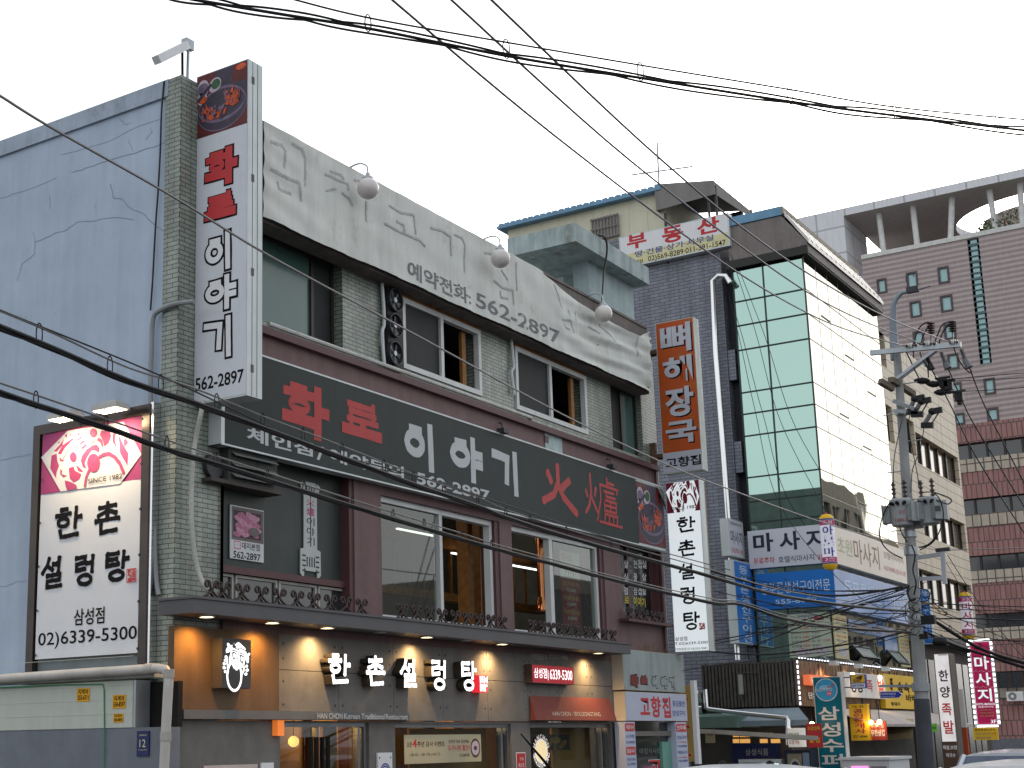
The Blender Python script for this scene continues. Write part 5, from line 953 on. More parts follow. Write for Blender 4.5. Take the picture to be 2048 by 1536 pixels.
# yellow side board
FYb = FX(15.2); a0 = -nR; t_ = thing('yellow_side_board', 'mustard yellow vertical side board with a white edge next to the price column', 'sign', (14.95, -nR-.3, 1.0)); x0 = FYb.uv(*Z4c(1515, 700))[0]; x1 = FYb.uv(*Z4c(1580, 300))[0]; x1 = FYb.uv(1380, 1400)[0]; x2 = FYb.uv(1386, 1400)[0]; x1 = FYb.uv(1383, 1400)[0]; yy1 = FYb.uv(*Z3c(1480, 1240))[1]; yy0 = FYb.uv(*Z4c(1640, 1400))[1]
m_ = MB(); m_.box(FYb, x1-.75, x1, yy0, yy1, -.1, 0); m_.build('board', mat('mustard_board', (.50, .33, .10), .5, var=.08), t_); m_ = MB(); m_.box(FYb, x1+.003, x1+.09, yy0-.05, yy1+.1, -.12, .03); m_.build('edge', WHITE, t_)
m_ = MB()
for k, ch in enumerate('숯불구이'): m_.text(FYb, ch, (x1-.55, yy1-.5-.55*k, x1-.08, yy1-.1-.55*k), .003, .02)
m_.build('lettering', RED, t_)

# ------------------------------------------------------------------ shed, pipe and plates at the lower left
FSh = FX(-.38); p_ = lambda x, y: FSh.uv(*Z4(x, y)); SHED = t_ = thing('panel_shed', 'low white-panelled shed on a grey wall in front of the blue wall', 'shed', (-.2, 1.2, 0))
sl_ = p_(850, 800)[0]; su = p_(1035, 800)[0]; zg = p_(850, 943)[1]; zr = p_(850, 640)[1]
m_ = MB(); m_.box(FSh, -6, sl_, zg, zr, -.3, 0)
for k in range(5): m_.box(FSh, -6, sl_, zg+.17*k+.16, zg+.17*k+.166, 0, .004)
m_.build('panel_wall', mat('cream_panel', (.50, .535, .475), .5, var=.08, streak=.12), t_)
m_ = MB(); m_.box(FSh, -6, su+.02, 0, zg-.003, -.3, -.01); m_.build('grey_wall', mat('grey_painted_wall', (.17, .19, .22), .7, var=.15, streak=.15), t_)
m_ = MB(); m_.box(FSh, sl_+.003, su, zg, zr-.02, -.36, -.28); m_.m = 1; m_.box(FSh, sl_+.003, sl_+.04, zg, zr, -.25, -.005); m_.build('dark_opening', [mat('dark_gap', (.012, .012, .012), .9), STEEL], t_)
m_ = MB(); a = p_(0, 690); b = p_(1035, 625); m_.add([FSh.p(-6, zr+.02, .03), FSh.p(su-.1, zr+.02, .03), FSh.p(su-.1, zr+.15, .03), FSh.p(-6, zr+.10, .03), FSh.p(-6, zr+.10, -.12), FSh.p(su-.1, zr+.15, -.12), FSh.p(-6, zr+.02, -.12), FSh.p(su-.1, zr+.02, -.12)], [(0, 1, 2, 3), (3, 2, 5, 4), (1, 7, 5, 2), (0, 6, 7, 1)]); m_.build('roof_edge', mat('grey_flashing', (.36, .38, .36), .6, streak=.3), t_)
FPp = FX(-.50); pts = [FPp.p(*FPp.uv(*Z4(x, y))) for x, y in ((-900, 695), (0, 632), (500, 598), (1010, 566), (1058, 575), (1080, 610), (1076, 700), (1060, 1000), (1050, 1203))]; pts.append(pts[-1]-Vector((0, 0, 2.2)))
t_ = thing('drain_pipe', 'fat white plastic drain pipe running over the shed and turning down at the corner', 'pipe', pts[-1]); m_ = MB(); m_.tube(pts, .058, 14); m_.build('pipe', mat('aged_white_pvc', (.50, .48, .45), .5, var=.12, streak=.25), t_, True); m_ = MB()
for i, d in ((5, .02), (7, .0)): q = pts[i]+Vector((0, 0, d)); m_.tube([q+Vector((0, 0, .05)), q-Vector((0, 0, .05))], .066, 14)
q = pts[3].lerp(pts[2], .05); m_.tube([q, q+(pts[2]-q).normalized()*.12], .066, 14); m_.build('joint', mat('pipe_collar', (.4, .38, .35), .6), t_, True)
for x, y, X, Y, a, b, lb in ((493, 780, 577, 690, '지게차', '☎555-6711', 'yellow forklift sticker left of the green cord'), (722, 823, 808, 733, '지게차', '☎534-8597', 'upper yellow forklift sticker right of the green cord'), (727, 913, 792, 853, '지게차', '504-8833', 'lower small yellow forklift sticker right of the green cord')):
    r_ = FSh.R(*Z4(x, y), *Z4(X, Y)); H = r_[3]-r_[1]; W = r_[2]-r_[0]
    plate('phone_sticker', lb, 'sticker', FSh, r_, .004, mat('yellow_sticker', (.72, .36, .01), .5), lambda m, n: (m.text(FSh, a, (r_[0]+.1*W, r_[1]+.55*H, r_[2]-.1*W, r_[1]+.92*H), n, .02), m.text(FSh, b.replace('☎', ''), (r_[0]+.08*W, r_[1]+.12*H, r_[2]-.06*W, r_[1]+.48*H), n, .02)), .003)['group'] = 'yellow forklift stickers'
r_ = FSh.R(*Z4(878, 1128), *Z4(958, 965)); H = r_[3]-r_[1]; W = r_[2]-r_[0]
plate('house_number_plate', 'navy house number plate with a large 12 on the grey wall', 'plate', FSh, r_, -.008, NAVY, lambda m, n: (m.text(FSh, '12', (r_[0]+.24*W, r_[1]+.36*H, r_[2]-.26*W, r_[1]+.66*H), n, .0), m.text(FSh, '삼성로81길', (r_[0]+.2*W, r_[1]+.80*H, r_[2]-.2*W, r_[1]+.87*H), n), m.text(FSh, 'Samseong-ro 81-gil', (r_[0]+.15*W, r_[1]+.22*H, r_[2]-.15*W, r_[1]+.27*H), n)), .02, [mat('pale_yellow_ink', (.6, .58, .3), .5)])
m_ = MB(); m_.tube([FSh.p(*p_(0, 690), .04), FSh.p(*p_(400, 672), .012), FSh.p(*p_(662, 668), .01), FSh.p(*p_(670, 700), .01), FSh.p(*p_(672, 940), .01), FSh.p(*p_(668, 1203), .01)], .008, 5); m_.build('cord', mat('green_cord', (.05, .25, .12), .6), SHED)
# cable and conduit on the blue wall
def wallrun(name, lb, z, pl, r, m, off=.05, cat='pipe'):
    mb = MB(); mb.tube(smooth_path([fb.p(*fb.uv(*z(*p), off), off) for p in pl], 5), r, 8); return tag(mb.build(name, m, smooth=True), lb, cat)
wallrun('black_cable', 'black cable hanging down the blue wall beside the tiles', Z1, [(960, 300), (945, 480), (938, 700), (925, 940), (910, 1150), (893, 1463), (880, 1640)], .012, CABLE, cat='cable')
wallrun('grey_conduit', 'grey conduit bending off the tiled corner and down the blue wall', Zm(0, 0, 1), [(388, 603), (350, 608), (318, 622), (306, 640), (303, 700), (301, 800), (306, 1000), (312, 1150), (318, 1190)], .032, mat('grey_pvc', (.26, .28, .30), .5), .08)

# writing on the small black window and the poster behind the far sash
FGw = FY(.075-.05*0+.02); fG = Fr((0, .015+.05, 0), (1, 0, 0)); m_ = MB(); nG = -.0
def GB_(l, r, b, t): return B(fG, Z6, l, r, b, t)
for x0_, x1_, rows in ((1190, 1216, ('살', '실', '결')), (1250, 1272, ('전', '꽃', '삼')), (1276, 1298, ('겹', ' ', '겹')), (1302, 1328, ('실', '살', '살'))):
    for ch, y0_ in zip(rows, (985, 1065, 1150)):
        if ch != ' ': m_.text(fG, ch, GB_(x0_, x1_, ((x0_+x1_)/2, y0_+48), ((x0_+x1_)/2, y0_)), .004, .012)
m_.m = 1; m_.text(fG, '이야기', GB_(1250, 1322, (1285, 1268), (1285, 1212)), .004, .012); m_.text(fG, '로', GB_(1195, 1222, (1208, 1248), (1208, 1208)), .004, .012)
m_.build('lettering', [mat('white_vinyl', (.55, .56, .56), .6), mat('yellow_vinyl', (.62, .5, .04), .6)], oG)
fP = FY(.18); r_ = B(fP, Z6, 806, 925, (865, 1385), (865, 935)); t_ = thing('window_menu_poster', 'white and red menu poster with yellow lines hanging behind the far upstairs sash', 'poster', fP.p(r_[0], r_[1], 0)); W, H = r_[2]-r_[0], r_[3]-r_[1]; m_ = MB(); m_.box(fP, r_[0], r_[2], r_[1]+H*.63, r_[3], -.008, 0); m_.m = 1; m_.box(fP, r_[0], r_[2], r_[1], r_[1]+H*.63, -.008, 0); m_.build('sheet', [mat('white_paper', (.62, .64, .64), .6), mat('red_paper', (.36, .025, .05), .6)], t_); m_ = MB(); T_ = lambda a, b, c, d: (r_[0]+W*a, r_[1]+H*b, r_[0]+W*c, r_[1]+H*d)
m_.text(fP, '화로', T_(.05, .86, .6, .97), .002, .02); m_.m = 1; m_.text(fP, '이야기', T_(.2, .68, .95, .80), .002, .015); m_.m = 2
for k, (a, b) in enumerate((('고기정식', '12,000'), ('대판모듬', '6,000'), ('뚝배기갈비찜', '6,000'))): m_.m = 2; m_.text(fP, a, T_(.1, .53-.19*k, .9, .59-.19*k), .002, .01); m_.m = 3; m_.text(fP, b, T_(.28, .45-.19*k, .74, .50-.19*k), .002, .006)
m_.build('lettering', [RED, BLACK, YELLOW, WHITE], t_)

# ------------------------------------------------------------------ glass-fronted office block (grey brick flank)
GX = 25.5; FG = FX(GX); yC = (at(1605, 505, 0, GX).y+at(1645, 980, 0, GX).y)/2; FGS = FY(yC)
GB = thing('glass_office_building', 'mid-rise grey brick building with green mirror glass wrapping the street corner', 'building', (GX+4, 4, 0))
uC = -yC; ug = (FG.uv(1466, 545)[0]+FG.uv(1497, 1050)[0])/2; zgt = FG.uv(1605, 507)[1]; zbt_ = FG.uv(1232, 478)[1]
Yr = at(1565, 434, 0, GX).y; zr_ = FG.uv(1565, 434)[1]; XGe = at(1788, 1000, 1, yC).x
GBR = brick('grey_brick', (.215, .23, .28), (.175, .19, .235), (.07, .07, .085), .32, .10, .5, .010, .5, .25)
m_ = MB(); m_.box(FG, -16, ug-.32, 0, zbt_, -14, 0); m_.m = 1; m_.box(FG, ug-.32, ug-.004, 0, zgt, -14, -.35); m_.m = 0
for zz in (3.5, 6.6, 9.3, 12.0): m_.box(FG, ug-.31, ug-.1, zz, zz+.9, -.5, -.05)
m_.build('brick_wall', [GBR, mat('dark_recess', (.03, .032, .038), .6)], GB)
MIR = mirror_glass('coated_glass', (.38, .545, .485), (.70, .675, .59))
m_ = MB(); m_.box(FG, ug, uC-.003, 0, zgt, -.002, 0); m_.build('flank_glazing', MIR, GB)
m_ = MB(); m_.box(FGS, GX+.003, XGe, 0, zgt, -.25, 0); m_.build('street_glazing', MIR, GB)
MUL = mat('dark_mullion', (.025, .04, .038), .4); m_ = MB(); zr2 = [FG.uv(*p)[1] for p in ((1610, 578), (1615, 627), (1619, 677), (1627, 764), (1631, 808), (1635, 853), (1643, 938), (1647, 988), (1650, 1031))]
um_ = (FG.uv(1530, 600)[0]+FG.uv(1563, 1043)[0])/2
for z in zr2+[6.2, 4.9, 3.6]: m_.box(FG, ug, uC, z-.018, z+.018, .001, .03)
for u in (ug+.02, um_, uC-.02): m_.box(FG, u-.016, u+.016, 3, zgt, .001, .035)
m_.build('flank_mullion', MUL, GB); m_ = MB()
for z in zr2: m_.box(FGS, GX, XGe, z-.013, z+.013, .001, .008)
for k in range(8): u = GX+(XGe-GX)*k/7; m_.box(FGS, u-.007, u+.007, 3, zgt, .001, .006)
for k, i in ((1, 0), (2, 3), (3, 1), (4, 4), (5, 2), (3, 6)): u = GX+(XGe-GX)*(k+.2)/7; m_.box(FGS, u, u+.8, zr2[i]-.5, zr2[i]-.47, .001, .022)
m_.build('street_mullion', mat('pale_joint', (.36, .35, .30), .5), GB)
ye = yC-.18; m_ = MB(); zb2 = zgt-.02
m_.add([(x, y, z) for x in (GX-.12, XGe) for y, z in ((ye, zb2), (ye, zb2+.30), (Yr, zr_), (Yr+.25-ug if False else max(-ug, Yr+.3), zr_), (max(-ug, Yr+.3), zb2))], [(0, 1, 2, 3, 4), (9, 8, 7, 6, 5), (0, 5, 6, 1), (3, 8, 9, 4), (2, 7, 8, 3), (0, 4, 9, 5)])
m_.build('attic', mat('brown_attic_cladding', (.21, .185, .175), .6, var=.2, streak=.3), GB)
m_ = MB(); K = 34
for i in range(K):
    a = GX-.13+(XGe-GX+.13)*i/K; b = GX-.13+(XGe-GX+.13)*(i+1)/K; h = .03 if i % 2 else .11
    m_.add([(a, ye-.05, zb2+.33+h*.6), (b, ye-.05, zb2+.33+h*.6), (b, Yr-.1, zr_+.04+h*.6), (a, Yr-.1, zr_+.04+h*.6), (a, ye-.05, zb2+.25), (b, ye-.05, zb2+.25), (a, Yr-.1, zr_-.02), (b, Yr-.1, zr_-.02)], [(0, 1, 2, 3), (0, 3, 6, 4), (1, 5, 7, 2), (0, 4, 5, 1), (3, 2, 7, 6)])
m_.m = 1; m_.box(Fr((0, Yr-.12, 0), (1, 0, 0)), GX-.12, XGe, zr_-.10, zr_+.055, -.05, .03); m_.build('ribbed_roof', [mat('weathered_tin', (.52, .50, .47), .35, .5, var=.3, scale=6), mat('eave_and_ridge_shadow', (.035, .036, .032), .6)], GB)  # black band below the ridge stands in for its thin shadow
m_ = MB(); m_.box(FGS, GX-.18, XGe+.1, zb2-.06, zb2+.20, .001, .16); m_.box(FG, ug-.1, uC+.2, zb2-.06, zb2+.18, .125, .19); m_.build('eave', mat('eave_and_ridge_shadow', (.035, .036, .032), .6), GB)
m_ = MB(); m_.box(FX(GX-.14), -max(-ug, Yr+.3), -Yr+.02, zr_+.02, zr_+.28, -.3, .02); m_.m = 1; m_.box(Fr((0, Yr-.1, 0), (1, 0, 0)), GX-.1, XGe, zr_+.06, zr_+.3, -.25, -.05); m_.build('roof_cap', [mat('blue_tin', (.16, .32, .47), .5, streak=.15), mat('cream_roof_tile', (.42, .38, .30), .8, var=.35, scale=6)], GB)
# cream rooftop house
FH = FX(GX+.15); hz1 = (FH.uv(1012, 462)[1]+FH.uv(1308, 388)[1])/2; hu0 = FH.uv(1016, 470)[0]; hu1 = FH.uv(1330, 400)[0]
HS = thing('cream_rooftop_house', 'cream panel rooftop house with a blue tin roof edge above the stair tower', 'house', FH.p((hu0+hu1)/2, zbt_, -2))
m_ = MB(); m_.box(FH, hu0, hu1, zbt_+.003, hz1, -6, 0)
for k in range(1, 9): u = hu0+(hu1-hu0)*k/9; m_.box(FH, u-.012, u+.012, zbt_+.01, hz1, 0, .012)
m_.build('panel_wall', mat('cream_panel_wall', (.62, .60, .46), .6, var=.06, streak=.1), HS)
m_ = MB(); m_.box(FH, hu0-.25, hu1, hz1+.003, hz1+.10, -6.3, .28)
for k in range(26): u = hu0-.2+(hu1-hu0+.2)*k/26; m_.box(FH, u, u+.16, hz1+.103, hz1+.17, -6.3, .26)
m_.build('tin_roof', mat('blue_tin', (.16, .32, .47)), HS)
r_ = FH.R(1188, 485, 1237, 432); r_ = (r_[0], FH.uv(1190, 482)[1], r_[2], FH.uv(1190, 442)[1]); m_ = MB(); m_.box(FH, r_[0], r_[2], r_[1], r_[3], .0, .04); o = m_.build('window', mat('bright_room_pane', (.40, .40, .36), .3), HS); m_ = MB()
for k in range(9): u = r_[0]+(r_[2]-r_[0])*k/8; m_.box(FH, u-.02, u+.02, r_[1]-.05, r_[3]+.05, .06, .10)
for z in (r_[1], (r_[1]+r_[3])/2, r_[3]): m_.box(FH, r_[0]-.05, r_[2]+.05, z-.02, z+.02, .10, .12)
m_.build('grille', mat('steel_grille', (.2, .18, .17), .5), o)
c_ = FH.p(*FH.uv(1052, 446), -1.2); t_ = tag(MB().tube(smooth_path([c_+Vector((0, .35, -.6)), c_+Vector((0, .3, .1)), c_+Vector((0, 0, .35)), c_+Vector((0, -.4, .2))], 4), [.22]*13, 14).build('vent_elbow', CHROME, smooth=True), 'shiny bent vent duct on the blue tin roof', 'duct')
# roof tarpaulin canopy and signboard
Z1b = Zm(960, 320, .293); FTa = FX(GX-.1); P_ = lambda x, y: FTa.p(*FTa.uv(*Z1b(x, y)))
yk = FTa.p(*FTa.uv(*Z1b(1592, 138))).y; FTs = FY(yk); Q_ = lambda x, y: FTs.p(*FTs.uv(*Z1b(x, y)))
t_ = thing('tarpaulin_canopy', 'grey tarpaulin canopy on the office roof behind the estate agent signboard', 'canopy', P_(1400, 350))
A, B1, C1, D1 = P_(1187, 165), P_(1592, 138), P_(1605, 232), P_(1203, 345); E1, F1 = Q_(1845, 345), Q_(1850, 395); bk = Vector((E1.x-B1.x, 0, E1.z-B1.z))
m_ = MB(); m_.add([A, B1, C1, D1, E1, F1, A+bk, D1+Vector((bk.x, 0, bk.z*.8)), C1+(A-B1)*0], [(0, 3, 2, 1), (1, 2, 5, 4), (0, 1, 4, 6), (0, 6, 7, 3)]); m_.build('cloth', mat('grey_tarpaulin', (.23, .22, .21), .8, var=.15, streak=.15), t_)
m_ = MB(); e = P_(1262, 312)
for q in (P_(1262, 420), C1, e.lerp(C1, .85), F1): m_.tube([q+Vector((.1, .02, .3)), q+Vector((.1, .02, -1.3))], .04, 6)
m_.box(FTa, FTa.uv(*Z1b(1265, 400))[0], FTa.uv(*Z1b(1600, 400))[0], zbt_-.4, C1.z+.2, -2.5, -2.3); m_.build('post', mat('post_and_interior_shade', (.05, .055, .06), .5), t_)  # dark sheet behind the posts stands in for the shaded interior
FSn = FX(GX-.25); r_ = (FSn.uv(1238, 480)[0], FSn.uv(1459, 491)[1], FSn.uv(1457, 440)[0], FSn.uv(1456, 425)[1]); AG = thing('estate_agent_signboard', 'white rooftop signboard with three red letters and phone numbers', 'sign', FSn.p((r_[0]+r_[2])/2, r_[1], 0))
m_ = MB(); m_.box(FSn, r_[0], r_[2], r_[1], r_[3], -.3, 0); m_.m = 1; m_.rect(FSn, (r_[0]+.04, r_[1]+.42, r_[2]-.04, r_[3]-.04), .002); m_.m = 2; m_.rect(FSn, (r_[0]+.04, r_[1]+.04, r_[2]-.04, r_[1]+.42), .002); m_.build('board', [ALU, WHITE, mat('yellowed_sheet', (.66, .62, .36), .5)], AG); m_ = MB()
for ch, l, r, b, t in (('부', 1003, 1137, (1070, 603), (1070, 503)), ('동', 1243, 1388, (1310, 563), (1310, 452)), ('산', 1478, 1634, (1555, 503), (1555, 395))): m_.text(FSn, ch, B(FSn, Z1b, l, r, b, t), .004, .034)
m_.m = 1; m_.text(FSn, '땅·건물·상가·사무실', B(FSn, Z1b, 1055, 1597, (1330, 606), (1330, 565)), .004, .014); m_.m = 2; m_.text(FSn, '02)569-8289·011-391-1547', B(FSn, Z1b, 1145, 1682, (1400, 650), (1400, 602)), .004, .006); m_.text(FSn, '영상', B(FSn, Z1b, 1060, 1115, (1090, 705), (1090, 678)), .004); m_.build('lettering', [RED, BLUEINK, BLACK], AG)
ca = FG.uv(1228, 330)[0]; t_ = thing('television_antenna', 'spindly television antenna on the rooftop behind the wires', 'antenna', at(1318, 372, 0, GX+3)); q0 = at(1318, 372, 0, GX+3); q1 = at(1314, 285, 0, GX+3); a = at(1262, 350, 0, GX+3); b = at(1385, 333, 0, GX+3); m_ = MB(); m_.tube([q0, q1], .035, 5); m_.build('mast', STEEL, t_); m_ = MB(); m_.tube([a, b], .028, 5)
for k in range(7): p = a.lerp(b, k/6); m_.tube([p-Vector((.3, 0, 0)), p+Vector((.3, 0, 0))], .008, 4)
m_.build('boom', STEEL, t_)
pl = [FG.p(*FG.uv(x, y, .25), .25) for x, y in ((1461, 566), (1452, 552), (1437, 551), (1425, 562), (1431, 700), (1445, 880), (1457, 1042), (1467, 1200), (1476, 1320))]
m_ = MB(); m_.tube(pl, .085, 10); tag(m_.build('chrome_flue', CHROME, smooth=True), 'slim chrome flue pipe running down the grey brick flank', 'pipe')

# signs on the office block
FV = FX(GX-.18); FVs = FY(yC-.18); Zs = Z5b; LAV = mat('lavender_white_sheet', (.58, .60, .67), .45, var=.03); SKYB = mat('bright_blue_sheet', (.02, .17, .55), .4, var=.06)
l0 = FV.uv(1497, 1100)[0]; uE = -(yC-.18); zt1 = FV.uv(1497, 1063)[1]; zb1 = FV.uv(1500, 1137)[1]; zt1 = (zt1+FV.uv(1643, 1048)[1])/2; zb1 = (zb1+FV.uv(1648, 1127)[1])/2; xM = FVs.uv(1832, 1190)[0]
PS = thing('massage_wrap_sign', 'white parlour sign with dark rounded letters wrapping the glass corner above the blue one', 'sign', (GX, yC, zb1)); m_ = MB(); m_.box(FV, l0, uE, zb1, zt1, -.17, 0); m_.m = 1; m_.box(FVs, GX-.177, xM+.6, zb1, zt1, -.17, .001); m_.build('board', [LAV, mat('cream_white_sheet', (.64, .58, .50), .3, var=.04)], PS)
m_ = MB(); DK = 0
for ch, l, r, b, t in (('마', 792, 948, (850, 632), (850, 487)), ('사', 992, 1152, (1060, 616), (1060, 472)), ('지', 1198, 1345, (1260, 600), (1260, 455))): m_.text(FV, ch, B(FV, Zs, l, r, b, t), .003, .028)
m_.text(FV, '호텔식마사지', B(FV, Zs, 985, 1262, (1110, 705), (1110, 655)), .003, .004); m_.m = 1; m_.text(FV, '무료주차', B(FV, Zs, 795, 958, (870, 722), (870, 672)), .003, .01); m_.text(FV, '3층', B(FV, Zs, 1290, 1345, (1320, 690), (1320, 640)), .003, .012)
Zm6 = Zm(1640, 960, .2474); BS = lambda l, r, b, t: B(FVs, Zm6, l, r, b, t); m_.m = 2; m_.text(FVs, '마사지', BS(275, 475, (460, 722), (300, 480)), .004, .008); m_.text(FVs, '호텔식마사지', BS(515, 668, (590, 655), (590, 600)), .004, .004); m_.m = 3; m_.text(FVs, '초원', BS(140, 255, (150, 590), (150, 455)), .004, .01); m_.m = 1; m_.text(FVs, '무료주차해드립니다 3층', BS(520, 690, (600, 755), (600, 715)), .004, .002)
m_.build('lettering', [mat('ink_navy', (.03, .03, .06), .5), RED, mat('brown_letters', (.27, .17, .11), .5), mat('pale_green_letters', (.42, .45, .25), .5)], PS)
zt3 = (FV.uv(1512, 1147)[1]+FV.uv(1663, 1138)[1])/2; zb3 = (FV.uv(1516, 1219)[1]+FV.uv(1668, 1212)[1])/2; l1 = FV.uv(1512, 1180)[0]
FS2 = thing('blue_fish_grill_sign', 'bright blue grill restaurant sign wrapping the glass corner below the white one', 'sign', (GX, yC, zb3)); m_ = MB(); m_.box(FV, l1, uE, zb3, zt3, -.17, 0); m_.m = 1; m_.box(FVs, GX-.177, xM+1.2, zb3-.1, zt3, -.17, .001); m_.build('board', [SKYB, mat('sky_sheen_blue_sheet', (.16, .29, .58), .3, spec=.5, var=.3, scale=.6)], FS2); m_ = MB()  # street side's blue is paled to carry the sky's reflection
m_.text(FV, '등푸른생선구이전문', B(FV, Zs, 855, 1385, (880, 960), (1360, 832)), .003, .006); m_.text(FV, '555-8052', B(FV, Zs, 962, 1285, (985, 1030), (1240, 978)), .003, .014)
m_.text(FVs, '등푸른생선구이전문', BS(200, 700, (240, 950), (240, 810)), .004, .004); m_.build('lettering', mat('pale_blue_letters', (.55, .66, .78), .5), FS2)
yb_ = at(1500, 1090, 0, GX-.02).y
for nm, lb, cat, px0, px1, pxs, za, zc, base, items in (
  ('narrow_parlour_sign', 'narrow white box sign with stacked dark letters on the grey brick flank', 'sign', 1466, 1495, 1456, (1470, 1113), (1470, 1040), LAV, [('호텔식마사지', 640, 735, 440, 415, 0), ('마사지', 642, 745, 580, 480, 0), ('무료주차 3층', 650, 745, 655, 612, 1)]),
  ('narrow_blue_sign', 'tall narrow blue box sign with a vertical column of pale letters', 'sign', 1471, 1506, 1463, (1475, 1286), (1472, 1120), SKYB, None)):
    yf = at(px1, 1180, 0, GX-.01).y; FQ = FY(yf); xl = FQ.uv(px0, 1180)[0]; z0_ = FQ.uv(*za)[1]; z1_ = FQ.uv(*zc)[1]; th = max(.25, at(pxs, 1180, 0, xl).y-yf)
    t_ = thing(nm, lb, cat, (xl, yf, z0_)); m_ = MB(); m_.box(FQ, xl, GX-.02, z0_, z1_, -th, 0); m_.build('sign_box', ALU, t_); m_ = MB(); m_.rect(FQ, (xl+.02, z0_+.03, GX-.04, z1_-.03), .002); m_.build('face', base, t_); m_ = MB()
    if items:
        H = z1_-z0_
        for s_, l, r, b, t, k in items: m_.m = k; x = B(FQ, Zs, l, r, ((l+r)/2, b), ((l+r)/2, t)); m_.text(FQ, s_, (xl+.1, x[1], GX-.15, x[3]), .004, .012)
        m_.build('lettering', [mat('ink_navy', (.03, .03, .06)), RED], t_)
    else:
        H = (z1_-z0_)
        for k, ch in enumerate('등푸른생선구이전'): m_.text(FQ, ch, (xl+.35, z1_-.12-H*.118*(k+.85), GX-.35, z1_-.12-H*.118*k), .004, .014)
        m_.build('lettering', mat('pale_blue_letters', (.55, .66, .78)), t_)
# menus and openings on the office's lower storey
FM = FX(GX-.06); r_ = (FM.uv(1577, 1270)[0], FM.uv(1582, 1316)[1], FM.uv(1668, 1270)[0], FM.uv(1577, 1229)[1]); r_ = (r_[0], r_[1], min(r_[2], uC-.05), r_[3]); t_ = thing('large_menu_poster', 'large pale green menu poster with columns of prices on the glass flank', 'poster', FM.p(*r_[:2], 0)); W, H = r_[2]-r_[0], r_[3]-r_[1]
m_ = MB(); m_.box(FM, *(r_[0], r_[2]), r_[1], r_[3], -.05, 0); m_.build('sheet', mat('pale_green_sheet', (.46, .52, .40), .6, var=.05), t_); m_ = MB(); T = lambda a, b, c, d: (r_[0]+W*a, r_[1]+H*b, r_[0]+W*c, r_[1]+H*d)
for k, s_ in enumerate(('고등어구이', '삼치구이', '꽁치구이', '이 면 수', '김치찌개', '김치전골')): m_.m = 0; m_.text(FM, s_, T(.06, .73-.1*k, .30, .79-.1*k), .003, .006); m_.m = 1; m_.text(FM, '5,000', T(.33, .73-.1*k, .49, .79-.1*k), .003, .008); m_.m = 0; m_.text(FM, ('모듬구이', '고갈비', '막걸리', '김치전', '파 전', '막국수')[k], T(.54, .73-.1*k, .74, .79-.1*k), .003, .004)
m_.m = 1; m_.text(FM, '15,000', T(.80, .63, .97, .69), .003, .006); m_.text(FM, '13,000', T(.80, .33, .97, .39), .003, .006); m_.rect(FM, T(.62, .83, .85, .90), .003); m_.m = 2; m_.text(FM, '등푸른생선구이', T(.25, .90, .75, .97), .003, .012)
m_.m = 3; m_.disc(FM, r_[0]+W*.28, r_[1]+H*.12, W*.22, H*.1, .003); m_.disc(FM, r_[0]+W*.72, r_[1]+H*.14, W*.22, H*.11, .0034); m_.m = 1
for k in range(9): m_.disc(FM, r_[0]+W*(.12+.09*k), r_[1]+H*(.1+.05*(k % 3)), W*.02, H*.015, .0045+.0002*k, 8)
m_.build('lettering', [mat('ink_navy', (.03, .03, .06)), RED, BLUEINK, mat('pale_food_print', (.5, .48, .5), .6, var=.35, scale=14)], t_)
FMs = FY(yC-.05); YL = mat('pale_yellow_sheet', (.56, .50, .27), .6, var=.08)
for (a, b), lb in (((1670, 1697), 'narrow pale yellow menu strip just round the glass corner'), ((1797, 1818), 'narrow pale yellow menu strip near the utility pole')):
    u0_, u1_ = FMs.uv(a, 1270)[0], FMs.uv(b, 1290)[0]; z0_, z1_ = FMs.uv(a, 1316 if a < 1700 else 1332)[1], FMs.uv(a, 1228 if a < 1700 else 1258)[1]; t_ = thing('menu_strip', lb, 'poster', FMs.p(u0_, z0_, 0)); m_ = MB(); m_.box(FMs, u0_, u1_, z0_, z1_, -.04, 0); m_.build('sheet', YL, t_); m_ = MB(); W, H = u1_-u0_, z1_-z0_
    for k in range(6): m_.m = k % 2; m_.text(FMs, ('고등어 5,000', '삼치 7,000', '꽁치 5,000', '김치전 9,000', '막걸리 3,000', '파전 9,000')[k], (u0_+W*.1, z0_+H*(.88-.1*k), u1_-W*.1, z0_+H*(.94-.1*k)), .003)
    m_.m = 2; m_.disc(FMs, (u0_+u1_)/2, z0_+H*.16, W*.36, H*.12, .003); m_.build('lettering', [RED, BLUEINK, mat('pale_food_print', (.5, .48, .5))], t_)
u0_, u1_ = FMs.uv(1700, 1270)[0], FMs.uv(1795, 1280)[0]; m_ = MB(); m_.box(FMs, u0_, u1_, FMs.uv(1700, 1262)[1], FMs.uv(1700, 1238)[1], -.04, -.01); m_.m = 1; m_.text(FMs, '고등어  꽁치  생태', (u0_+.3, FMs.uv(1700, 1258)[1], u1_-.3, FMs.uv(1700, 1244)[1]), .0, .01); m_.m = 0; m_.box(FMs, FMs.uv(1770, 1280)[0], FMs.uv(1795, 1280)[0], FMs.uv(1770, 1305)[1], FMs.uv(1770, 1264)[1], -.04, -.012); tag(m_.build('window_film', [mat('dusty_blue_film', (.12, .22, .42), .25, var=.15), mat('peach_print', (.5, .28, .22), .6)]), 'dusty blue film band across the upper window by the pole', 'film')
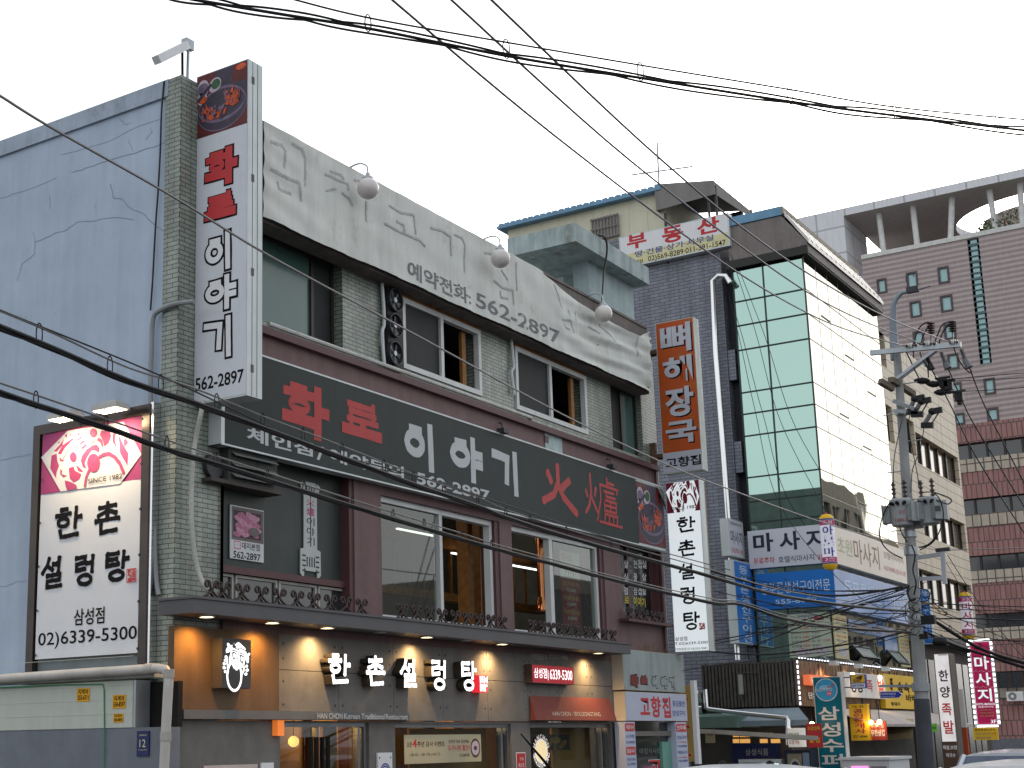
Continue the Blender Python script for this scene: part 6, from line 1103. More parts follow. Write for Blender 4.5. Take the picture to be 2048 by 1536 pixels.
for (x, y, X, Y), lb in (((1703, 1318, 1738, 1290), 'propped-open awning window left of its twin on the office front'), ((1772, 1330, 1796, 1300), 'propped-open awning window nearest to the utility pole')):
    a = FMs.uv(x, Y); b = FMs.uv(X, Y); H = abs(a[1]-FMs.uv(x, y)[1]); tp = FMs.p(a[0], a[1], 0); fr_ = Fr(tp, (1, 0, 0), Vector((0, -.62, -.78)).normalized()*-1); W = b[0]-a[0]; t_ = thing('awning_window', lb, 'window', tp, 'open awning windows'); m_ = MB(); L_ = H*1.15
    for q in ((0, W, -.06, 0), (0, W, -L_, -L_+.06), (0, .06, -L_+.06, -.06), (W-.06, W, -L_+.06, -.06)): m_.box(fr_, *q, -.03, .03)
    m_.build('frame', mat('dark_mullion', (.025, .04, .038)), t_); m_ = MB(); m_.rect(fr_, (.06, -L_+.06, W-.06, -.06), 0); m_.build('pane', mat('pale_pane', (.36, .40, .38), .15, spec=.8), t_)
for px, y0_, y1_, lb, txt_, ink in ((1657, 1028, 1140, 'white inflatable column sign with blue letters hung on the glass corner', '아로마', BLUEINK), (1933.5, 1184, 1280, 'lit white inflatable column sign with red letters and blue stars on the tan building', '마사지', RED)):
    yy = yC-.55; p1 = at(px-5, y0_, 1, yy); p0_ = at(px+5, y1_, 1, yy); p0_ = Vector((p1.x, yy, p0_.z)); H = p1.z-p0_.z; rad = H*.125; t_ = thing('inflatable_column_sign', lb, 'sign', p0_); m_ = MB()
    m_.lathe(p0_, (0, 0, 1), [(rad, H*.12), (rad, H*.88)], 20); m_.build('body', mat('lit_column_white', (.7, .68, .78), .4, emis=.15 if px < 1800 else .7), t_, True); m_ = MB(); m_.lathe(p0_, (0, 0, 1), [(0, 0), (rad*.6, .0), (rad, H*.06), (rad*1.02, H*.10)], 20); m_.lathe(p0_, (0, 0, 1), [(rad*1.02, H*.90), (rad*.98, H*.94), (rad*.6, H*.985), (rad*.3, H*.99)], 20); m_.m = 1; m_.lathe(p0_, (0, 0, 1), [(rad*.3, H*.985), (.01, H*1.03)], 12); m_.m = 2; m_.lathe(p0_, (0, 0, 1), [(rad*1.03, H*.10), (rad*1.03, H*.125)], 20); m_.lathe(p0_, (0, 0, 1), [(rad*1.03, H*.88), (rad*1.03, H*.905)], 20); m_.m = 3; m_.lathe(p0_, (0, 0, 1), [(rad*1.015, H*.13), (rad*1.015, H*.22)], 20); m_.lathe(p0_, (0, 0, 1), [(rad*1.015, H*.79), (rad*1.015, H*.875)], 20); m_.build('cap', [YELLOW, RED, BLUEINK, mat('magenta_band', (.5, .03, .16), .5)], t_, True)
    m_ = MB(); f_ = Fr(p0_, (.35, -.94, 0)); q_ = f_.n
    def wrap(s_, r, k):
        g = MB(); g.text(f_, s_, r, 0, .02)
        for v in g.v:
            d = v-p0_; a = d.dot(f_.u)/rad; v2 = p0_+(f_.u*math.sin(a)+f_.n*math.cos(a))*(rad*1.03)+Vector((0, 0, d.z)); m_.v.append(v2)
        b0 = len(m_.v)-len(g.v); 
        for f in g.f: m_.f.append([i+b0 for i in f]); m_.mi.append(k)
    for k, ch in enumerate(txt_): wrap(ch, (-rad*.75, H*(.61-.19*k), rad*.75, H*(.77-.19*k)), 0)
    wrap('3층', (-rad*.7, H*.145, rad*.7, H*.21), 1); wrap('초원', (-rad*.7, H*.80, rad*.7, H*.865), 1)
    if px > 1800: [wrap('★', (rad*.45, H*(.3+.13*k), rad*.85, H*(.35+.13*k)), 2) for k in range(4)]
    m_.build('lettering', [ink, WHITE, BLUEINK], t_)

# tan tiled building further along
yT2 = yC+.05; FTn = FY(yT2); XT0 = XGe+.02; XT1 = (FTn.uv(1915, 860)[0]+FTn.uv(1953, 1280)[0])/2; zT = FTn.uv(1735, 566)[1]; zT2 = FTn.uv(1915, 850)[1]; zT = (zT+zT2)/2
TB = thing('tan_tiled_building', 'tan tiled office building with long bronze window bands beyond the glass block', 'building', ((XT0+XT1)/2, 3, 0))
def wr(px0, px1, top, bot): return (FTn.uv(px0, (top[1]+bot[1])/2)[0], FTn.uv(*bot)[1], FTn.uv(*px1)[0] if isinstance(px1, tuple) else FTn.uv(px1, (top[1]+bot[1])/2)[0], FTn.uv(*top)[1])
h1 = wr(1833, (1929, 957), (1830, 863), (1837, 926)); h2_ = wr(1875, (1939, 1080), (1874, 1022), (1876, 1081)); h3 = wr(1859, (1953, 1200), (1858, 1143), (1860, 1207)); zt_h = h1[3]-h2_[3]; dz = zt_h
hs_ = [(h1[0], h1[1], XT1-.25, h1[3]), (h1[0], h2_[1], XT1-.25, h2_[3]), (h1[0]-1.5, h3[1], XT1-.25, h3[3]), wr(1807, 1829, (1807, 832), (1818, 905)), wr(1757, 1770, (1757, 660), (1762, 728)), wr(1772, 1786, (1772, 808), (1778, 882))]
hs_ = [h for h in hs_ if h[2] > h[0]+.05]
TAN = brick('tan_tile', (.60, .51, .38), (.56, .475, .355), (.10, .08, .055), 4.0, .34, 0, .012, .5, .15)  # tile colour raised to stand in for warm light on this front
m_ = MB(); wall(m_, FTn, XT0, XT1, 0, zT, hs_, .3); m_.poly([(XT0, yT2, 0), (XT0, yT2, zT), (XT0, yT2+12, zT), (XT0, yT2+12, 0)]); m_.poly([(XT1, yT2, 0), (XT1, yT2+12, 0), (XT1, yT2+12, zT), (XT1, yT2, zT)]); m_.poly([(XT0, yT2, zT), (XT1, yT2, zT), (XT1, yT2+12, zT), (XT0, yT2+12, zT)]); m_.build('wall', TAN, TB)
m_ = MB(); m_.box(FX(XT0-.02), -yT2-12, -yT2-.004, zgt-1, zT+.05, 0, .05); m_.build('end_wall', mat('grey_tile_end', (.13, .12, .135), .6), TB); zgf = FTn.uv(1890, 1296)[1]; m_ = MB(); m_.box(FTn, XT0, XT1+.05, 0, zgf, .003, .12); m_.m = 1; m_.box(FTn, XT0, XT1+.1, zgf, zgf+.25, .003, .5); m_.m = 2; k_ = int((XT1-XT0)/.9); [m_.box(FTn, XT0+.9*i+.08, XT0+.9*i+.8, .4, zgf-.5, .121, .15) for i in range(k_)]; m_.build('shaded_shopfront', [mat('shade_brown_shopfront', (.06, .05, .048), .7, var=.3), mat('grey_ledge', (.2, .19, .18), .7), mat('dim_shop_glass', (.035, .045, .042), .15, spec=.6)], TB)  # street-level shade is put into the shopfront's dark browns
BRZ = mat('bronze_glass', (.13, .105, .075), .12, .0, spec=.5, var=.2)
for h in hs_:
    m_ = MB(); m_.box(FTn, h[0], h[2], h[1], h[3], -.26, -.22); o = m_.build('window', BRZ, TB); m_ = MB(); k = max(1, int((h[2]-h[0])/1.15))
    for i in range(k+1): u = h[0]+(h[2]-h[0])*i/k; m_.box(FTn, u-.05, u+.05, h[1], h[3], -.22, -.14)
    m_.build('mullion', WINDARK, o)

# brick podium and hotel tower on the far block
XRd = 80; FRd = FX(XRd); RB = thing('red_brick_podium', 'red brick block banded with cream strips and dark ribbon windows at the far right', 'building', (XRd, at(1980, 1100, 0, XRd).y, 0)); ua_ = FRd.uv(1860, 1000)[0]; ub_ = FRd.uv(2048, 1000)[0]+9
REDB = brick('red_brick_tile', (.34, .165, .15), (.30, .15, .135), (.12, .075, .075), .30, .9, .5, .035, .7, .25, rot=False, bump=.2); CRMB = brick('cream_brick_tile', (.46, .40, .32), (.42, .37, .3), (.1, .08, .07), .5, .8, 0, .04, .7, .2, bump=.2)  # brick red is paled to stand in for distance haze
zz = lambda y: FRd.uv(1995, y)[1]; m_ = MB(); win_b = [(879, 912), (992, 1024), (1108, 1139), (1226, 1255), (1343, 1374)]; crm_b = [(912, 938), (1024, 1049), (1139, 1164), (1255, 1279), (1374, 1398)]; 
holes = [(ua_-1, zz(b), ub_+1, zz(a)) for a, b in win_b]; wall(m_, FRd, ua_, ub_, -.1, zz(841), [(ua_+.5, h[1], ub_-.5, h[3]) for h in holes], .6); m_.build('wall', REDB, RB)
m_ = MB(); m_.box(FRd, ua_, ub_, -.1, zz(845), -18, -.61); m_.build('core', mat('dark_core', (.05, .045, .045), .8), RB)
for a, b in crm_b: m_ = MB(); m_.box(FRd, ua_+.05, ub_, zz(b), zz(a), .002, .06); m_.build('cream_band', CRMB, RB)
for a, b in win_b:
    m_ = MB(); m_.box(FRd, ua_+.5, ub_-.5, zz(b), zz(a), -.5, -.4); o = m_.build('window', mat('dark_ribbon_glass', (.02, .026, .032), .08, spec=.9), RB); m_ = MB()
    for k in range(14): u = ua_+.5+(ub_-ua_-1)*k/13; m_.box(FRd, u-.06, u+.06, zz(b), zz(a), -.4, -.25)
    m_.build('mullion', WINDARK, o)
m_ = MB(); m_.box(FRd, ua_, ub_, -.1, zz(1478), .07, .5); m_.build('base_wall', mat('grey_base', (.13, .14, .16), .7), RB)
XH = 140; FHt = FX(XH); hl = FHt.uv(1724, 530)[0]; hr_ = FHt.uv(2048, 460)[0]+25; zHt = (FHt.uv(1723, 521)[1]+FHt.uv(2048, 453)[1])/2
HT = thing('hotel_tower', 'tall brown ribbed hotel tower under a white floating roof slab with a round opening', 'building', (XH, -hl-20, 0))
m_ = MB()
HW = [(1754,557,1774,587),(1813,544,1836,577),(1876,533,1899,567),(1820,602,1843,635),(1881,590,1906,624),(1888,646,1912,679),(1826,662,1848,689),(1895,707,1918,739),(1832,720,1854,748),(1902,765,1924,795),(1968,756,1991,789),(1837,777,1860,805),(1908,826,1930,850),(1974,815,1998,843)]
HR = [(FHt.uv(a, (b+d)/2)[0], FHt.uv((a+c)/2, d)[1], FHt.uv(c, (b+d)/2)[0], FHt.uv((a+c)/2, b)[1]) for a, b, c, d in HW]; RBB = brick('ribbed_brown_cladding', (.42, .345, .34), (.40, .33, .325), (.27, .22, .215), 60, .55, 0, .16, .6, .06, bump=.6)  # cladding colour is lifted paler in place of haze over the distance
sA = FHt.uv(1946, 479)[0]; sB = FHt.uv(1971, 728)[0]; ss = ((FHt.uv(1934, 479)[0]+FHt.uv(1960, 731)[0])/2, FHt.uv(1972, 728)[1], (FHt.uv(1957, 476)[0]+FHt.uv(1984, 725)[0])/2, zHt-.1)
wall(m_, FHt, hl, hr_, -.1, zHt, HR+[ss], 1); m_.box(FHt, hl, hr_, -.1, zHt-.05, -35, -1.01); m_.build('wall', RBB, HT); m_ = MB(); m_.box(FHt, hl, hr_, zHt+.003, zHt+.5, -3, .1); m_.build('parapet_cap', mat('pale_cap', (.6, .6, .58), .5), HT)
TGL = mat('teal_hotel_glass', (.30, .52, .53), .1, spec=.8, var=.1); DFR = mat('dark_brown_frame', (.09, .07, .075), .5)
for h in HR:
    m_ = MB(); m_.box(FHt, h[0]+.16, h[2]-.16, h[1]+.16, h[3]-.16, -.25, -.12); o = m_.build('window', TGL, HT); m_ = MB()
    for q in ((h[0], h[2], h[3]-.2, h[3]), (h[0], h[2], h[1], h[1]+.2), (h[0], h[0]+.2, h[1]+.2, h[3]-.2), (h[2]-.2, h[2], h[1]+.2, h[3]-.2)): m_.box(FHt, *q, -.7, .08)
    m_.build('frame', DFR, o)
m_ = MB(); m_.box(FHt, ss[0], ss[2], ss[1], ss[3], -.4, -.3); o = m_.build('stair_window', TGL, HT); m_ = MB(); n_ = 22
for k in range(n_+1): z = ss[1]+(ss[3]-ss[1])*k/n_; w = .12 if k % 3 else .25; m_.box(FHt, ss[0], ss[2], z-w/2, z+w/2, -.3, -.15)
m_.box(FHt, ss[0], ss[0]+.25, ss[1], ss[3], -.6, -.3); m_.box(FHt, ss[2]-.25, ss[2], ss[1], ss[3], -.6, -.3); m_.build('frame', mat('teal_frame', (.10, .16, .17), .5), o)
# floating roof
zs_t = (FHt.uv(1584, 441)[1]+FHt.uv(2048, 341)[1])/2; zs_b = zs_t-(FHt.uv(1780, 404)[1]-FHt.uv(1780, 425)[1])*-1 if False else FHt.uv(1760, 419)[1]; wl = FHt.uv(1575, 470)[0]; wr_ = FHt.uv(1693, 470)[0]
FTt = Fr((XH, 0, 0), (0, -1, 0), (1, 0, 0))
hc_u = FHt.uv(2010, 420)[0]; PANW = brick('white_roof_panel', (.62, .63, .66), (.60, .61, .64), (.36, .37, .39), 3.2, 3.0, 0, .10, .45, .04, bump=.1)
m_ = MB(); c_y = FHt.uv(2005, 400)[0]; D = 26; ring = []; N_ = 48
cx, cd_ = c_y+2.2, 13.5; ru_, rd_ = 9.5, 8.5
out = []
for i in range(N_):
    a = 2*math.pi*i/N_; dx, dy = math.cos(a), math.sin(a); u_lo, u_hi, v_lo, v_hi = wr_-cx, hr_-cx, .0-cd_, D-cd_
    t = min([(u_hi/dx if dx > 0 else u_lo/dx) if abs(dx) > 1e-6 else 1e9, (v_hi/dy if dy > 0 else v_lo/dy) if abs(dy) > 1e-6 else 1e9]); out.append((cx+dx*t, cd_+dy*t)); ring.append((cx+dx*ru_, cd_+dy*rd_))
for cr in ((wr_, 0), (hr_, 0), (hr_, D), (wr_, D)):
    i = min(range(N_), key=lambda k: (out[k][0]-cr[0])**2+(out[k][1]-cr[1])**2); out[i] = cr
PT = lambda p, z: Vector((XH+p[1]-.5, -p[0], z))
V = [PT(p, zs_b) for p in out]+[PT(p, zs_b) for p in ring]+[PT(p, zs_t) for p in out]+[PT(p, zs_t) for p in ring]; Fq = []
for i in range(N_): j = (i+1) % N_; Fq += [(i, N_+i, N_+j, j), (2*N_+i, 2*N_+j, 3*N_+j, 3*N_+i), (i, j, 2*N_+j, 2*N_+i), (N_+i, 3*N_+i, 3*N_+j, N_+j)]
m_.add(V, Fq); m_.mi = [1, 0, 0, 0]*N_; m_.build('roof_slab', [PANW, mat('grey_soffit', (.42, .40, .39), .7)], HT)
m_ = MB(); m_.box(FHt, wl-6, wr_, zHt-18, zs_t+.003, -8, .503); m_.build('panel_tower', PANW, HT); m_ = MB(); m_.box(FHt, wr_+.003, wr_+3.2, zHt-8, zHt-1.5, -4, -1); m_.build('stair_glazing', TGL, HT)
for a, b in (((1752, 430), (1763, 512)), ((1820, 412), (1830, 498)), ((1899, 394), (1895, 484)), ((1974, 380), (1988, 465)), ((2036, 366), (2040, 455))):
    m_ = MB(); p1 = FHt.p(*FHt.uv(*a), -1.2); p0_ = FHt.p(*FHt.uv(*b), -1.2); p1.z = zs_b+.02; p0_.z = zHt; m_.tube([p0_, p1], .30, 10); m_.build('column', mat('white_column', (.66, .66, .65), .5), HT, True)
m_ = MB(); a = FHt.uv(1770, 480)[0]; b = FHt.uv(1905, 470)[0]; m_.box(FHt, a-2, b, zHt, zHt+4.2, -16, -15.5)
for k in range(14): u = a-2+(b-a+2)*k/14; m_.box(FHt, u, u+.12, zHt, zHt+4.2, -15.5, -15.2)
m_.box(FHt, a-3, b+6, zHt+4.25, zHt+5.6, -18, -15); m_.build('penthouse', mat('beige_penthouse', (.36, .32, .27), .7, var=.15), HT)
m_ = MB(); c_ = FHt.uv(1985, 395)[0]; m_.lathe(Vector((XH+40, -c_+2, zHt)), (0, 0, 1), [(6.5, 0), (6.5, zs_t-zHt+8)], 24); m_.build('drum', mat('brown_drum', (.30, .25, .23), .6), HT)
LEAFG = mat('leaf_green', (.08, .12, .04), .6, var=.4, scale=3)
for px, lb, s in ((1988, 'larger feathery shrub on the hotel roof terrace', 1.0), (1952, 'low shrub on the hotel roof terrace left of the feathery one', .6)):
    c_ = FHt.p(FHt.uv(px+15, 470)[0], zHt, -2.5); t_ = thing('terrace_shrub', lb, 'shrub', c_); m_ = MB(); rr = random.Random(px)
    for k in range(260):
        a = rr.uniform(0, 6.28); r = rr.random()**.6*2.6*s; h = rr.uniform(.2, 3.6)*s*(1-r/4/s); p = c_+Vector((r*math.cos(a), r*math.sin(a), .5+h)); d = Vector((rr.uniform(-1, 1), rr.uniform(-1, 1), rr.uniform(-.3, 1)))*.35; e = d.orthogonal().normalized()*.10; m_.add([p-d, p+e, p+d, p-e], [(0, 1, 2, 3)])
    m_.build('foliage', LEAFG, t_); m_ = MB(); m_.tube([c_, c_+Vector((0, 0, 2.2*s))], .1, 5); m_.build('stem', WOOD, t_)

# ------------------------------------------------------------------ slatted timber annex with lit front
yS = -1.1; FSl = FY(yS); XS = FSl.uv(1597, 1370)[0]; FSx = FX(XS); us0 = FSx.uv(1404, 1370)[0]; uS = -yS; zS1 = FSx.uv(1593, 1318)[1]; zS0 = FSx.uv(1600, 1412)[1]; XS1 = FSl.uv(1845, 1390)[0]
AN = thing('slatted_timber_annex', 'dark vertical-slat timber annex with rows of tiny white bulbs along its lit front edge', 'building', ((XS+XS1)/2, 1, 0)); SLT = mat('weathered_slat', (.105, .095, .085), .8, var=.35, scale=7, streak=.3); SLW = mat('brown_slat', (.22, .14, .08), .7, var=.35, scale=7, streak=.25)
m_ = MB(); m_.box(FSx, us0, uS-.003, zS0, zS1-.05, -(XS1-XS), -.05); m_.build('core', mat('annex_core', (.02, .02, .02), .9), AN)
m_ = MB(); k = int((uS-us0)/.085)
for i in range(k): u = us0+(uS-us0)*i/k; m_.box(FSx, u, u+.055, zS0+rnd.uniform(0, .02), zS1+rnd.uniform(-.04, .02), -.049, rnd.uniform(-.005, .008))
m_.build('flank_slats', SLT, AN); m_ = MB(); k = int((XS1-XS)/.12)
for i in range(k): u = XS+(XS1-XS)*i/k; m_.box(FSl, u, u+.10, zS0, zS1-.02, -.05, rnd.uniform(-.004, .008))
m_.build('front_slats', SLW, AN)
dr_ = FSx.R(1482, 1403, 1520, 1343); m_ = MB(); m_.box(FSx, dr_[0], dr_[0]+.03, dr_[1], dr_[3], .011, .03); m_.box(FSx, dr_[2]-.03, dr_[2], dr_[1], dr_[3], .011, .03); m_.box(FSx, dr_[0]+.03, dr_[2]-.03, dr_[3]-.03, dr_[3], .011, .03); m_.m = 1; q = FSx.R(1480, 1389, 1486, 1349); m_.box(FSx, q[0], q[2], q[1], q[3], .032, .06); m_.build('hatch', [SLT, mat('pale_strip', (.36, .36, .34), .6)], AN)
BULB = glow('tiny_bulb', (.85, .85, 1), 1.6)
t_ = thing('bulb_string', 'string of tiny white bulbs outlining the timber annex front', 'lights', FSl.p(XS, zS1, 0)); m_ = MB()
for i in range(9): c_ = FSx.p(uS+.02, zS0+(zS1-zS0)*(i+.5)/9, .03); s = .014; m_.box(Fr(c_, (0, -1, 0)), -s, s, -.035, .035, -s, s)
for i in range(52): c_ = FSl.p(XS+(XS1-XS)*(i+.5)/52, zS1+.03, .03); s = .016; m_.box(Fr(c_, (1, 0, 0)), -s, s, -s*.8, s*.8, -s, s)
m_.build('bulbs', BULB, t_); m_ = MB(); m_.box(FSl, XS, XS1, zS1+.0, zS1+.012, 0, .02); m_.build('cable', BLACK, t_)
for k, px in enumerate((1640, 1690, 1745)):
    x = FSl.uv(px, 1340)[0]; c_ = FSl.p(x, zS1-.06, .34); t2 = thing('arm_flood_lamp', ('left', 'middle', 'right')[k]+' arm-mounted flood lamp washing the timber annex front', 'lamp', c_, 'annex flood lamps'); f_ = Fr(c_, (1, 0, 0)); m_ = MB(); m_.box(f_, -.13, .13, -.04, .06, -.08, .08); m_.build('housing', ALU, t2); m_ = MB(); m_.tube([c_, FSl.p(x, zS1+.12, .1), FSl.p(x, zS1+.02, 0)], .012); m_.build('arm', STEEL, t2); lamp('beam', 'SPOT', c_+Vector((0, .05, -.06)), 32, (1, .66, .34), t2, spot_size=R(120), spot_blend=1, shadow_soft_size=.05).rotation_euler = (R(35), 0, 0)
def board(name, lb, fr, r, th, base, texts, mats, cat='sign', n=0):
    t = thing(name, lb, cat, fr.p((r[0]+r[2])/2, r[1], n)); m = MB(); m.box(fr, r[0], r[2], r[1], r[3], n, n+th-.002); m.build('sign_box', base, t); m = MB(); W, H = r[2]-r[0], r[3]-r[1]
    for s_, a, b, c, d, k, of in texts: m.m = k; m.text(fr, s_, (r[0]+W*a, r[1]+H*b, r[0]+W*c, r[1]+H*d), n+th+.002, of)
    m.build('lettering', mats, t); return t
def RR(fr, l, r, yb, yt, n=0): a = fr.uv(l, (yb+yt)/2, n); b = fr.uv(r, (yb+yt)/2, n); return (a[0], fr.uv((l+r)/2, yb, n)[1], b[0], fr.uv((l+r)/2, yt, n)[1])
board('orange_annex_sign', 'small lit orange sign with yellow letters at the left of the annex front', FSl, RR(FSl, 1606, 1662, 1372, 1352), .16, glow('lit_orange', (.62, .13, .05), .5), [('간판고깃집', .05, .2, .95, .8, 0, .02)], [glow('lit_yellow', (1, .7, .2), .7)])
board('annex_letters', 'pale raised letters low on the annex front beside the teal sign', FSl, RR(FSl, 1615, 1660, 1400, 1384), .02, SLW, [('단체석완비', .0, .1, 1, .9, 0, .03)], [WHITE])
r_ = RR(FSl, 1676, 1757, 1396, 1348); board('white_annex_sign', 'wide white annex sign with red brush letters behind the small lottery sign', FSl, r_, .18, mat('soft_lit_sheet', (.64, .62, .58), .5, emis=.06), [('장충', .12, .2, .42, .8, 1, .02), ('족', .52, .25, .66, .75, 0, .02), ('발', .80, .12, .96, .85, 0, .02)], [RED, BLACK])
r_ = RR(FSl, 1759, 1838, 1418, 1352); t_ = board('yellow_annex_sign', 'wide yellow sign with black shaggy letters half hidden behind the utility pole', FSl, r_, .14, YELLOW, [('숲속', .30, .48, .62, .80, 0, .03), ('애', .72, .45, .95, .78, 0, .03), ('바베큐', .50, .22, .95, .45, 0, .03), ('통돼지', .12, .08, .34, .19, 0, .02)], [BLACK]); m_ = MB(); W, H = r_[2]-r_[0], r_[3]-r_[1]
for cx, cy in ((.17, .75), (.86, .92)):
    for k in range(7): m_.disc(FSl, r_[0]+W*(cx+.02*math.sin(k*2)), r_[1]+H*(cy-.045*k+.1), W*.03, H*.035, .145+.0006*k, 8, k)
m_.build('vine_mark', BLACK, t_)

# shop level under the annex
SHP = thing('corner_shop', 'dark corner shop under the timber annex with warm lit panes', 'shop', (XS+3, 1, 0)); m_ = MB(); m_.box(FSx, us0-.5, uS-.35, 0, zS0-.01, -(XS1-XS), -.25); m_.build('wall', mat('shop_dark_wall', (.085, .08, .075), .8, var=.3), SHP); WG = glow('warm_pane', (.9, .45, .12), .45)
m_ = MB()
for l, r, yb, yt in ((1466, 1478, 1474, 1465), (1480, 1500, 1474, 1465), (1520, 1545, 1474, 1466), (1466, 1478, 1486, 1478), (1480, 1500, 1486, 1478), (1520, 1535, 1486, 1478), (1542, 1560, 1486, 1478)): x = RR(FSx, l, r, yb, yt, -.24); m_.box(FSx, x[0], x[2], x[1], x[3], -.25, -.23)
m_.build('lit_pane', WG, SHP)
x = RR(FSx, 1468, 1560, 1528, 1487, -.2); x = (x[0], x[1]-.1, x[2], x[3]); board('navy_food_sign', 'navy shop sign with pale letters under the long steel pipe', FSx, x, .1, NAVY, [('삼성식품', .28, .52, .78, .80, 0, .012), ('2번 남성정 판매점', .10, .26, .90, .42, 1, .008)], [mat('pale_grey_letters', (.42, .42, .4), .5), mat('dull_tan_ink', (.24, .2, .12), .5)], n=-.22)
FSh2 = FX(XS-1.1)
def awn(name, lb, pts, m, th=.05):
    mb = MB(); k = len(pts); mb.add([p for p in pts]+[p-Vector((0, 0, th)) for p in pts], [list(range(k)), list(range(2*k-1, k-1, -1))]+[(i, (i+1) % k, k+(i+1) % k, k+i) for i in range(k)]); return tag(mb.build(name, m), lb, 'awning')
GRA = mat('dull_green_canvas', (.12, .19, .16), .8, var=.15); BGA = mat('grey_blue_canvas', (.23, .29, .33), .8, var=.15)
q = lambda x, y, X: at(x, y, 0, X)
g0, g1_, g2, g3 = q(1388, 1425, 19.5), q(1420, 1432, 19.5), q(1468, 1455, 18.3), q(1388, 1458, 18.3)
m_ = MB(); g4 = Vector((g0.x, g1_.y-1.2, g0.z-.05)); m_.add([g0+Vector((0, 1.5, 0)), g4, Vector((18.2, g2.y-.1, g2.z+.25)), Vector((18.2, g3.y+.6, g2.z+.25)), Vector((18.2, g2.y-.1, g2.z)), Vector((18.2, g3.y+.6, g2.z)), Vector((g4.x, g4.y, g2.z))], [(0, 3, 2, 1), (3, 5, 4, 2), (1, 2, 4, 6)]); tag(m_.build('green_awning', GRA), 'dull green canvas awning in the alley beside the yellow board', 'awning')
X_ = XS-.1
p = [q(1468, 1420, X_), q(1600, 1412, X_), q(1645, 1436, X_-.9), q(1640, 1438, X_-.9), q(1462, 1444, X_-.9)]
m_ = MB(); zz1 = q(1530, 1417, X_).z; zz2 = q(1530, 1441, X_-.8).z; yl, yr_ = q(1455, 1440, X_).y, yS; m_.add([Vector((X_, yl, zz1)), Vector((X_, yr_, zz1)), Vector((X_-.9, yr_-.5, zz2)), Vector((X_-.9, yl, zz2)), Vector((X_-.9, yr_-.5, zz2-.12)), Vector((X_-.9, yl, zz2-.12)), Vector((XS1, yr_, zz1)), Vector((XS1, yr_-.9, zz2)), Vector((XS1, yr_-.9, zz2-.1)), Vector((X_-.3, yr_-.9, zz2-.1)), Vector((X_-.3, yr_-.9, zz2))], [(0, 3, 2, 1), (3, 5, 4, 2)]); tag(m_.build('grey_blue_awning', BGA), 'grey-blue canvas awning under the flank of the timber annex', 'awning')
m_ = MB(); m_.add([(XS+1.2, yS-.02, zS0-.02), (XS1, yS-.02, zS0-.02), (XS1, yS-1.3, zS0-.42), (XS+1.2, yS-1.3, zS0-.42), (XS1, yS-1.3, zS0-.48), (XS+1.2, yS-1.3, zS0-.48)], [(0, 3, 2, 1), (3, 5, 4, 2)]); tag(m_.build('striped_awning', mat('pale_striped_canvas', (.50, .46, .43), .8, var=.1, streak=.3)), 'pale sloping canvas awning along the annex street front', 'awning')
Xp = XS-1.3; pp = [q(1398, 1381+4, Xp+.5), q(1411, 1381, Xp+.5), q(1413, 1416, Xp+.4), q(1418, 1418, Xp+.4), q(1500, 1428, Xp), q(1574, 1436, Xp), q(1576, 1440, Xp), q(1577, 1490, Xp)]
m_ = MB(); m_.tube(pp, .055, 10); tag(m_.build('steel_stove_pipe', CHROME, smooth=True), 'long steel stove pipe bending across the alley below the annex', 'pipe')
m_ = MB(); a, b = q(1427, 1459, Xp-.6), q(1636, 1472, Xp-.9); a2, b2 = a+Vector((.1, .5, .02)), b+Vector((.1, .5, .02)); m_.add([a, b, b2, a2]+[v-Vector((0, 0, .09)) for v in (a, b, b2, a2)], [(0, 1, 2, 3), (7, 6, 5, 4), (0, 4, 5, 1), (1, 5, 6, 2), (2, 6, 7, 3), (3, 7, 4, 0)]); tag(m_.build('gutter_beam', mat('pale_gutter', (.45, .43, .38), .5)), 'pale flat gutter beam running below the steel stove pipe', 'gutter')
for k, (x0_, y0_, x1_, y1_, r_, lb) in enumerate(((1388, 1398, 1404, 1392, .16, 'upper fat silver duct stub at the alley mouth'), (1388, 1424, 1405, 1420, .15, 'lower fat silver duct stub at the alley mouth'))): m_ = MB(); a = q(x0_-30, y0_+6, XS-.2); b = q(x1_+3, y1_, XS-.2); m_.tube([a.lerp(b, i/8) for i in range(9)], [r_*(1+.06*(i % 2)) for i in range(9)], 14); tag(m_.build('silver_duct', CHROME, smooth=True), lb, 'duct')
c_ = q(1594, 1476, Xp-.3); t_ = thing('ring_lampshade_sign', 'round white drum sign with faint brush writing hanging under the gutter beam', 'sign', c_); m_ = MB(); z1_, z0_ = q(1594, 1456, Xp-.3).z, q(1594, 1494, Xp-.3).z; rd = .17*1.1; m_.lathe(Vector((c_.x, c_.y, z0_)), (0, 0, 1), [(rd, 0), (rd, z1_-z0_)], 20); m_.build('drum', mat('lit_paper', (.62, .58, .52), .6, emis=.25), t_, True); m_ = MB(); f_ = Fr(Vector((c_.x-rd-.01, c_.y, z0_)), (.2, -1, 0)); H = z1_-z0_; m_.text(f_, '주막 보쌈', (-.11, H*.62, .11, H*.76), 0); m_.m = 1; m_.text(f_, '포장가능', (-.11, H*.15, .11, H*.38), 0, .01); m_.build('lettering', [BLACK, RED], t_)
x = RR(FX(Xp+.2), 1614, 1645, 1495, 1447); board('red_menu_flag', 'red cloth menu with yellow letters beside the teal standing sign', FX(Xp+.2), x, .02, RED, [('오감만족', .1, .72, .9, .88, 0, .02), ('술 밥', .15, .2, .85, .42, 0, .02)], [YELLOW], 'banner')
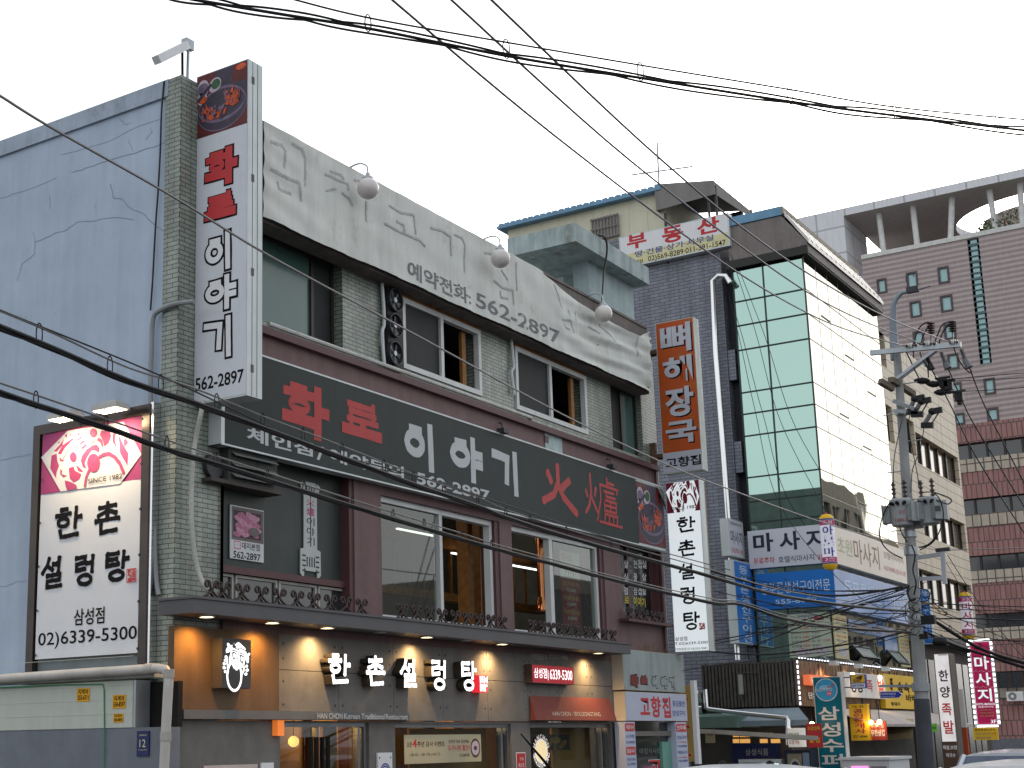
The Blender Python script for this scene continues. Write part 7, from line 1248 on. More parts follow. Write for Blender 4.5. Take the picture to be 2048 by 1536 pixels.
for px, py, lb in ((1624, 1448, 'bare warm bulb glowing just left of the teal standing sign'), (1742, 1445, 'left of two bare warm bulbs beside the yellow agent sign'), (1759, 1444, 'right of two bare warm bulbs beside the yellow agent sign')):
    c_ = at(px, py, 0, Xp+.6) if px < 1700 else at(px, py, 0, XS+1.4); t_ = thing('bare_bulb', lb, 'bulb', c_, 'bare warm bulbs'); m_ = MB(); m_.sphere(c_, .055, 12, 8); m_.build('glass', glow('warm_bulb', (1, .72, .28), 6), t_, True); m_ = MB(); m_.tube([c_+Vector((0, 0, .05)), c_+Vector((0, 0, .4))], .01); m_.build('cord', BLACK, t_); lamp('bulb_light', 'POINT', c_-Vector((.15, 0, 0)), 3, (1, .6, .25), t_, shadow_soft_size=.05)
x = RR(FX(18.6), 1411, 1430, 1486, 1458); board('tilted_paper_flag', 'small cream and red paper flag hanging below the green awning', FX(18.6), x, .02, mat('cream_flag', (.5, .44, .26), .7), [('식당', .15, .5, .85, .85, 0, .02)], [RED], 'flag')

# vertical signs along the street, all facing up the street
def pylon(name, lb, X, l, r, yb, yt, th, base, side, texts, mats, cat='sign', feet=True, ytl=None):
    fr = FX(X); zc_ = fr.uv((l[0]+r[0])/2, (l[1]+r[1])/2); u0_ = fr.uv(*l)[0]; u1_ = fr.uv(*r)[0]; z1_ = fr.uv((l[0]+r[0])/2, yt)[1]; z0_ = fr.uv((l[0]+r[0])/2+3, yb)[1]
    t = thing(name, lb, cat, fr.p((u0_+u1_)/2, z0_, 0)); m = MB(); m.box(fr, u0_, u1_, z0_, z1_, -th, -.002); m.build('sign_box', side, t); m = MB(); m.rect(fr, (u0_+.02, z0_+.02, u1_-.02, z1_-.02), .0); m.build('face', base, t); m = MB(); W, H = u1_-u0_, z1_-z0_
    for s_, a, b, c, d, k, of in texts: m.m = k; m.text(fr, s_, (u0_+W*a, z0_+H*b, u0_+W*c, z0_+H*d), .004, of)
    m.build('lettering', mats, t); return t, fr, (u0_, z0_, u1_, z1_)
TEAL = mat('teal_sheet', (.0, .13, .20), .4, var=.05); XLt = 19.2
t_, fr_, r_ = pylon('teal_standing_sign', 'teal standing shop sign with a round lottery disc and big white letters', XLt, (1632, 1450), (1689, 1450), 1600, 1353, .22, TEAL, mat('dirty_white_box', (.6, .6, .58), .5, streak=.3), [('삼', .10, .645, .86, .755, 0, .018), ('성', .10, .51, .86, .625, 0, .018), ('수', .06, .385, .92, .490, 0, .018), ('퍼', .10, .26, .86, .37, 0, .018)], [mat('pale_white_letters', (.62, .64, .66), .5)])
W, H = r_[2]-r_[0], r_[3]-r_[1]; c_ = (r_[0]+W*.46, r_[1]+H*.892); m_ = MB(); m_.disc(fr_, *c_, W*.40, n=.004, seg=28); m_.m = 1; m_.disc(fr_, *c_, W*.37, n=.006, seg=28); m_.m = 2; m_.disc(fr_, c_[0]-.02, c_[1]+.05, W*.22, H*.02, .008); m_.m = 0; m_.text(fr_, 'LOTTO', (c_[0]-W*.34, c_[1]-H*.012, c_[0]+W*.22, c_[1]+H*.014), .010, .02); m_.m = 3; m_.disc(fr_, c_[0]+W*.10, c_[1]-H*.03, W*.09, n=.012); m_.m = 0; m_.text(fr_, '6/45', (c_[0]+W*.03, c_[1]-H*.038, c_[0]+W*.17, c_[1]-H*.022), .014); m_.m = 4; m_.ribbon(fr_, [(c_[0]+W*.05, c_[1]+H*.03), (c_[0]+W*.12, c_[1]+H*.02), (c_[0]+W*.3, c_[1]+H*.045)], .02, .012)
m_.build('lottery_disc', [mat('pale_white_letters', (.62, .64, .66)), mat('sky_blue_disc', (.05, .35, .62), .4), mat('light_disc', (.25, .55, .75), .4), mat('pink_ball', (.6, .15, .25), .4), RED], t_)
fr_ = FX(XLt+.3); x = RR(fr_, 1700, 1731, 1377, 1349); t_ = thing('lottery_bracket_sign', 'small yellow and blue betting sign on an iron bracket beside the teal sign', 'sign', fr_.p(x[0], x[1], 0)); W, H = x[2]-x[0], x[3]-x[1]; m_ = MB(); m_.box(fr_, x[0], x[2], x[1], x[3], -.12, 0); m_.m = 1; m_.rect(fr_, (x[0]+W*.08, x[1]+H*.42, x[2]-W*.04, x[3]-H*.04), .002); m_.m = 2; m_.rect(fr_, (x[0]+W*.08, x[1]+H*.06, x[2]-W*.04, x[1]+H*.36), .002); m_.build('sign_box', [mat('royal_blue_box', (.03, .05, .30), .5), YELLOW, WHITE], t_); m_ = MB(); m_.text(fr_, 'toto', (x[0]+W*.2, x[1]+H*.46, x[2]-W*.3, x[1]+H*.70), .004, .03); m_.flat(fr_, [(x[0]+W*.3, x[1]+H*.74), (x[0]+W*.7, x[1]+H*.92), (x[0]+W*.85, x[1]+H*.9), (x[0]+W*.75, x[1]+H*.62)], .0035); m_.m = 1; m_.text(fr_, 'proto', (x[0]+W*.15, x[1]+H*.08, x[2]-W*.12, x[1]+H*.32), .004, .03); m_.build('lettering', [mat('brown_ink', (.09, .045, .03)), BLUEINK], t_); m_ = MB(); zc_ = (x[1]+x[3])/2; m_.tube([fr_.p(x[0], zc_+.1, -.06), fr_.p(x[0]-.35, zc_+.1, -.06)], .012); m_.tube([fr_.p(x[0], zc_-.12, -.06), fr_.p(x[0]-.35, zc_-.12, -.06)], .012); m_.build('bracket', IRON, t_)
pylon('yellow_agent_sign', 'yellow vertical estate agent sign with stacked crimson letters', XLt+1.6, (1700, 1445), (1737, 1445), 1481, 1408, .2, YELLOW, YELLOW, [('대 치', .2, .89, .78, .965, 1, .01), ('공', .22, .74, .74, .86, 0, .02), ('인', .22, .615, .74, .73, 0, .02), ('중', .22, .485, .74, .605, 0, .02), ('개', .22, .345, .78, .475, 0, .02), ('사', .24, .19, .82, .33, 0, .02), ('557-4044', .12, .07, .88, .15, 1, .01)], [mat('crimson_ink', (.35, .01, .06), .5), BLACK])
x = RR(FX(XS+1.5), 1738, 1774, 1480, 1442); board('red_unlimited_banner', 'red banner with white and cream letters behind the two bare bulbs', FX(XS+1.5), x, .03, mat('brick_red_cloth', (.32, .04, .03), .7), [('무한리필', .15, .62, .85, .85, 1, .02), ('무한삼겹', .12, .2, .88, .55, 0, .03)], [WHITE, CREAM], 'banner')
LITP = mat('lit_white_paper', (.72, .70, .70), .4, emis=.35)
t_, fr_, r_ = pylon('pork_hock_pylon', 'tall lit white pylon with two black and two red brush letters in a dark frame', 22.0, (1876, 1410), (1908, 1410), 1560, 1306, .5, LITP, mat('dark_bronze_frame', (.085, .07, .06), .5), [('한', .22, .775, .82, .865, 0, .02), ('양', .22, .645, .84, .735, 0, .02), ('족', .22, .505, .82, .60, 1, .02), ('발', .22, .36, .86, .465, 1, .02)], [BLACK, mat('bright_red_ink', (.65, .04, .025), .5)]); W, H = r_[2]-r_[0], r_[3]-r_[1]; m_ = MB(); m_.rect(fr_, (r_[0]+.02, r_[1]+.05, r_[2]-.02, r_[1]+H*.30), .005); m_.m = 1; m_.text(fr_, '족발,보쌈', (r_[0]+W*.06, r_[1]+H*.235, r_[2]-W*.06, r_[1]+H*.27), .007, .02); m_.text(fr_, '막국수', (r_[0]+W*.22, r_[1]+H*.175, r_[2]-W*.2, r_[1]+H*.21), .007, .02); m_.m = 2; m_.rect(fr_, (r_[0]+W*.3, r_[3]-H*.018, r_[2]-W*.1, r_[3]-.025), .005); m_.build('base_panel', [mat('brown_base', (.09, .05, .035), .5), WHITE, mat('faint_colour_strip', (.5, .42, .4), .5)], t_)
t_, fr_, r_ = pylon('magenta_massage_sign', 'magenta sign with white letters ringed by glowing white bulbs', 26.0, (1946, 1365), (1988, 1365), 1450, 1282, .3, mat('magenta_sheet', (.30, .008, .06), .4, emis=.25), ALU, [('마', .16, .66, .86, .82, 0, .02), ('사', .14, .47, .88, .62, 0, .02), ('지', .16, .28, .84, .43, 0, .02), ('HOTEL MASSAGE', .06, .235, .94, .26, 0, .01), ('(호텔식마사지)', .14, .20, .86, .225, 0, .006), ('AM9시~', .2, .165, .85, .19, 1, .006), ('PM6까지', .2, .13, .85, .155, 1, .006), ('60,000원', .2, .095, .85, .12, 1, .006), ('3F', .66, .02, .92, .06, 0, .01)], [WHITE_LIT, mat('gold_ink', (.5, .36, .12), .5)]); W, H = r_[2]-r_[0], r_[3]-r_[1]; m_ = MB()
for z_ in range(16): 
    for u in (r_[0]-.03, r_[2]+.03): m_.box(Fr(fr_.p(u, r_[1]+H*(z_+.5)/16, .03), (0, -1, 0)), -.022, .022, -.034, .034, -.02, .02)
for k in range(6):
    for z_ in (r_[1]-.03, r_[3]+.03): m_.box(Fr(fr_.p(r_[0]+W*(k+.5)/6, z_, .03), (0, -1, 0)), -.04, .04, -.02, .02, -.02, .02)
m_.build('bulb_border', glow('border_bulb', (.95, .95, 1), 1.8), t_); m_ = MB()
for q_ in (.64, .45):
    for k in range(10): m_.disc(fr_, r_[0]+W*(.12+.085*k), r_[1]+H*(q_+.008*math.sin(k*2)), W*.03, H*.006, .006+.0004*k, 8, k)
m_.build('floral_mark', mat('pale_pink_ink', (.55, .3, .36), .5), t_)
x = RR(FX(26.1), 1949, 1997, 1480, 1455); board('small_yellow_price_sign', 'small yellow price sign hanging under the magenta sign', FX(26.1), x, .12, YELLOW, [('등푸른생선구이', .08, .72, .92, .93, 1, .01), ('고등어 삼치 조림', .1, .42, .7, .58, 2, .0), ('304-7462·7482', .1, .1, .7, .26, 2, .0), ('5,000', .76, .42, .94, .58, 0, .0)], [RED, BLACK, BLUEINK])
c_ = at(2031, 1392, 0, 79.3); f_ = FX(79.2); x = RR(f_, 2013, 2046, 1402, 1383); t_ = thing('wall_air_conditioner', 'white air conditioner box hung on the dark brick wall at the right edge', 'air conditioner', f_.p(x[0], x[1], 0)); m_ = MB(); m_.box(f_, x[0], x[2], x[1], x[3], -.4, 0); m_.build('casing', mat('bright_white_casing', (.72, .73, .74), .4), t_); W = x[2]-x[0]; H = x[3]-x[1]; m_ = MB(); cc = (x[0]+W*.36, x[1]+H*.5); m_.disc(f_, *cc, H*.42, n=.01, seg=28); m_.m = 1; m_.disc(f_, *cc, H*.16, n=.02, seg=18); m_.build('fan_grille', [mat('fan_grey', (.22, .22, .22), .5), WHITE], t_)
m_ = MB(); x = RR(f_, 1995, 2044, 1376, 1345); m_.box(f_, x[0], x[2], x[1], x[3], -.3, .0); m_.m = 1
for u in (x[0], (x[0]+x[2])/2, x[2]): m_.box(f_, u-.12, u+.12, x[1], x[3], .001, .06)
tag(m_.build('lower_window', [mat('dark_ribbon_glass', (.02, .026, .032)), WINDARK]), 'dark sliding window above the white air conditioner', 'window')

t_, fr_, r_ = pylon('corner_blue_sign', 'blue vertical sign with white letters just behind the utility pole', XGe-.3, (1843, 1232), (1862, 1232), 1288, 1178, .25, SKYB, ALU, [(ch, .15, .87-.155*k, .85, .98-.155*k, 0, .02) for k, ch in enumerate('생선구이전문')], [mat('pale_blue_letters', (.55, .66, .78))])
x = RR(FX(24.2), 1765, 1818, 1466, 1441); tag(MB().add([FX(24.2).p(x[0], x[3], -.5), FX(24.2).p(x[2], x[3]+.05, -.5), FX(24.2).p(x[2]+.15, x[1], .3), FX(24.2).p(x[0], x[1]-.05, .3), FX(24.2).p(x[0], x[1]-.18, .3), FX(24.2).p(x[2]+.15, x[1]-.13, .3)], [(0, 3, 2, 1), (3, 4, 5, 2)]).build('tan_awning', mat('tan_canvas', (.42, .33, .18), .8, var=.12)), 'small tan cloth awning between the red banner and the utility pole', 'awning')
x = RR(FX(21.9), 1863, 1874, 1464, 1447); board('green_notice', 'bright green notice pasted beside the tall pork pylon', FX(21.9), x, .02, mat('bright_green_paper', (.15, .50, .06), .7), [('임대', .15, .35, .85, .65, 0, .02)], [BLACK], 'notice')
x = RR(FX(23.5), 1927, 1936, 1530, 1455); MB().box(FX(23.5), x[0], x[2], 0, x[3], -.15, 0); m_ = MB(); m_.box(FX(23.5), x[0], x[2], 0, x[3], -.15, 0); m_.m = 1; m_.box(FX(23.5), x[0], x[2], x[3]+.003, x[3]+.9, -.15, .01); tag(m_.build('rusty_red_post', [mat('rust_red_paint', (.34, .06, .02), .6, var=.2, streak=.2), mat('pale_notice', (.5, .5, .48), .6)]), 'rust-red square post with a pale top right of the pork pylon', 'post')

# ------------------------------------------------------------------ buildings across the road, seen as reflections
for X0, X1, Y0, Hh, c, lb in ((88, 103, -21, 21, (.34, .33, .30), 'pale office block across the road reflected in the glass street front'), (104, 124, -22, 18.5, (.42, .38, .30), 'cream tower across the road reflected in the far end of the glass'), (48, 68, -21, 10, (.26, .22, .18), 'brown low block across the road opposite the glass building')):
    t_ = thing('opposite_building', lb, 'building', ((X0+X1)/2, Y0-5, -.1)); f_ = Fr((0, Y0, 0), (-1, 0, 0)); m_ = MB(); hs2 = []
    for fl_ in range(int(Hh/3.3)):
        for k in range(int((X1-X0)/2.6)): hs2.append((-X1+.6+2.6*k, 1+3.3*fl_, -X1+2.3+2.6*k, 2.7+3.3*fl_))
    wall(m_, f_, -X1, -X0, -.1, Hh, hs2, .3); m_.box(f_, -X1, -X0, -.1, Hh-.01, -9, -.31); m_.build('wall', mat('render_%d' % X0, c, .8, var=.1), t_)
    for h in hs2: MB().box(f_, h[0], h[2], h[1], h[3], -.3, -.2).build('window', mat('dark_ribbon_glass', (.02, .026, .032)), t_)

# ------------------------------------------------------------------ utility pole with its gear
YP = -4.6
pb_ = at(1853, 1536, 1, YP); pt_ = at(1793, 692, 1, YP); XP = (pb_.x+pt_.x)/2; pb_ = Vector((XP-.18, at(1853, 1536, 0, XP-.18).y, 0)); b1 = at(1853, 1536, 0, XP-.1); t1 = at(1793, 692, 0, XP+.1)
def on_pole(z): return b1+(t1-b1)*((z-b1.z)/(t1.z-b1.z))
base = on_pole(0); UP = thing('utility_pole', 'tall grey concrete utility pole carrying transformers and tangled cables', 'pole', base)
PCON = mat('pole_concrete', (.32, .33, .33), .75, var=.15, streak=.25, grain=.08)
def pr_(z): return .150-.0078*z
zsl = at(1845, 1398, 0, XP).z
m_ = MB(); m_.tube([on_pole(z) for z in [zsl-.05]+[zsl+.5*i for i in range(1, 40) if zsl+.5*i < t1.z]+[t1.z]], [pr_(z) for z in [zsl-.05]+[zsl+.5*i for i in range(1, 40) if zsl+.5*i < t1.z]+[t1.z]], 20); m_.build('shaft', PCON, UP, True)
m_ = MB(); m_.tube([on_pole(z) for z in (0, 1, 2, zsl)], [.160, .156, .152, .146], 20); m_.build('lower_sleeve', mat('dark_rubber_sleeve', (.065, .07, .085), .7, var=.2, streak=.1), UP, True)
m_ = MB(); tp = [at(x, y, 0, XP+.12) for x, y in ((1790, 720), (1788, 690), (1786, 640), (1787, 612), (1792, 598), (1803, 586), (1822, 581), (1826, 583))]; m_.tube(tp, [.088, .084, .075, .06, .05, .045, .042, .042], 14); m_.build('curved_top', mat('grey_steel_arm', (.22, .26, .30), .5, .3), UP, True)
m_ = MB(); m_.box(Fr(tp[-1], (0, -1, 0)), -.12, .12, -.02, .10, -.06, .06); m_.tube([tp[-1], tp[-1]+Vector((0, -.35, .05))], .012); m_.tube(smooth_path([tp[-1]+Vector((0, .05, .1)), tp[-1]+Vector((0, .12, .3)), tp[-1]+Vector((0, .0, .42)), tp[-1]+Vector((0, -.05, .3))], 4), .008, 4); m_.build('tip_clamp', DARK, UP)
FPo = FX(XP); Pp = lambda x, y, n=0: FPo.p(*FPo.uv(x, y, n), n)
def bar(mb, a, b, w, h): d = (b-a); f = Fr(a, d.normalized(), (0, 0, 1) if abs(d.normalized().z) < .5 else (1, 0, 0)); f = Fr(a, d, f.n.cross(d)*1); mb.box(f, 0, d.length, -h/2, h/2, -w/2, w/2)
m_ = MB(); bar(m_, Pp(1741, 706, .16), Pp(1922, 689, .16), .09, .10); m_.build('crossarm', STEEL, UP); m_ = MB(); bar(m_, Pp(1794, 757, .14), Pp(1870, 700, .14), .06, .07); bar(m_, Pp(1800, 757, -.14), Pp(1874, 700, -.14), .06, .07); m_.build('arm_brace', STEEL, UP)
m_ = MB(); bar(m_, Pp(1760, 762, .5), Pp(1786, 778, .18), .10, .11); bar(m_, Pp(1781, 759, .3), Pp(1827, 788, -.7), .11, .11); m_.build('timber_arm', mat('weathered_timber', (.17, .145, .11), .8, var=.3, scale=8), UP)
INS = mat('brown_porcelain', (.06, .04, .035), .25, spec=.6); INSG = mat('grey_polymer', (.14, .15, .16), .4)
def insul(mb, a, b, r, n=6):
    a, b = Vector(a), Vector(b); L = (b-a).length; p = []
    for i in range(n): p += [(r*.45, L*(i+.05)/n), (r, L*(i+.45)/n), (r*.5, L*(i+.6)/n)]
    mb.lathe(a, b-a, [(r*.5, 0)]+p+[(r*.5, L)], 12)
for (x, y0_, y1_) in ((1862, 668, 645), (1905, 664, 642)):
    m_ = MB(); insul(m_, Pp(x, y0_, .16), Pp(x-1, y1_, .16), .085, 5); m_.tube([Pp(x, y0_, .16), Pp(x+1, 694, .16)], .015); m_.build('pin_insulator', INS, UP, True)
for a, b in (((1812, 693), (1836, 691)), ((1846, 689), (1873, 688)), ((1899, 685), (1917, 685))):
    m_ = MB(); insul(m_, Pp(*a, .18), Pp(*b, .18), .065, 4); m_.m = 1; q_ = Pp(*b, .18).lerp(Pp(*a, .18), .6); m_.sphere(q_, .06, 10, 6); m_.build('strain_insulator', [INS, mat('white_glaze', (.6, .6, .58), .2)], UP, True)
for a, b, c in (((1853, 714), (1860, 728), (1863, 739)), ((1882, 704), (1890, 725), (1896, 737)), ((1922, 698), (1929, 718), (1939, 735))):
    m_ = MB(); insul(m_, Pp(*a, .1), Pp(*b, .1), .045, 7); m_.tube([Pp(*b, .1), Pp(*c, .1)], [.05, .075], 10); m_.build('cable_terminator', INSG if a[0] != 1853 else CABLE, UP, True)
for pl in ([(1827, 716), (1828, 690), (1836, 660), (1850, 646), (1861, 645)], [(1841, 700), (1844, 680), (1850, 664), (1858, 652)], [(1867, 690), (1877, 665), (1886, 648), (1904, 642)], [(1878, 688), (1884, 668), (1893, 655), (1902, 648)], [(1808, 694), (1818, 715), (1838, 757)], [(1840, 704), (1845, 720), (1855, 735), (1857, 755)], [(1906, 690), (1915, 715), (1928, 735), (1940, 745), (1943, 740)]):
    m_ = MB(); m_.tube(smooth_path([Pp(x, y, .15) for x, y in pl], 5), .014, 6); m_.build('jumper_cable', CABLE, UP, True)
for a, b, r in (((1828, 761), (1860, 762), .075), ((1852, 767), (1880, 769), .075), ((1868, 785), (1896, 784), .075)): m_ = MB(); a_, b_ = Pp(*a, -.2), Pp(*b, -.2); m_.tube([a_, a_.lerp(b_, .2), a_.lerp(b_, .5), a_.lerp(b_, .8), b_], [.02, r*.7, r, r*.8, .03], 10); m_.build('splice_cover', CABLE, UP, True)
for x, y in ((1887, 765), (1897, 770), (1918, 792)): m_ = MB(); c_ = Pp(x, y, -.2); m_.box(Fr(c_, (0, -1, 0)), -.08, .08, -.10, .08, -.06, .06); m_.box(Fr(c_, (0, -1, 0)), -.15, .15, .081, .11, -.05, .05); m_.tube([c_-Vector((0, 0, .1)), c_-Vector((0, 0, .18))], .05, 8); m_.build('clamp_cover', CABLE, UP)
for a, b in (((1829, 798), (1818, 823)), ((1842, 803), (1828, 828)), ((1864, 823), (1848, 850))):
    m_ = MB(); a_, b_ = Pp(*a, .25), Pp(*b, .25); m_.tube([a_, b_], .045, 10); m_.m = 1; d = Vector((0, -1, .05)); bar(m_, a_, a_+d*.20, .08, .11); m_.sphere(a_, .075, 10, 8); bar(m_, b_+d*-.05, b_+d*.18-Vector((0, 0, .04)), .10, .11); m_.tube([a_+d*.16, b_+d*.15], .014, 6); m_.build('cutout_fuse', [INSG, CABLE], UP)
m_ = MB(); bar(m_, Pp(1788, 802, .1), Pp(1830, 818, .3), .07, .08); bar(m_, Pp(1788, 822, .1), Pp(1815, 823, .3), .07, .07); m_.build('fuse_bracket', STEEL, UP)
for z0_, z1_ in ((1063, 1075), (1095, 1103), (1103, 1111), (1232, 1250), (818, 828)):
    za, zb = at(1815, z1_, 0, XP).z, at(1815, z0_, 0, XP).z; m_ = MB(); m_.tube([on_pole(za), on_pole(zb)], pr_(za)+.03, 18); m_.build('pole_band', STEEL, UP, True)
m_ = MB()
for k in range(9): z = 4.2+.6*k; s = 1 if k % 2 else -1; p = on_pole(z); m_.tube([p, p+Vector((0, s*.36, 0))], .012, 5)
m_.build('step_bolt', STEEL, UP)
# transformers
TRM = mat('transformer_grey', (.36, .39, .40), .5, var=.08, streak=.15)
for k, (x, yt, yb, r, n, lb) in enumerate(((1801, 1003, 1054, .205, .22, 'left grey transformer can with stencilled red characters on the pole'), (1856, 1000, 1050, .20, .06, 'right grey transformer can with a dark nameplate on the pole'))):
    c1 = Pp(x, yt, n); c0 = Pp(x, yb, n); c0 = Vector((c1.x, c1.y, c0.z)); H = c1.z-c0.z; t_ = thing('transformer', lb, 'transformer', c0, 'pole transformers'); m_ = MB(); m_.lathe(c0, (0, 0, 1), [(r*.7, 0), (r*.96, .02), (r, .06), (r, H-.02), (r*1.05, H-.02), (r*1.05, H+.02), (r*.9, H+.05), (r*.3, H+.07)], 28); m_.build('tank', TRM, t_, True); m_ = MB(); sd_ = [(0, 1, 0), (-.4, -.9, 0)] if k == 0 else [(-.75, .65, 0), (-.62, -.78, 0), (.1, -1, 0)]
    for d in sd_:
        d = Vector(d).normalized(); f_ = Fr(c0+d*(r+.02), Vector((0, 0, 1)).cross(d)*1 if False else Vector((-d.y, d.x, 0))); f_ = Fr(c0+d*r, Vector((-d.y, d.x, 0)), (0, 0, 1)); sg = 1 if f_.n.dot(d) > 0 else -1
        for q_ in range(4): m_.box(f_, -.11, .11, H*.18, H*.86, sg*(.01+.03*q_), sg*(.028+.03*q_))
        m_.box(f_, -.125, .125, H*.14, H*.90, sg*.13, sg*.15); m_.box(f_, -.03, .03, H*.8, H*.88, sg*.0, sg*.135); m_.box(f_, -.03, .03, H*.16, H*.24, sg*.0, sg*.135)
    m_.build('radiator', TRM, t_)
    for j in range(2): m_ = MB(); q_ = c1+Vector((.02-.1*j, .12-.24*j, .05)); insul(m_, q_, q_+Vector((0, 0, .36)), .055, 4); m_.build('bushing', INS, t_, True)
    for j in range(3): m_ = MB(); a = math.pi+(j-1)*.5; q_ = c0+Vector((r*math.cos(a), r*math.sin(a), H*.86)); m_.tube([q_, q_+Vector((math.cos(a), math.sin(a), .1))*.09], [.03, .04], 8); m_.build('terminal', BLACK, t_, True)
    d = Vector((-.86, -.5 if k else -.2, 0)).normalized(); f_ = Fr(c0+d*(r+.004), Vector((d.y, -d.x, 0)).normalized()*1); f_ = Fr(c0+d*(r+.006), Vector((-d.y, d.x, 0)) if Vector((-d.y, d.x, 0)).dot(_r) > 0 else Vector((d.y, -d.x, 0))); m_ = MB()
    if k == 0:
        m_.text(f_, '100LT', (-.13, H*.16, .13, H*.28), .012, .01); m_.text(f_, '주의', (-.05, H*.42, .07, H*.62), .012, .0); m_.build('stencil', mat('red_stencil', (.35, .07, .06), .6), t_)
    else: m_.rect(f_, (-.02, H*.4, .09, H*.62), .24); m_.build('nameplate', mat('dark_plate', (.06, .06, .06), .4), t_)
m_ = MB(); c_ = Pp(1832, 1030, -.15); m_.lathe(Vector((c_.x, c_.y, Pp(1832, 1056, -.15).z)), (0, 0, 1), [(.14, 0), (.15, .04), (.15, .42), (.05, .48)], 20); tag(m_.build('transformer', TRM, smooth=True), 'rear grey transformer can tucked behind the other two', 'transformer', 'pole transformers')
for pl, r in (([(1788, 1000), (1775, 1012), (1762, 1045), (1760, 1075), (1775, 1100), (1805, 1117)], .012), ([(1800, 1003), (1798, 1030), (1801, 1060), (1815, 1085)], .012), ([(1868, 985), (1880, 1000), (1887, 1030), (1880, 1060), (1865, 1085), (1840, 1100)], .012), ([(1838, 986), (1862, 984), (1890, 992), (1903, 1000), (1895, 1008), (1872, 1000)], .012), ([(1804, 840), (1795, 880), (1788, 920), (1787, 960), (1790, 985)], .009), ([(1820, 828), (1818, 860), (1835, 950), (1837, 975)], .009), ([(1849, 850), (1840, 900), (1825, 940), (1822, 985)], .009), ([(1823, 1090), (1830, 1110), (1826, 1140), (1832, 1165), (1828, 1190)], .016), ([(1838, 1095), (1855, 1090), (1868, 1078), (1872, 1070)], .014), ([(1846, 1178), (1858, 1185), (1856, 1200), (1840, 1203)], .012), ([(1843, 1212), (1868, 1208), (1885, 1220), (1895, 1228), (1890, 1230)], .010), ([(1818, 1170), (1815, 1185), (1822, 1200), (1832, 1198)], .02)):
    m_ = MB(); m_.tube(smooth_path([Pp(x, y, .34) for x, y in pl], 6), r, 6); m_.build('drop_cable', CABLE, UP, True)
# bracket arm on the right, junction boxes
FYp = lambda x, y: Pp(x, y, .05)
m_ = MB(); bar(m_, FYp(1829, 1116), FYp(1887, 1108), .05, .08); bar(m_, FYp(1832, 1158), FYp(1889, 1156), .05, .08); bar(m_, FYp(1885, 1098), FYp(1890, 1168), .08, .07); m_.m = 1; bar(m_, FYp(1872, 1101), FYp(1900, 1098), .10, .07); m_.build('side_bracket', [STEEL, DARK], UP)
for x, y, s, lb in ((1857, 1242, .13, 'black cable junction box hanging right of the pole'), (1880, 1285, .12, 'round black cable splice case below the junction box'), (1848, 1275, .08, 'small black splice box close to the pole')):
    c_ = Pp(x, y, .3); m_ = MB()
    if s == .12: m_.lathe(c_+Vector((0, -.14, 0)), (0, 1, .1), [(.02, 0), (.09, .03), (.10, .14), (.09, .25), (.02, .28)], 14)
    else: bar(m_, c_-Vector((0, s, -.02)), c_+Vector((0, s, .02)), s, s*1.3)
    tag(m_.build('junction_box', CABLE, smooth=(s == .12)), lb, 'box')
m_ = MB(); bar(m_, Pp(1837, 1372, .0), Pp(1759, 1372, .0), .05, .05); m_.tube([on_pole(at(1846, 1383, 0, XP).z), on_pole(at(1846, 1366, 0, XP).z)], pr_(3)+.04, 18); m_.add([Pp(1815, 1372, .02), Pp(1833, 1365, .02), Pp(1833, 1383, .02)], [(0, 1, 2)])
t_ = thing('street_name_sign', 'blue arrow street name sign hung from a grey bar on the utility pole', 'sign', Pp(1782, 1390, 0)); m_.build('bar', mat('grey_bar', (.3, .32, .35), .5), t_); q_ = lambda x, y: FPo.uv(x, y, .03); m_ = MB()
ol = [(1760, 1383), (1797, 1382), (1805, 1389), (1798, 1396), (1760, 1397)]; m_.prism(FPo, [q_(*p) for p in ol], .01, .03); m_.m = 1; m_.prism(FPo, [q_(*p) for p in ((1761, 1384), (1796.5, 1383), (1803.5, 1389), (1797.5, 1395), (1761, 1396))], .031, .034); m_.build('plate', [WHITE, mat('street_sign_blue', (.025, .05, .36), .4)], t_); m_ = MB(); a = q_(1763, 1390); b = q_(1791, 1385.3); m_.text(FPo, '테헤란로82길', (a[0], a[1], b[0], b[1]), .036, .012); a = q_(1763, 1394.5); b = q_(1790, 1391.5); m_.text(FPo, 'Teheran-ro 82-gil', (a[0], a[1], b[0], b[1]), .036); m_.build('lettering', WHITE, t_)
r0 = Pp(1868, 1518, .1)

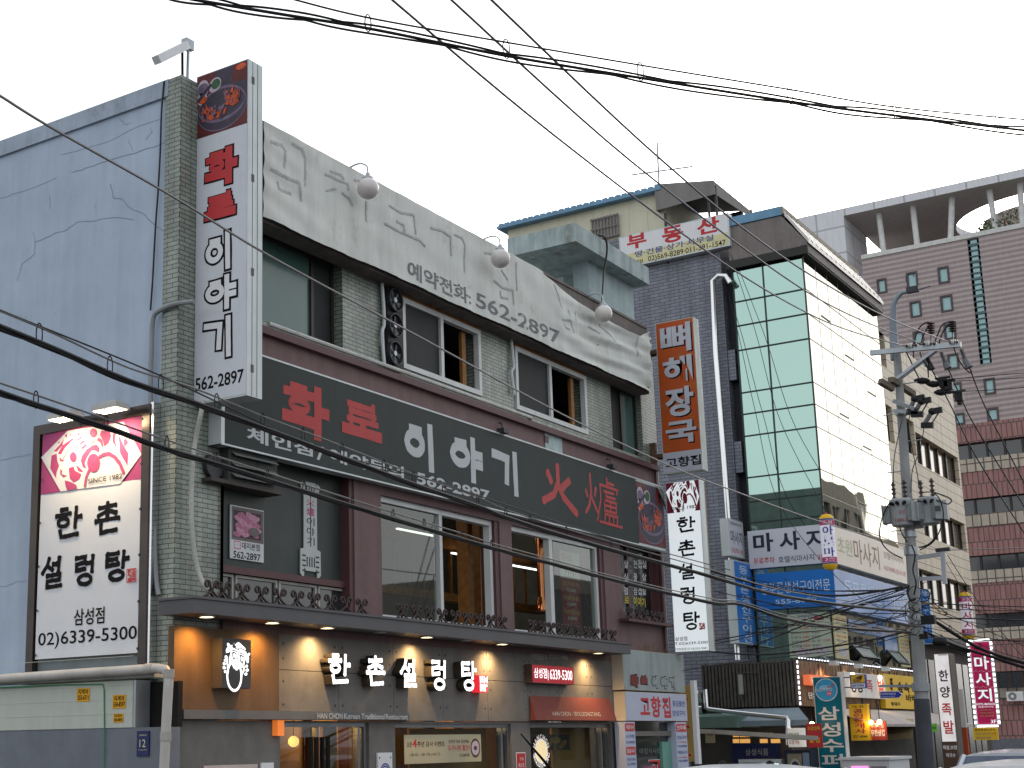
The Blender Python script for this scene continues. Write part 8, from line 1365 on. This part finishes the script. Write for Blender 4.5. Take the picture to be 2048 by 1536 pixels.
# ------------------------------------------------------------------ overhead cables
def run_on(P):                                   # a run that leaves the picture carries on down the street
    def gone(p):
        d = p-CAM; z = d.dot(_f); x = PPX+FPX*d.dot(_r)/z; y = PPY-FPX*d.dot(_u)/z
        return x < 0 or x > 2048 or y < 0
    if gone(P[0]): P = [P[0]+(P[0]-P[1]).normalized()*s+Vector((0, 0, .002*s*s)) for s in (16, 8)]+P
    if gone(P[-1]): P = P+[P[-1]+(P[-1]-P[-2]).normalized()*s+Vector((0, 0, .002*s*s)) for s in (8, 16)]
    return P
def cablething(name, lb, pts, r, group=None, hang=None, mess=None, mat_=None, twist=0, k=7):
    """one cable run: the thick bundle, its thin carrier wire and the loops that tie them"""
    P = run_on(smooth_path(pts, k))
    if not mess: return tag(MB().tube(P, r, 6).build(name, mat_ or CABLE, smooth=True), lb, 'cable', group)
    t = thing(name, lb, 'cable', P[0], group); MB().tube(P, r, 8).build('bundle', mat_ or CABLE, t, True)
    if twist:
        dr = .036 if r < .016 else .008
        for ph in (0, 2.1): MB().tube([p+Vector((0, .012*math.cos(i*.3+ph), (r*.9+dr*abs(math.sin(i*.16+ph)))*(1 if ph and r < .016 else -1))) for i, p in enumerate(P)], r*(.75 if r < .016 else .5), 5).build('strand', CABLE, t, True)
    Q = run_on(smooth_path(mess, k)); MB().tube(Q, max(.009 if r < .016 else .0075, r*.28), 5).build('carrier_wire', WIRE if mat_ is None else mat_, t, True)
    for h in hang or []:
        p = min(P, key=lambda v: (Vector(v)-h).length); q = min(Q, key=lambda v: (Vector(v)-p).length); c = (p+q)/2; hgt = max((q-p).length/2+.03, .05); ax = (P[1]-P[0]).normalized()
        MB().tube([c+Vector((0, 0, hgt*math.cos(a)))+ax*(.35*hgt*math.sin(a)) for a in [i*.52 for i in range(13)]], .006, 4).build('hanger_loop', CABLE, t)
    return t
Av, Bv = CAM+ray(395, 0)*11.6, CAM+ray(2048, 256)*14.7; tv = lambda x, y: atv(x, y, Av, Bv)
mt = [(570, -6), (735, 35), (1010, 84), (1280, 130), (1580, 179), (1790, 214), (2060, 240)]
bt_ = [(330, -12), (410, 3), (560, 28), (737, 57), (1015, 112), (1282, 156), (1580, 203), (1790, 231), (2060, 262)]
cablething('overhead_cable_bundle', 'thick black cable bundle with tie loops crossing the white sky at the top', [tv(*p) for p in bt_], .014, None, [tv(x, y) for x, y in ((737, 57), (1015, 110), (1282, 154), (1580, 203), (1792, 231), (1995, 252))], [tv(*p) for p in mt], CABLE, 1, 16)
YW = [Pp(x, y, .18).y for x, y in ((1812, 692), (1847, 689), (1901, 685))]
for k, (pl, lb) in enumerate((([(740, -40), (787, 2), (1105, 268), (1440, 521), (1615, 626), (1720, 668), (1812, 692)], 'lowest-reaching of the three thin power lines slanting to the pole crossarm'), ([(862, -40), (905, 2), (1259, 320), (1560, 548), (1700, 630), (1847, 689)], 'middle one of the three thin power lines slanting to the pole crossarm'), ([(945, -40), (985, 2), (1323, 320), (1560, 510), (1760, 628), (1901, 685)], 'right-hand one of the three thin power lines slanting to the pole crossarm'))):
    cablething('power_line', lb, [at(x, y, 1, YW[k]) for x, y in pl], .013, 'power lines', mat_=mat('violet_grey_wire', (.10, .085, .12), .35, .3))
w_ = lambda pl, y=YP: [at(a, b, 1, y) for a, b in pl]
cablething('guy_wire', 'thin grey wire sloping across the whole scene from the left edge to the pole bracket', w_([(-60, 157), (0, 191.6), (102, 255), (342, 391), (500, 489), (625, 559), (845, 677), (1070, 800), (1220, 876), (1362, 941), (1460, 979), (1649, 1046), (1780, 1082), (1880, 1101)]), .011, None, mat_=WIRE)
c1_ = [(-60, 628), (0, 652), (110, 697), (256, 760), (387, 804), (525, 854), (640, 897), (827, 967), (955, 1011), (1020, 1036), (1160, 1080), (1338, 1129), (1420, 1151), (1560, 1190), (1717, 1213), (1818, 1222)]
m1_ = [(-60, 600), (0, 622), (110, 668), (256, 735), (387, 776), (525, 832), (640, 875), (827, 948), (955, 994), (1020, 1022), (1160, 1066), (1338, 1116), (1420, 1139), (1560, 1179), (1717, 1205), (1818, 1215)]
hg = [(75, 683), (216, 742), (327, 780), (430, 820), (525, 854), (610, 886), (690, 915), (760, 942), (827, 965), (890, 988), (955, 1010), (1010, 1032), (1065, 1050), (1130, 1070), (1215, 1096), (1300, 1120)]
cablething('telephone_cable', 'upper thick telephone cable bundle running along the street in front of the dark sign', w_(c1_), .018, 'telephone cables', w_(hg), w_(m1_), None, 1, 12)
c2_ = [(-60, 762), (0, 783), (72, 808), (212, 853), (334, 897), (431, 926), (640, 991), (786, 1036), (924, 1077), (990, 1096), (1104, 1126), (1241, 1162), (1422, 1204), (1482, 1208), (1573, 1237), (1690, 1255), (1822, 1264)]
m2_ = [(-60, 744), (0, 766), (72, 790), (212, 838), (334, 880), (431, 912), (640, 979), (786, 1025), (924, 1067), (990, 1088), (1104, 1119), (1241, 1156), (1422, 1197), (1482, 1203), (1573, 1230), (1690, 1249), (1822, 1259)]
hg2 = [(72, 808), (215, 853), (335, 897), (430, 926), (530, 955), (610, 982), (700, 1010), (786, 1036), (850, 1055), (924, 1077), (985, 1095)]
cablething('telephone_cable', 'lower telephone cable bundle running along the street below the dark sign', w_(c2_), .0165, 'telephone cables', w_(hg2), w_(m2_), None, 1, 12)
cablething('service_wire', 'single thin black wire running just above the upper telephone bundle', w_([(-60, 590), (0, 620), (300, 742), (500, 835), (645, 900), (860, 960), (1020, 1012), (1200, 1070), (1460, 1140)]), .007, mat_=CABLE)
S0 = Vector((15.0, -.8, 0)); vv = lambda pl, s=S0: [atv(a, b, s, (XP, YP)) for a, b in pl]
for lb, pl, r in (('sagging black cable from behind the white projecting sign up to the pole', [(1395, 1132), (1420, 1141), (1515, 1168), (1612, 1187), (1685, 1191), (1760, 1182), (1805, 1173)], .022),
  ('upper black cable rising from the white projecting sign across the menu poster', [(1400, 1288), (1430, 1281), (1500, 1268), (1573, 1252), (1665, 1222), (1740, 1197), (1808, 1176)], .012),
  ('second black cable rising across the menu poster to the pole', [(1500, 1293), (1560, 1270), (1640, 1238), (1720, 1212), (1808, 1188)], .014),
  ('lower twisted black cable passing under the menu poster', [(1400, 1300), (1480, 1308), (1560, 1307), (1678, 1291), (1760, 1276), (1815, 1262)], .018),
  ('thin black wire below the twisted cable', [(1300, 1352), (1420, 1333), (1560, 1314), (1700, 1297), (1815, 1270)], .008),
  ('thin wire crossing the blue signs toward the pole', [(1415, 1150), (1500, 1165), (1620, 1180), (1720, 1181), (1810, 1178)], .008)):
    cablething('drop_line', lb, vv(pl), r, 'drop lines at the pole', mat_=CABLE, k=8)
rw = lambda pl: [at(a, b, 0, XP+.1) for a, b in pl]
for lb, pl, r, g in (('left one of three black feeders dropping from the crossarm to the right', [(1863, 738), (1902, 812), (1953, 915), (2060, 1084)], .014, 'crossarm feeders'), ('middle one of three black feeders dropping from the crossarm to the right', [(1896, 736), (1924, 800), (1953, 857), (2060, 1032)], .014, 'crossarm feeders'), ('right one of three black feeders dropping from the crossarm to the right', [(1939, 735), (1960, 790), (1983, 839), (2060, 988)], .014, 'crossarm feeders'),
  ('upper thin wire running level from the splice covers to the right edge', [(1880, 760), (1960, 753), (2060, 745)], .008, 'level wires'), ('second thin wire running level to the right edge', [(1900, 763), (1980, 759), (2060, 755)], .008, 'level wires'), ('third thin wire running level from the clamp cover to the right edge', [(1895, 784), (1980, 780), (2060, 774)], .008, 'level wires'),
  ('pale wire running from the pole side bracket to the right edge', [(1897, 1100), (1980, 1098), (2060, 1095)], .01, 'level wires'), ('upper dark wire crossing the pink column sign', [(1835, 1205), (1930, 1210), (2060, 1214)], .010, 'level wires'), ('lower dark wire crossing the pink column sign', [(1860, 1238), (1940, 1237), (2060, 1241)], .014, 'level wires'), ('steep wire from the side bracket down to the right edge', [(1895, 1110), (1940, 1180), (2000, 1260), (2060, 1330)], .008, None), ('second steep wire from the side bracket to the lower right', [(1889, 1120), (1920, 1170), (1990, 1270), (2055, 1365)], .006, None)):
    cablething('feeder_wire', lb, rw(pl), r, g, mat_=CABLE if 'pale' not in lb else WIRE)
cablething('street_cable', 'upper rusty cable bundle leaving the pole down to the right', rw([(1832, 1222), (1873, 1244), (1937, 1284), (1990, 1308), (2060, 1328)]), .026, 'right-hand bundles', rw([(1900, 1262), (1960, 1296)]), rw([(1832, 1214), (1873, 1236), (1937, 1276), (1990, 1301), (2060, 1322)]), CABLE, 1, 10)
cablething('street_cable', 'lower rusty cable bundle leaving the pole down to the right', rw([(1832, 1258), (1860, 1268), (1912, 1291), (1980, 1312), (2060, 1338)]), .022, 'right-hand bundles', rw([(1885, 1280), (1950, 1303)]), rw([(1832, 1250), (1860, 1261), (1912, 1284), (1980, 1306), (2060, 1331)]), CABLE, 1, 10)
for k, (a, b, lb) in enumerate((((1440, 380), (1757, 632), 'upper'), ((1690, 565), (1870, 760), 'lower'))): pass
for lb, pl in (('faint wire falling across the green glass from the estate agent board', [(1452, 480), (1510, 660), (1560, 840), (1655, 1030)]), ('second faint wire falling across the green glass', [(1445, 545), (1475, 660), (1510, 820), (1560, 1010), (1700, 1180), (1810, 1232)])): cablething('stay_wire', lb, [atv(a, b, (25.2, 1.5), (23.5, -2.5)) for a, b in pl], .009, 'stay wires', mat_=CABLE)
cablething('black_lead', 'thick black lead curling from the stair tower roof down to the far globe lamp', [at(x, y, 1, y2) for x, y, y2 in ((1196, 470, yT-.05), (1210, 476, yT-.12), (1214, 500, yT-.1), (1208, 545, yT-.05), (1205, 590, -.3), (1204, 606, -.6))], .02, mat_=CABLE)
rr = random.Random(11)
for k in range(16):                              # the loose tangle round the pole
    y0_ = rr.uniform(1150, 1330); y1_ = rr.uniform(1165, 1275); sg = rr.uniform(4, 26); xs_ = rr.uniform(1385, 1620)
    cablething('tangle_wire', 'thin black wire in the tangle left of the utility pole', vv([(xs_+(1815-xs_)*t, y0_+(y1_-y0_)*t+sg*4*t*(1-t)) for t in [i/6 for i in range(7)]]), rr.choice((.006, .007, .009)), 'tangled wires left of the pole', mat_=CABLE, k=4)
for k in range(8):
    y0_ = rr.uniform(1170, 1275); y1_ = y0_+rr.uniform(-20, 110); sg = rr.uniform(-4, 18)
    cablething('tangle_wire', 'thin black wire in the tangle right of the utility pole', rw([(1835+225*t, y0_+(y1_-y0_)*t+sg*4*t*(1-t)) for t in [i/6 for i in range(7)]]), rr.choice((.006, .007, .009)), 'tangled wires right of the pole', mat_=CABLE, k=4)
for k in range(9):
    cx, cy = rr.uniform(1815, 1860), rr.uniform(1165, 1270); a_, b_ = rr.uniform(6, 16), rr.uniform(8, 20)
    MB().tube([Pp(cx+a_*math.cos(i*.5)*(1+.1*i/10), cy+b_*math.sin(i*.5), .28) for i in range(12)], .008, 5).build('slack_loop', CABLE, UP, True)
MB().tube(smooth_path([Pp(x, y, .2) for x, y in ((1843, 1208), (1860, 1207), (1872, 1216), (1882, 1228), (1892, 1228), (1893, 1222))], 5), .012, 6).build('orange_lead', mat('orange_lead', (.35, .18, .03), .6), UP, True)

# ------------------------------------------------------------------ vehicles at the bottom edge
GLS = mat('car_glass', (.035, .06, .11), .04, spec=.6, var=.0)
def car(name, lb, o, yaw, L, Wd, Hh, paint, suv=True, group=None, antenna=None, roofrack=False):
    """side outline swept across the width, with a cabin that narrows to the roof"""
    t = thing(name, lb, 'car', o); t.rotation_euler = (0, 0, yaw); base = Vector(o); c, s = math.cos(yaw), math.sin(yaw)
    def part(mb, nm, m, par, smooth=True):
        me = bpy.data.meshes.new(nm); me.from_pydata(mb.v, [], mb.f); [me.materials.append(x) for x in (m if isinstance(m, list) else [m])]; me.polygons.foreach_set('material_index', mb.mi)
        if smooth: me.polygons.foreach_set('use_smooth', [True]*len(mb.f)); me.set_sharp_from_angle(angle=R(35))
        ob = bpy.data.objects.new(nm, me); COL.objects.link(ob); ob.parent = par; return ob
    hb = Hh*.56; f_ = L*.5; b_ = -L*.5; m = MB(); rows = []
    prof = [(b_, .35), (b_+.02, hb*.85), (b_+.12, hb), (b_+.9, hb+.03), (0, hb), (f_-1.15, hb), (f_-.35, hb*.86), (f_-.03, hb*.66), (f_, .35)]
    for x, z in prof: rows.append([Vector((x, y*Wd/2*(1 if abs(y) < .99 else 1), zz)) for y, zz in ((-1, .3), (-1, min(z, hb)*.6+.1), (-.97, z-.04), (-.85, z), (.85, z), (.97, z-.04), (1, min(z, hb)*.6+.1), (1, .3))])
    V = [p for r in rows for p in r]; k = 8; F = [(i*k+j, i*k+j+1, (i+1)*k+j+1, (i+1)*k+j) for i in range(len(rows)-1) for j in range(k-1)]+[tuple(range(k)), tuple(range((len(rows)-1)*k, len(rows)*k))][0:2]
    m.add(V, F); part(m, 'body', paint, t)
    xr0, xr1, xb0, xb1 = (b_+.35, f_-2.0, b_+.1, f_-1.15) if suv else (b_+1.3, f_-2.1, b_+.7, f_-1.3); m = MB(); n_ = 10; R1 = []
    for i in range(n_+1):
        a = i/n_; x = xr0+(xr1-xr0)*a; z = Hh-.05*(2*a-1)**2-.02; R1.append([Vector((x, y*Wd/2*.80, z+.02-.06*abs(y)**3)) for y in (-1, -.85, -.4, 0, .4, .85, 1)])
    V = [p for r in R1 for p in r]; m.add(V+[v-Vector((0, 0, .12)) for v in V], [(i*7+j, (i+1)*7+j, (i+1)*7+j+1, i*7+j+1) for i in range(n_) for j in range(6)]+[(77+i*7+j, 77+i*7+j+1, 77+(i+1)*7+j+1, 77+(i+1)*7+j) for i in range(n_) for j in range(6)]+[(i, i+1, 78+i, 77+i) for i in range(6)]+[(70+i, 147+i, 148+i, 71+i) for i in range(6)]+[(7*i, 77+7*i, 84+7*i, 7*i+7) for i in range(n_)]+[(7*i+6, 7*i+13, 90+7*i, 83+7*i) for i in range(n_)]); part(m, 'roof', paint, t)
    A = [Vector((x, y*Wd/2*(.78 if z > hb+.1 else .93), z)) for x, z in ((xb0, hb), (xr0, Hh-.1), (xr1, Hh-.1), (xb1, hb)) for y in (-1, 1)]
    m = MB(); m.add([A[6], A[7], A[5], A[4]], [(0, 1, 2, 3)]); part(m, 'windscreen', GLS, t, False); m = MB(); m.add([A[0], A[1], A[3], A[2]], [(0, 3, 2, 1)]); part(m, 'rear_window', GLS, t, False)
    for q in (0, 1): m = MB(); m.add([A[q], A[2+q], A[4+q], A[6+q]], [(0, 1, 2, 3)]); part(m, 'side_window', GLS, t, False)
    for q in (0, 1):
        sgn = -1 if q == 0 else 1; m = MB()
        for a, b, w in ((A[q], A[2+q], .05), (A[6+q], A[4+q], .05), ((A[q]+A[6+q])/2, (A[2+q]+A[4+q])/2+Vector((.1, 0, 0)), .06)): m.tube([a+Vector((0, sgn*.01, 0)), b+Vector((0, sgn*.01, 0))], w, 6)
        part(m, 'pillar', paint, t)
        m = MB(); p = Vector((xb1-.25, sgn*(Wd/2+.12), hb+.12)); m.box(Fr(p, (0, 1, 0)), -.11, .11, -.08, .08, -.06, .06); m.tube([p, p-Vector((0, sgn*.2, .06))], .03); part(m, 'side_mirror', paint, t)
        if roofrack: m = MB(); m.tube([(xr0+.2, sgn*Wd*.37, Hh), (xr0+.3, sgn*Wd*.37, Hh+.06), (xr1-.3, sgn*Wd*.37, Hh+.06), (xr1-.2, sgn*Wd*.37, Hh)], .018, 6); part(m, 'roof_rail', STEEL, t)
    for sx in (f_-.85, b_+.85):
        for sy in (-1, 1):
            m = MB(); m.lathe((sx, sy*(Wd/2-.22), .33), (0, sy, 0), [(.2, 0), (.32, .01), (.33, .05), (.33, .18), (.30, .22), (.22, .225)], 24); o2 = part(m, 'wheel', mat('tyre', (.02, .02, .02), .8), t); m = MB(); m.lathe((sx, sy*(Wd/2-.02), .33), (0, sy, 0), [(.01, 0), (.2, .0), (.21, .02)], 20); part(m, 'rim', CHROME, o2)
    for sy in (-1, 1): m = MB(); m.box(Fr((f_-.12, sy*Wd*.36, hb*.74), (0, 1, 0)), -.18, .18, -.08, .08, -.06, .06); part(m, 'headlight', mat('headlight', (.6, .6, .6), .1), t); m = MB(); m.box(Fr((b_+.04, sy*Wd*.38, hb*.8), (0, 1, 0)), -.14, .14, -.1, .12, -.05, .05); part(m, 'tail_light', mat('tail_red', (.3, .01, .01), .2), t)
    if antenna: m = MB(); m.tube(antenna, [.016, .012, .005], 6); part(m, 'antenna', BLACK, t)
    return t
SILV = mat('silver_paint', (.50, .53, .58), .22, .35, var=.02, spec=.6); WPAINT = mat('white_paint', (.72, .73, .74), .2, var=.02, spec=.6)
def roofpos(px, py, H): return at(px, py, 2, H)
q = at(1998, 1504, 0, 10.5); H1 = q.z
car('silver_van', 'silver van at the right edge in front of the grey base wall', (12.2, q.y+.12, 0), math.pi, 4.6, 1.8, H1+.02, SILV, True)
q = at(1960, 1527, 0, 3.0); car('white_car', 'white car in the lower right corner with only its roof edge in frame', (3.6, q.y-.25, 0), math.pi, 4.6, 1.8, q.z+.02, WPAINT, True)
q = at(1400, 1533, 0, 1.0); q0 = at(1100, 1536, 1, q.y+.6); q1 = at(1042, 1468, 1, q.y+.62)
car('parked_white_car', 'parked white car whose roof just shows below the narrow restaurant, with a thick black antenna', (2.0, q.y-.35, 0), 0, 4.6, 1.75, q.z+.02, WPAINT, True)
m_ = MB(); g = q0+(q0-q1)*.6; m_.tube([g, q0, q1], [.017, .014, .006], 8); tag(m_.build('car_antenna', BLACK, smooth=True), 'slanting black whip antenna of the parked car in front of the shop window', 'antenna')

# ------------------------------------------------------------------ stall, fridge, vending machine
fr_ = FX(XLt-.4); x = RR(fr_, 1684, 1778, 1540, 1520); t_ = thing('white_kiosk', 'low white street kiosk with a pink lit front window beside the teal sign', 'kiosk', fr_.p((x[0]+x[2])/2, 0, -.4)); m_ = MB(); m_.box(fr_, x[0], x[2], 0, x[3], -1.6, 0); m_.box(fr_, x[0]-.05, x[2]+.05, x[3]+.003, x[3]+.06, -1.65, .05); m_.build('box', mat('kiosk_white', (.62, .64, .66), .5, var=.06), t_); m_ = MB(); W = x[2]-x[0]; m_.box(fr_, x[0]+W*.2, x[0]+W*.56, x[3]-.6, x[3]-.13, .003, .02); m_.build('lit_window', glow('pink_lit', (.9, .25, .55), .9), t_); m_ = MB(); m_.box(fr_, x[0]+W*.62, x[0]+W*.95, x[3]-.6, x[3]-.13, .003, .02); m_.build('side_window', mat('kiosk_glass', (.3, .26, .3), .1), t_)
fr_ = FX(XS-.75); x = RR(fr_, 1478, 1563, 1540, 1519); t_ = thing('display_fridge', 'glass display fridge with a bright tube under the navy shop sign', 'fridge', fr_.p((x[0]+x[2])/2, 0, -.3)); m_ = MB(); H = x[3]; m_.box(fr_, x[0], x[2], 0, H-.55, -.6, 0); m_.box(fr_, x[0], x[2], H-.06, H, -.6, .02); m_.box(fr_, x[0], x[0]+.06, H-.55, H-.06, -.6, 0); m_.box(fr_, x[2]-.06, x[2], H-.55, H-.06, -.6, 0); m_.box(fr_, x[0]+.06, x[2]-.06, H-.55, H-.06, -.6, -.55); m_.build('cabinet', mat('fridge_white', (.6, .64, .66), .4), t_); m_ = MB(); m_.box(fr_, x[0]+.3, x[2]-.15, H-.14, H-.10, -.3, -.24); m_.build('tube', glow('fridge_tube', (.9, 1, 1), 4), t_); m_ = MB(); m_.rect(fr_, (x[0]+.06, H-.55, x[2]-.06, H-.06), -.02); m_.build('pane', GD, t_); m_ = MB()
for k in range(14): m_.m = k % 3; u = x[0]+.15+(x[2]-x[0]-.3)*k/13; m_.box(fr_, u-.04, u+.04, H-.55, H-.28+.05*(k % 2), -.4, -.32)
m_.build('goods', [RED, mat('teal_sheet', (0, .15, .2)), mat('tan_goods', (.4, .28, .12), .6)], t_)
x = RR(fr_, 1569, 1622, 1545, 1500); t_ = thing('vending_machine', 'navy drinks vending machine with a round cup picture behind the teal sign', 'machine', fr_.p((x[0]+x[2])/2, 0, -.3)); m_ = MB(); m_.box(fr_, x[0], x[2], 0, x[3], -.7, 0); m_.build('cabinet', mat('navy_machine', (.025, .035, .06), .4), t_); m_ = MB(); W = x[2]-x[0]; H = x[3]; m_.rect(fr_, (x[0]+W*.12, H-.75, x[0]+W*.66, H-.08), .004); m_.m = 1; m_.rect(fr_, (x[0]+W*.7, H-.75, x[2]-.03, H-.06), .004); m_.m = 2; m_.disc(fr_, x[0]+W*.4, H-.38, W*.2, .2, .006); m_.m = 3; m_.disc(fr_, x[0]+W*.4, H-.36, W*.15, .12, .008); m_.build('front_picture', [mat('dim_tan_print', (.3, .28, .2), .4, var=.3, scale=8), mat('pale_blue_panel', (.22, .32, .46), .4), mat('cup_print', (.5, .5, .5), .4), EMBER], t_)

# ------------------------------------------------------------------ two passers-by, only their heads in frame
SKIN = mat('skin', (.50, .31, .22), .5, var=.06); HAIR = mat('black_hair', (.012, .011, .012), .5, var=.3, scale=40)
def person(lb, head, yaw, cloth_, glasses):
    hz = head.z; t = thing('person', lb, 'person', (head.x, head.y, 0)); me = bpy.data.meshes.new('body'); s = hz/1.62
    J = [(0, 0, .95), (0, 0, 1.15), (0, 0, 1.36), (0, 0, 1.46), (0, .0, 1.50), (.01, 0, 1.56), (.02, 0, 1.63), (.015, 0, 1.70),
         (0, .19, 1.40), (.02, .24, 1.14), (.10, .22, .90), (.14, .21, .80), (0, -.19, 1.40), (.02, -.24, 1.14), (.10, -.22, .90), (.14, -.21, .80),
         (0, .09, .90), (.03, .10, .50), (-.02, .10, .09), (.12, .11, .04), (0, -.09, .90), (-.03, -.10, .50), (-.06, -.10, .09), (.08, -.11, .04)]
    E = [(0, 1), (1, 2), (2, 3), (3, 4), (4, 5), (5, 6), (6, 7), (2, 8), (8, 9), (9, 10), (10, 11), (2, 12), (12, 13), (13, 14), (14, 15), (0, 16), (16, 17), (17, 18), (18, 19), (0, 20), (20, 21), (21, 22), (22, 23)]
    RD = [.15, .14, .15, .075, .055, .075, .092, .06, .06, .045, .034, .03, .06, .045, .034, .03, .085, .06, .042, .04, .085, .06, .042, .04]
    c, sn = math.cos(yaw), math.sin(yaw); tr = lambda p: Vector(((p[0]*c-p[1]*sn)*s, (p[0]*sn+p[1]*c)*s, p[2]*s))
    me.from_pydata([tr(p) for p in J], E, []); o = bpy.data.objects.new('body', me); COL.objects.link(o); o.parent = t; sk = o.modifiers.new('skin', 'SKIN'); sk.use_smooth_shade = True
    for i, v in enumerate(me.skin_vertices[0].data): v.radius = (RD[i]*s, RD[i]*s*(1.15 if i < 3 else 1)); v.use_root = (i == 0)
    o.modifiers.new('sub', 'SUBSURF').levels = 2; o.modifiers['sub'].render_levels = 2; me.materials.append(SKIN)
    P0 = Vector((head.x, head.y, 0)); F_ = lambda p: P0+tr(p)
    h = MB(); V = []; n = 16
    for i in range(9):
        a = math.pi*.62*i/8
        for k in range(n):
            b = 2*math.pi*k/n; r = .105*(1+.04*math.sin(5*b+i)); fwd = max(0, math.cos(b)); V.append(F_((.012+r*1.05*math.sin(a*(1-.36*fwd))*math.cos(b)-.012, r*.92*math.sin(a*(1-.1*fwd))*math.sin(b), 1.655+r*1.12*math.cos(a*(1-.36*fwd)))))
    h.add(V, [(i*n+k, i*n+(k+1) % n, (i+1)*n+(k+1) % n, (i+1)*n+k) for i in range(8) for k in range(n)]); h.build('hair', HAIR, t, True)
    f = MB(); f.lathe(F_((.098, 0, 1.60)), tr((1, 0, -.5)), [(.012, 0), (.016, .02), (.004, .03)], 8)
    for q in (-1, 1): f.sphere(F_((.005, q*.095, 1.605)), .026, 10, 6)
    f.m = 1; f.tube([F_((.10, -.024, 1.562)), F_((.106, 0, 1.56)), F_((.10, .024, 1.562))], .006, 5)
    f.m = 2
    for q in (-1, 1): f.sphere(F_((.092, q*.034, 1.628)), .011, 10, 6)
    f.build('face', [SKIN, mat('lip', (.3, .1, .09), .5), BLACK], t, True)
    if glasses:
        g = MB()
        for q in (-1, 1): g.tube([F_((.108, q*.036+.026*math.cos(a), 1.628+.02*math.sin(a))) for a in [i*.63 for i in range(11)]], .004, 5); g.tube([F_((.105, q*.06, 1.63)), F_((.01, q*.098, 1.632))], .004, 5)
        g.tube([F_((.112, -.012, 1.63)), F_((.112, .012, 1.63))], .004, 5); g.build('glasses', BLACK, t)
    cl = bpy.data.meshes.new('jacket'); Jc = [tr(p) for p in J[:3]+J[8:11]+J[12:15]]; cl.from_pydata(Jc, [(0, 1), (1, 2), (2, 3), (3, 4), (4, 5), (2, 6), (6, 7), (7, 8)], []); oc = bpy.data.objects.new('jacket', cl); COL.objects.link(oc); oc.parent = t; oc.modifiers.new('skin', 'SKIN').use_smooth_shade = True
    for i, v in enumerate(cl.skin_vertices[0].data): r_ = (.19, .18, .175, .085, .065, .055, .085, .065, .055)[i]*s; v.radius = (r_, r_); v.use_root = (i == 0)
    oc.modifiers.new('sub', 'SUBSURF').levels = 2; oc.modifiers['sub'].render_levels = 2; cl.materials.append(cloth_)
    pm = bpy.data.meshes.new('trousers'); Jp = [tr(p) for p in ((0, 0, .97), J[16], J[17], J[18], J[20], J[21], J[22])]; pm.from_pydata(Jp, [(0, 1), (1, 2), (2, 3), (0, 4), (4, 5), (5, 6)], []); op = bpy.data.objects.new('trousers', pm); COL.objects.link(op); op.parent = t; op.modifiers.new('skin', 'SKIN').use_smooth_shade = True
    for i, v in enumerate(pm.skin_vertices[0].data): r_ = (.15, .115, .085, .07, .115, .085, .07)[i]*s; v.radius = (r_, r_); v.use_root = (i == 0)
    op.modifiers.new('sub', 'SUBSURF').levels = 2; pm.materials.append(mat('dark_trousers', (.03, .035, .05), .8))
    return t
hp = at(1540, 1531, 0, 18.2); hp.z = at(1540, 1533, 0, 18.2).z; person('man in glasses with short black hair, facing left in front of the display fridge', hp, math.pi*.62, mat('charcoal_jacket', (.04, .04, .045), .8), True)
hp = at(1446, 1532, 0, 17.4); person('person with short black hair seen from behind beside the yellow side board', hp, .3, mat('navy_jacket', (.03, .04, .08), .8), False)
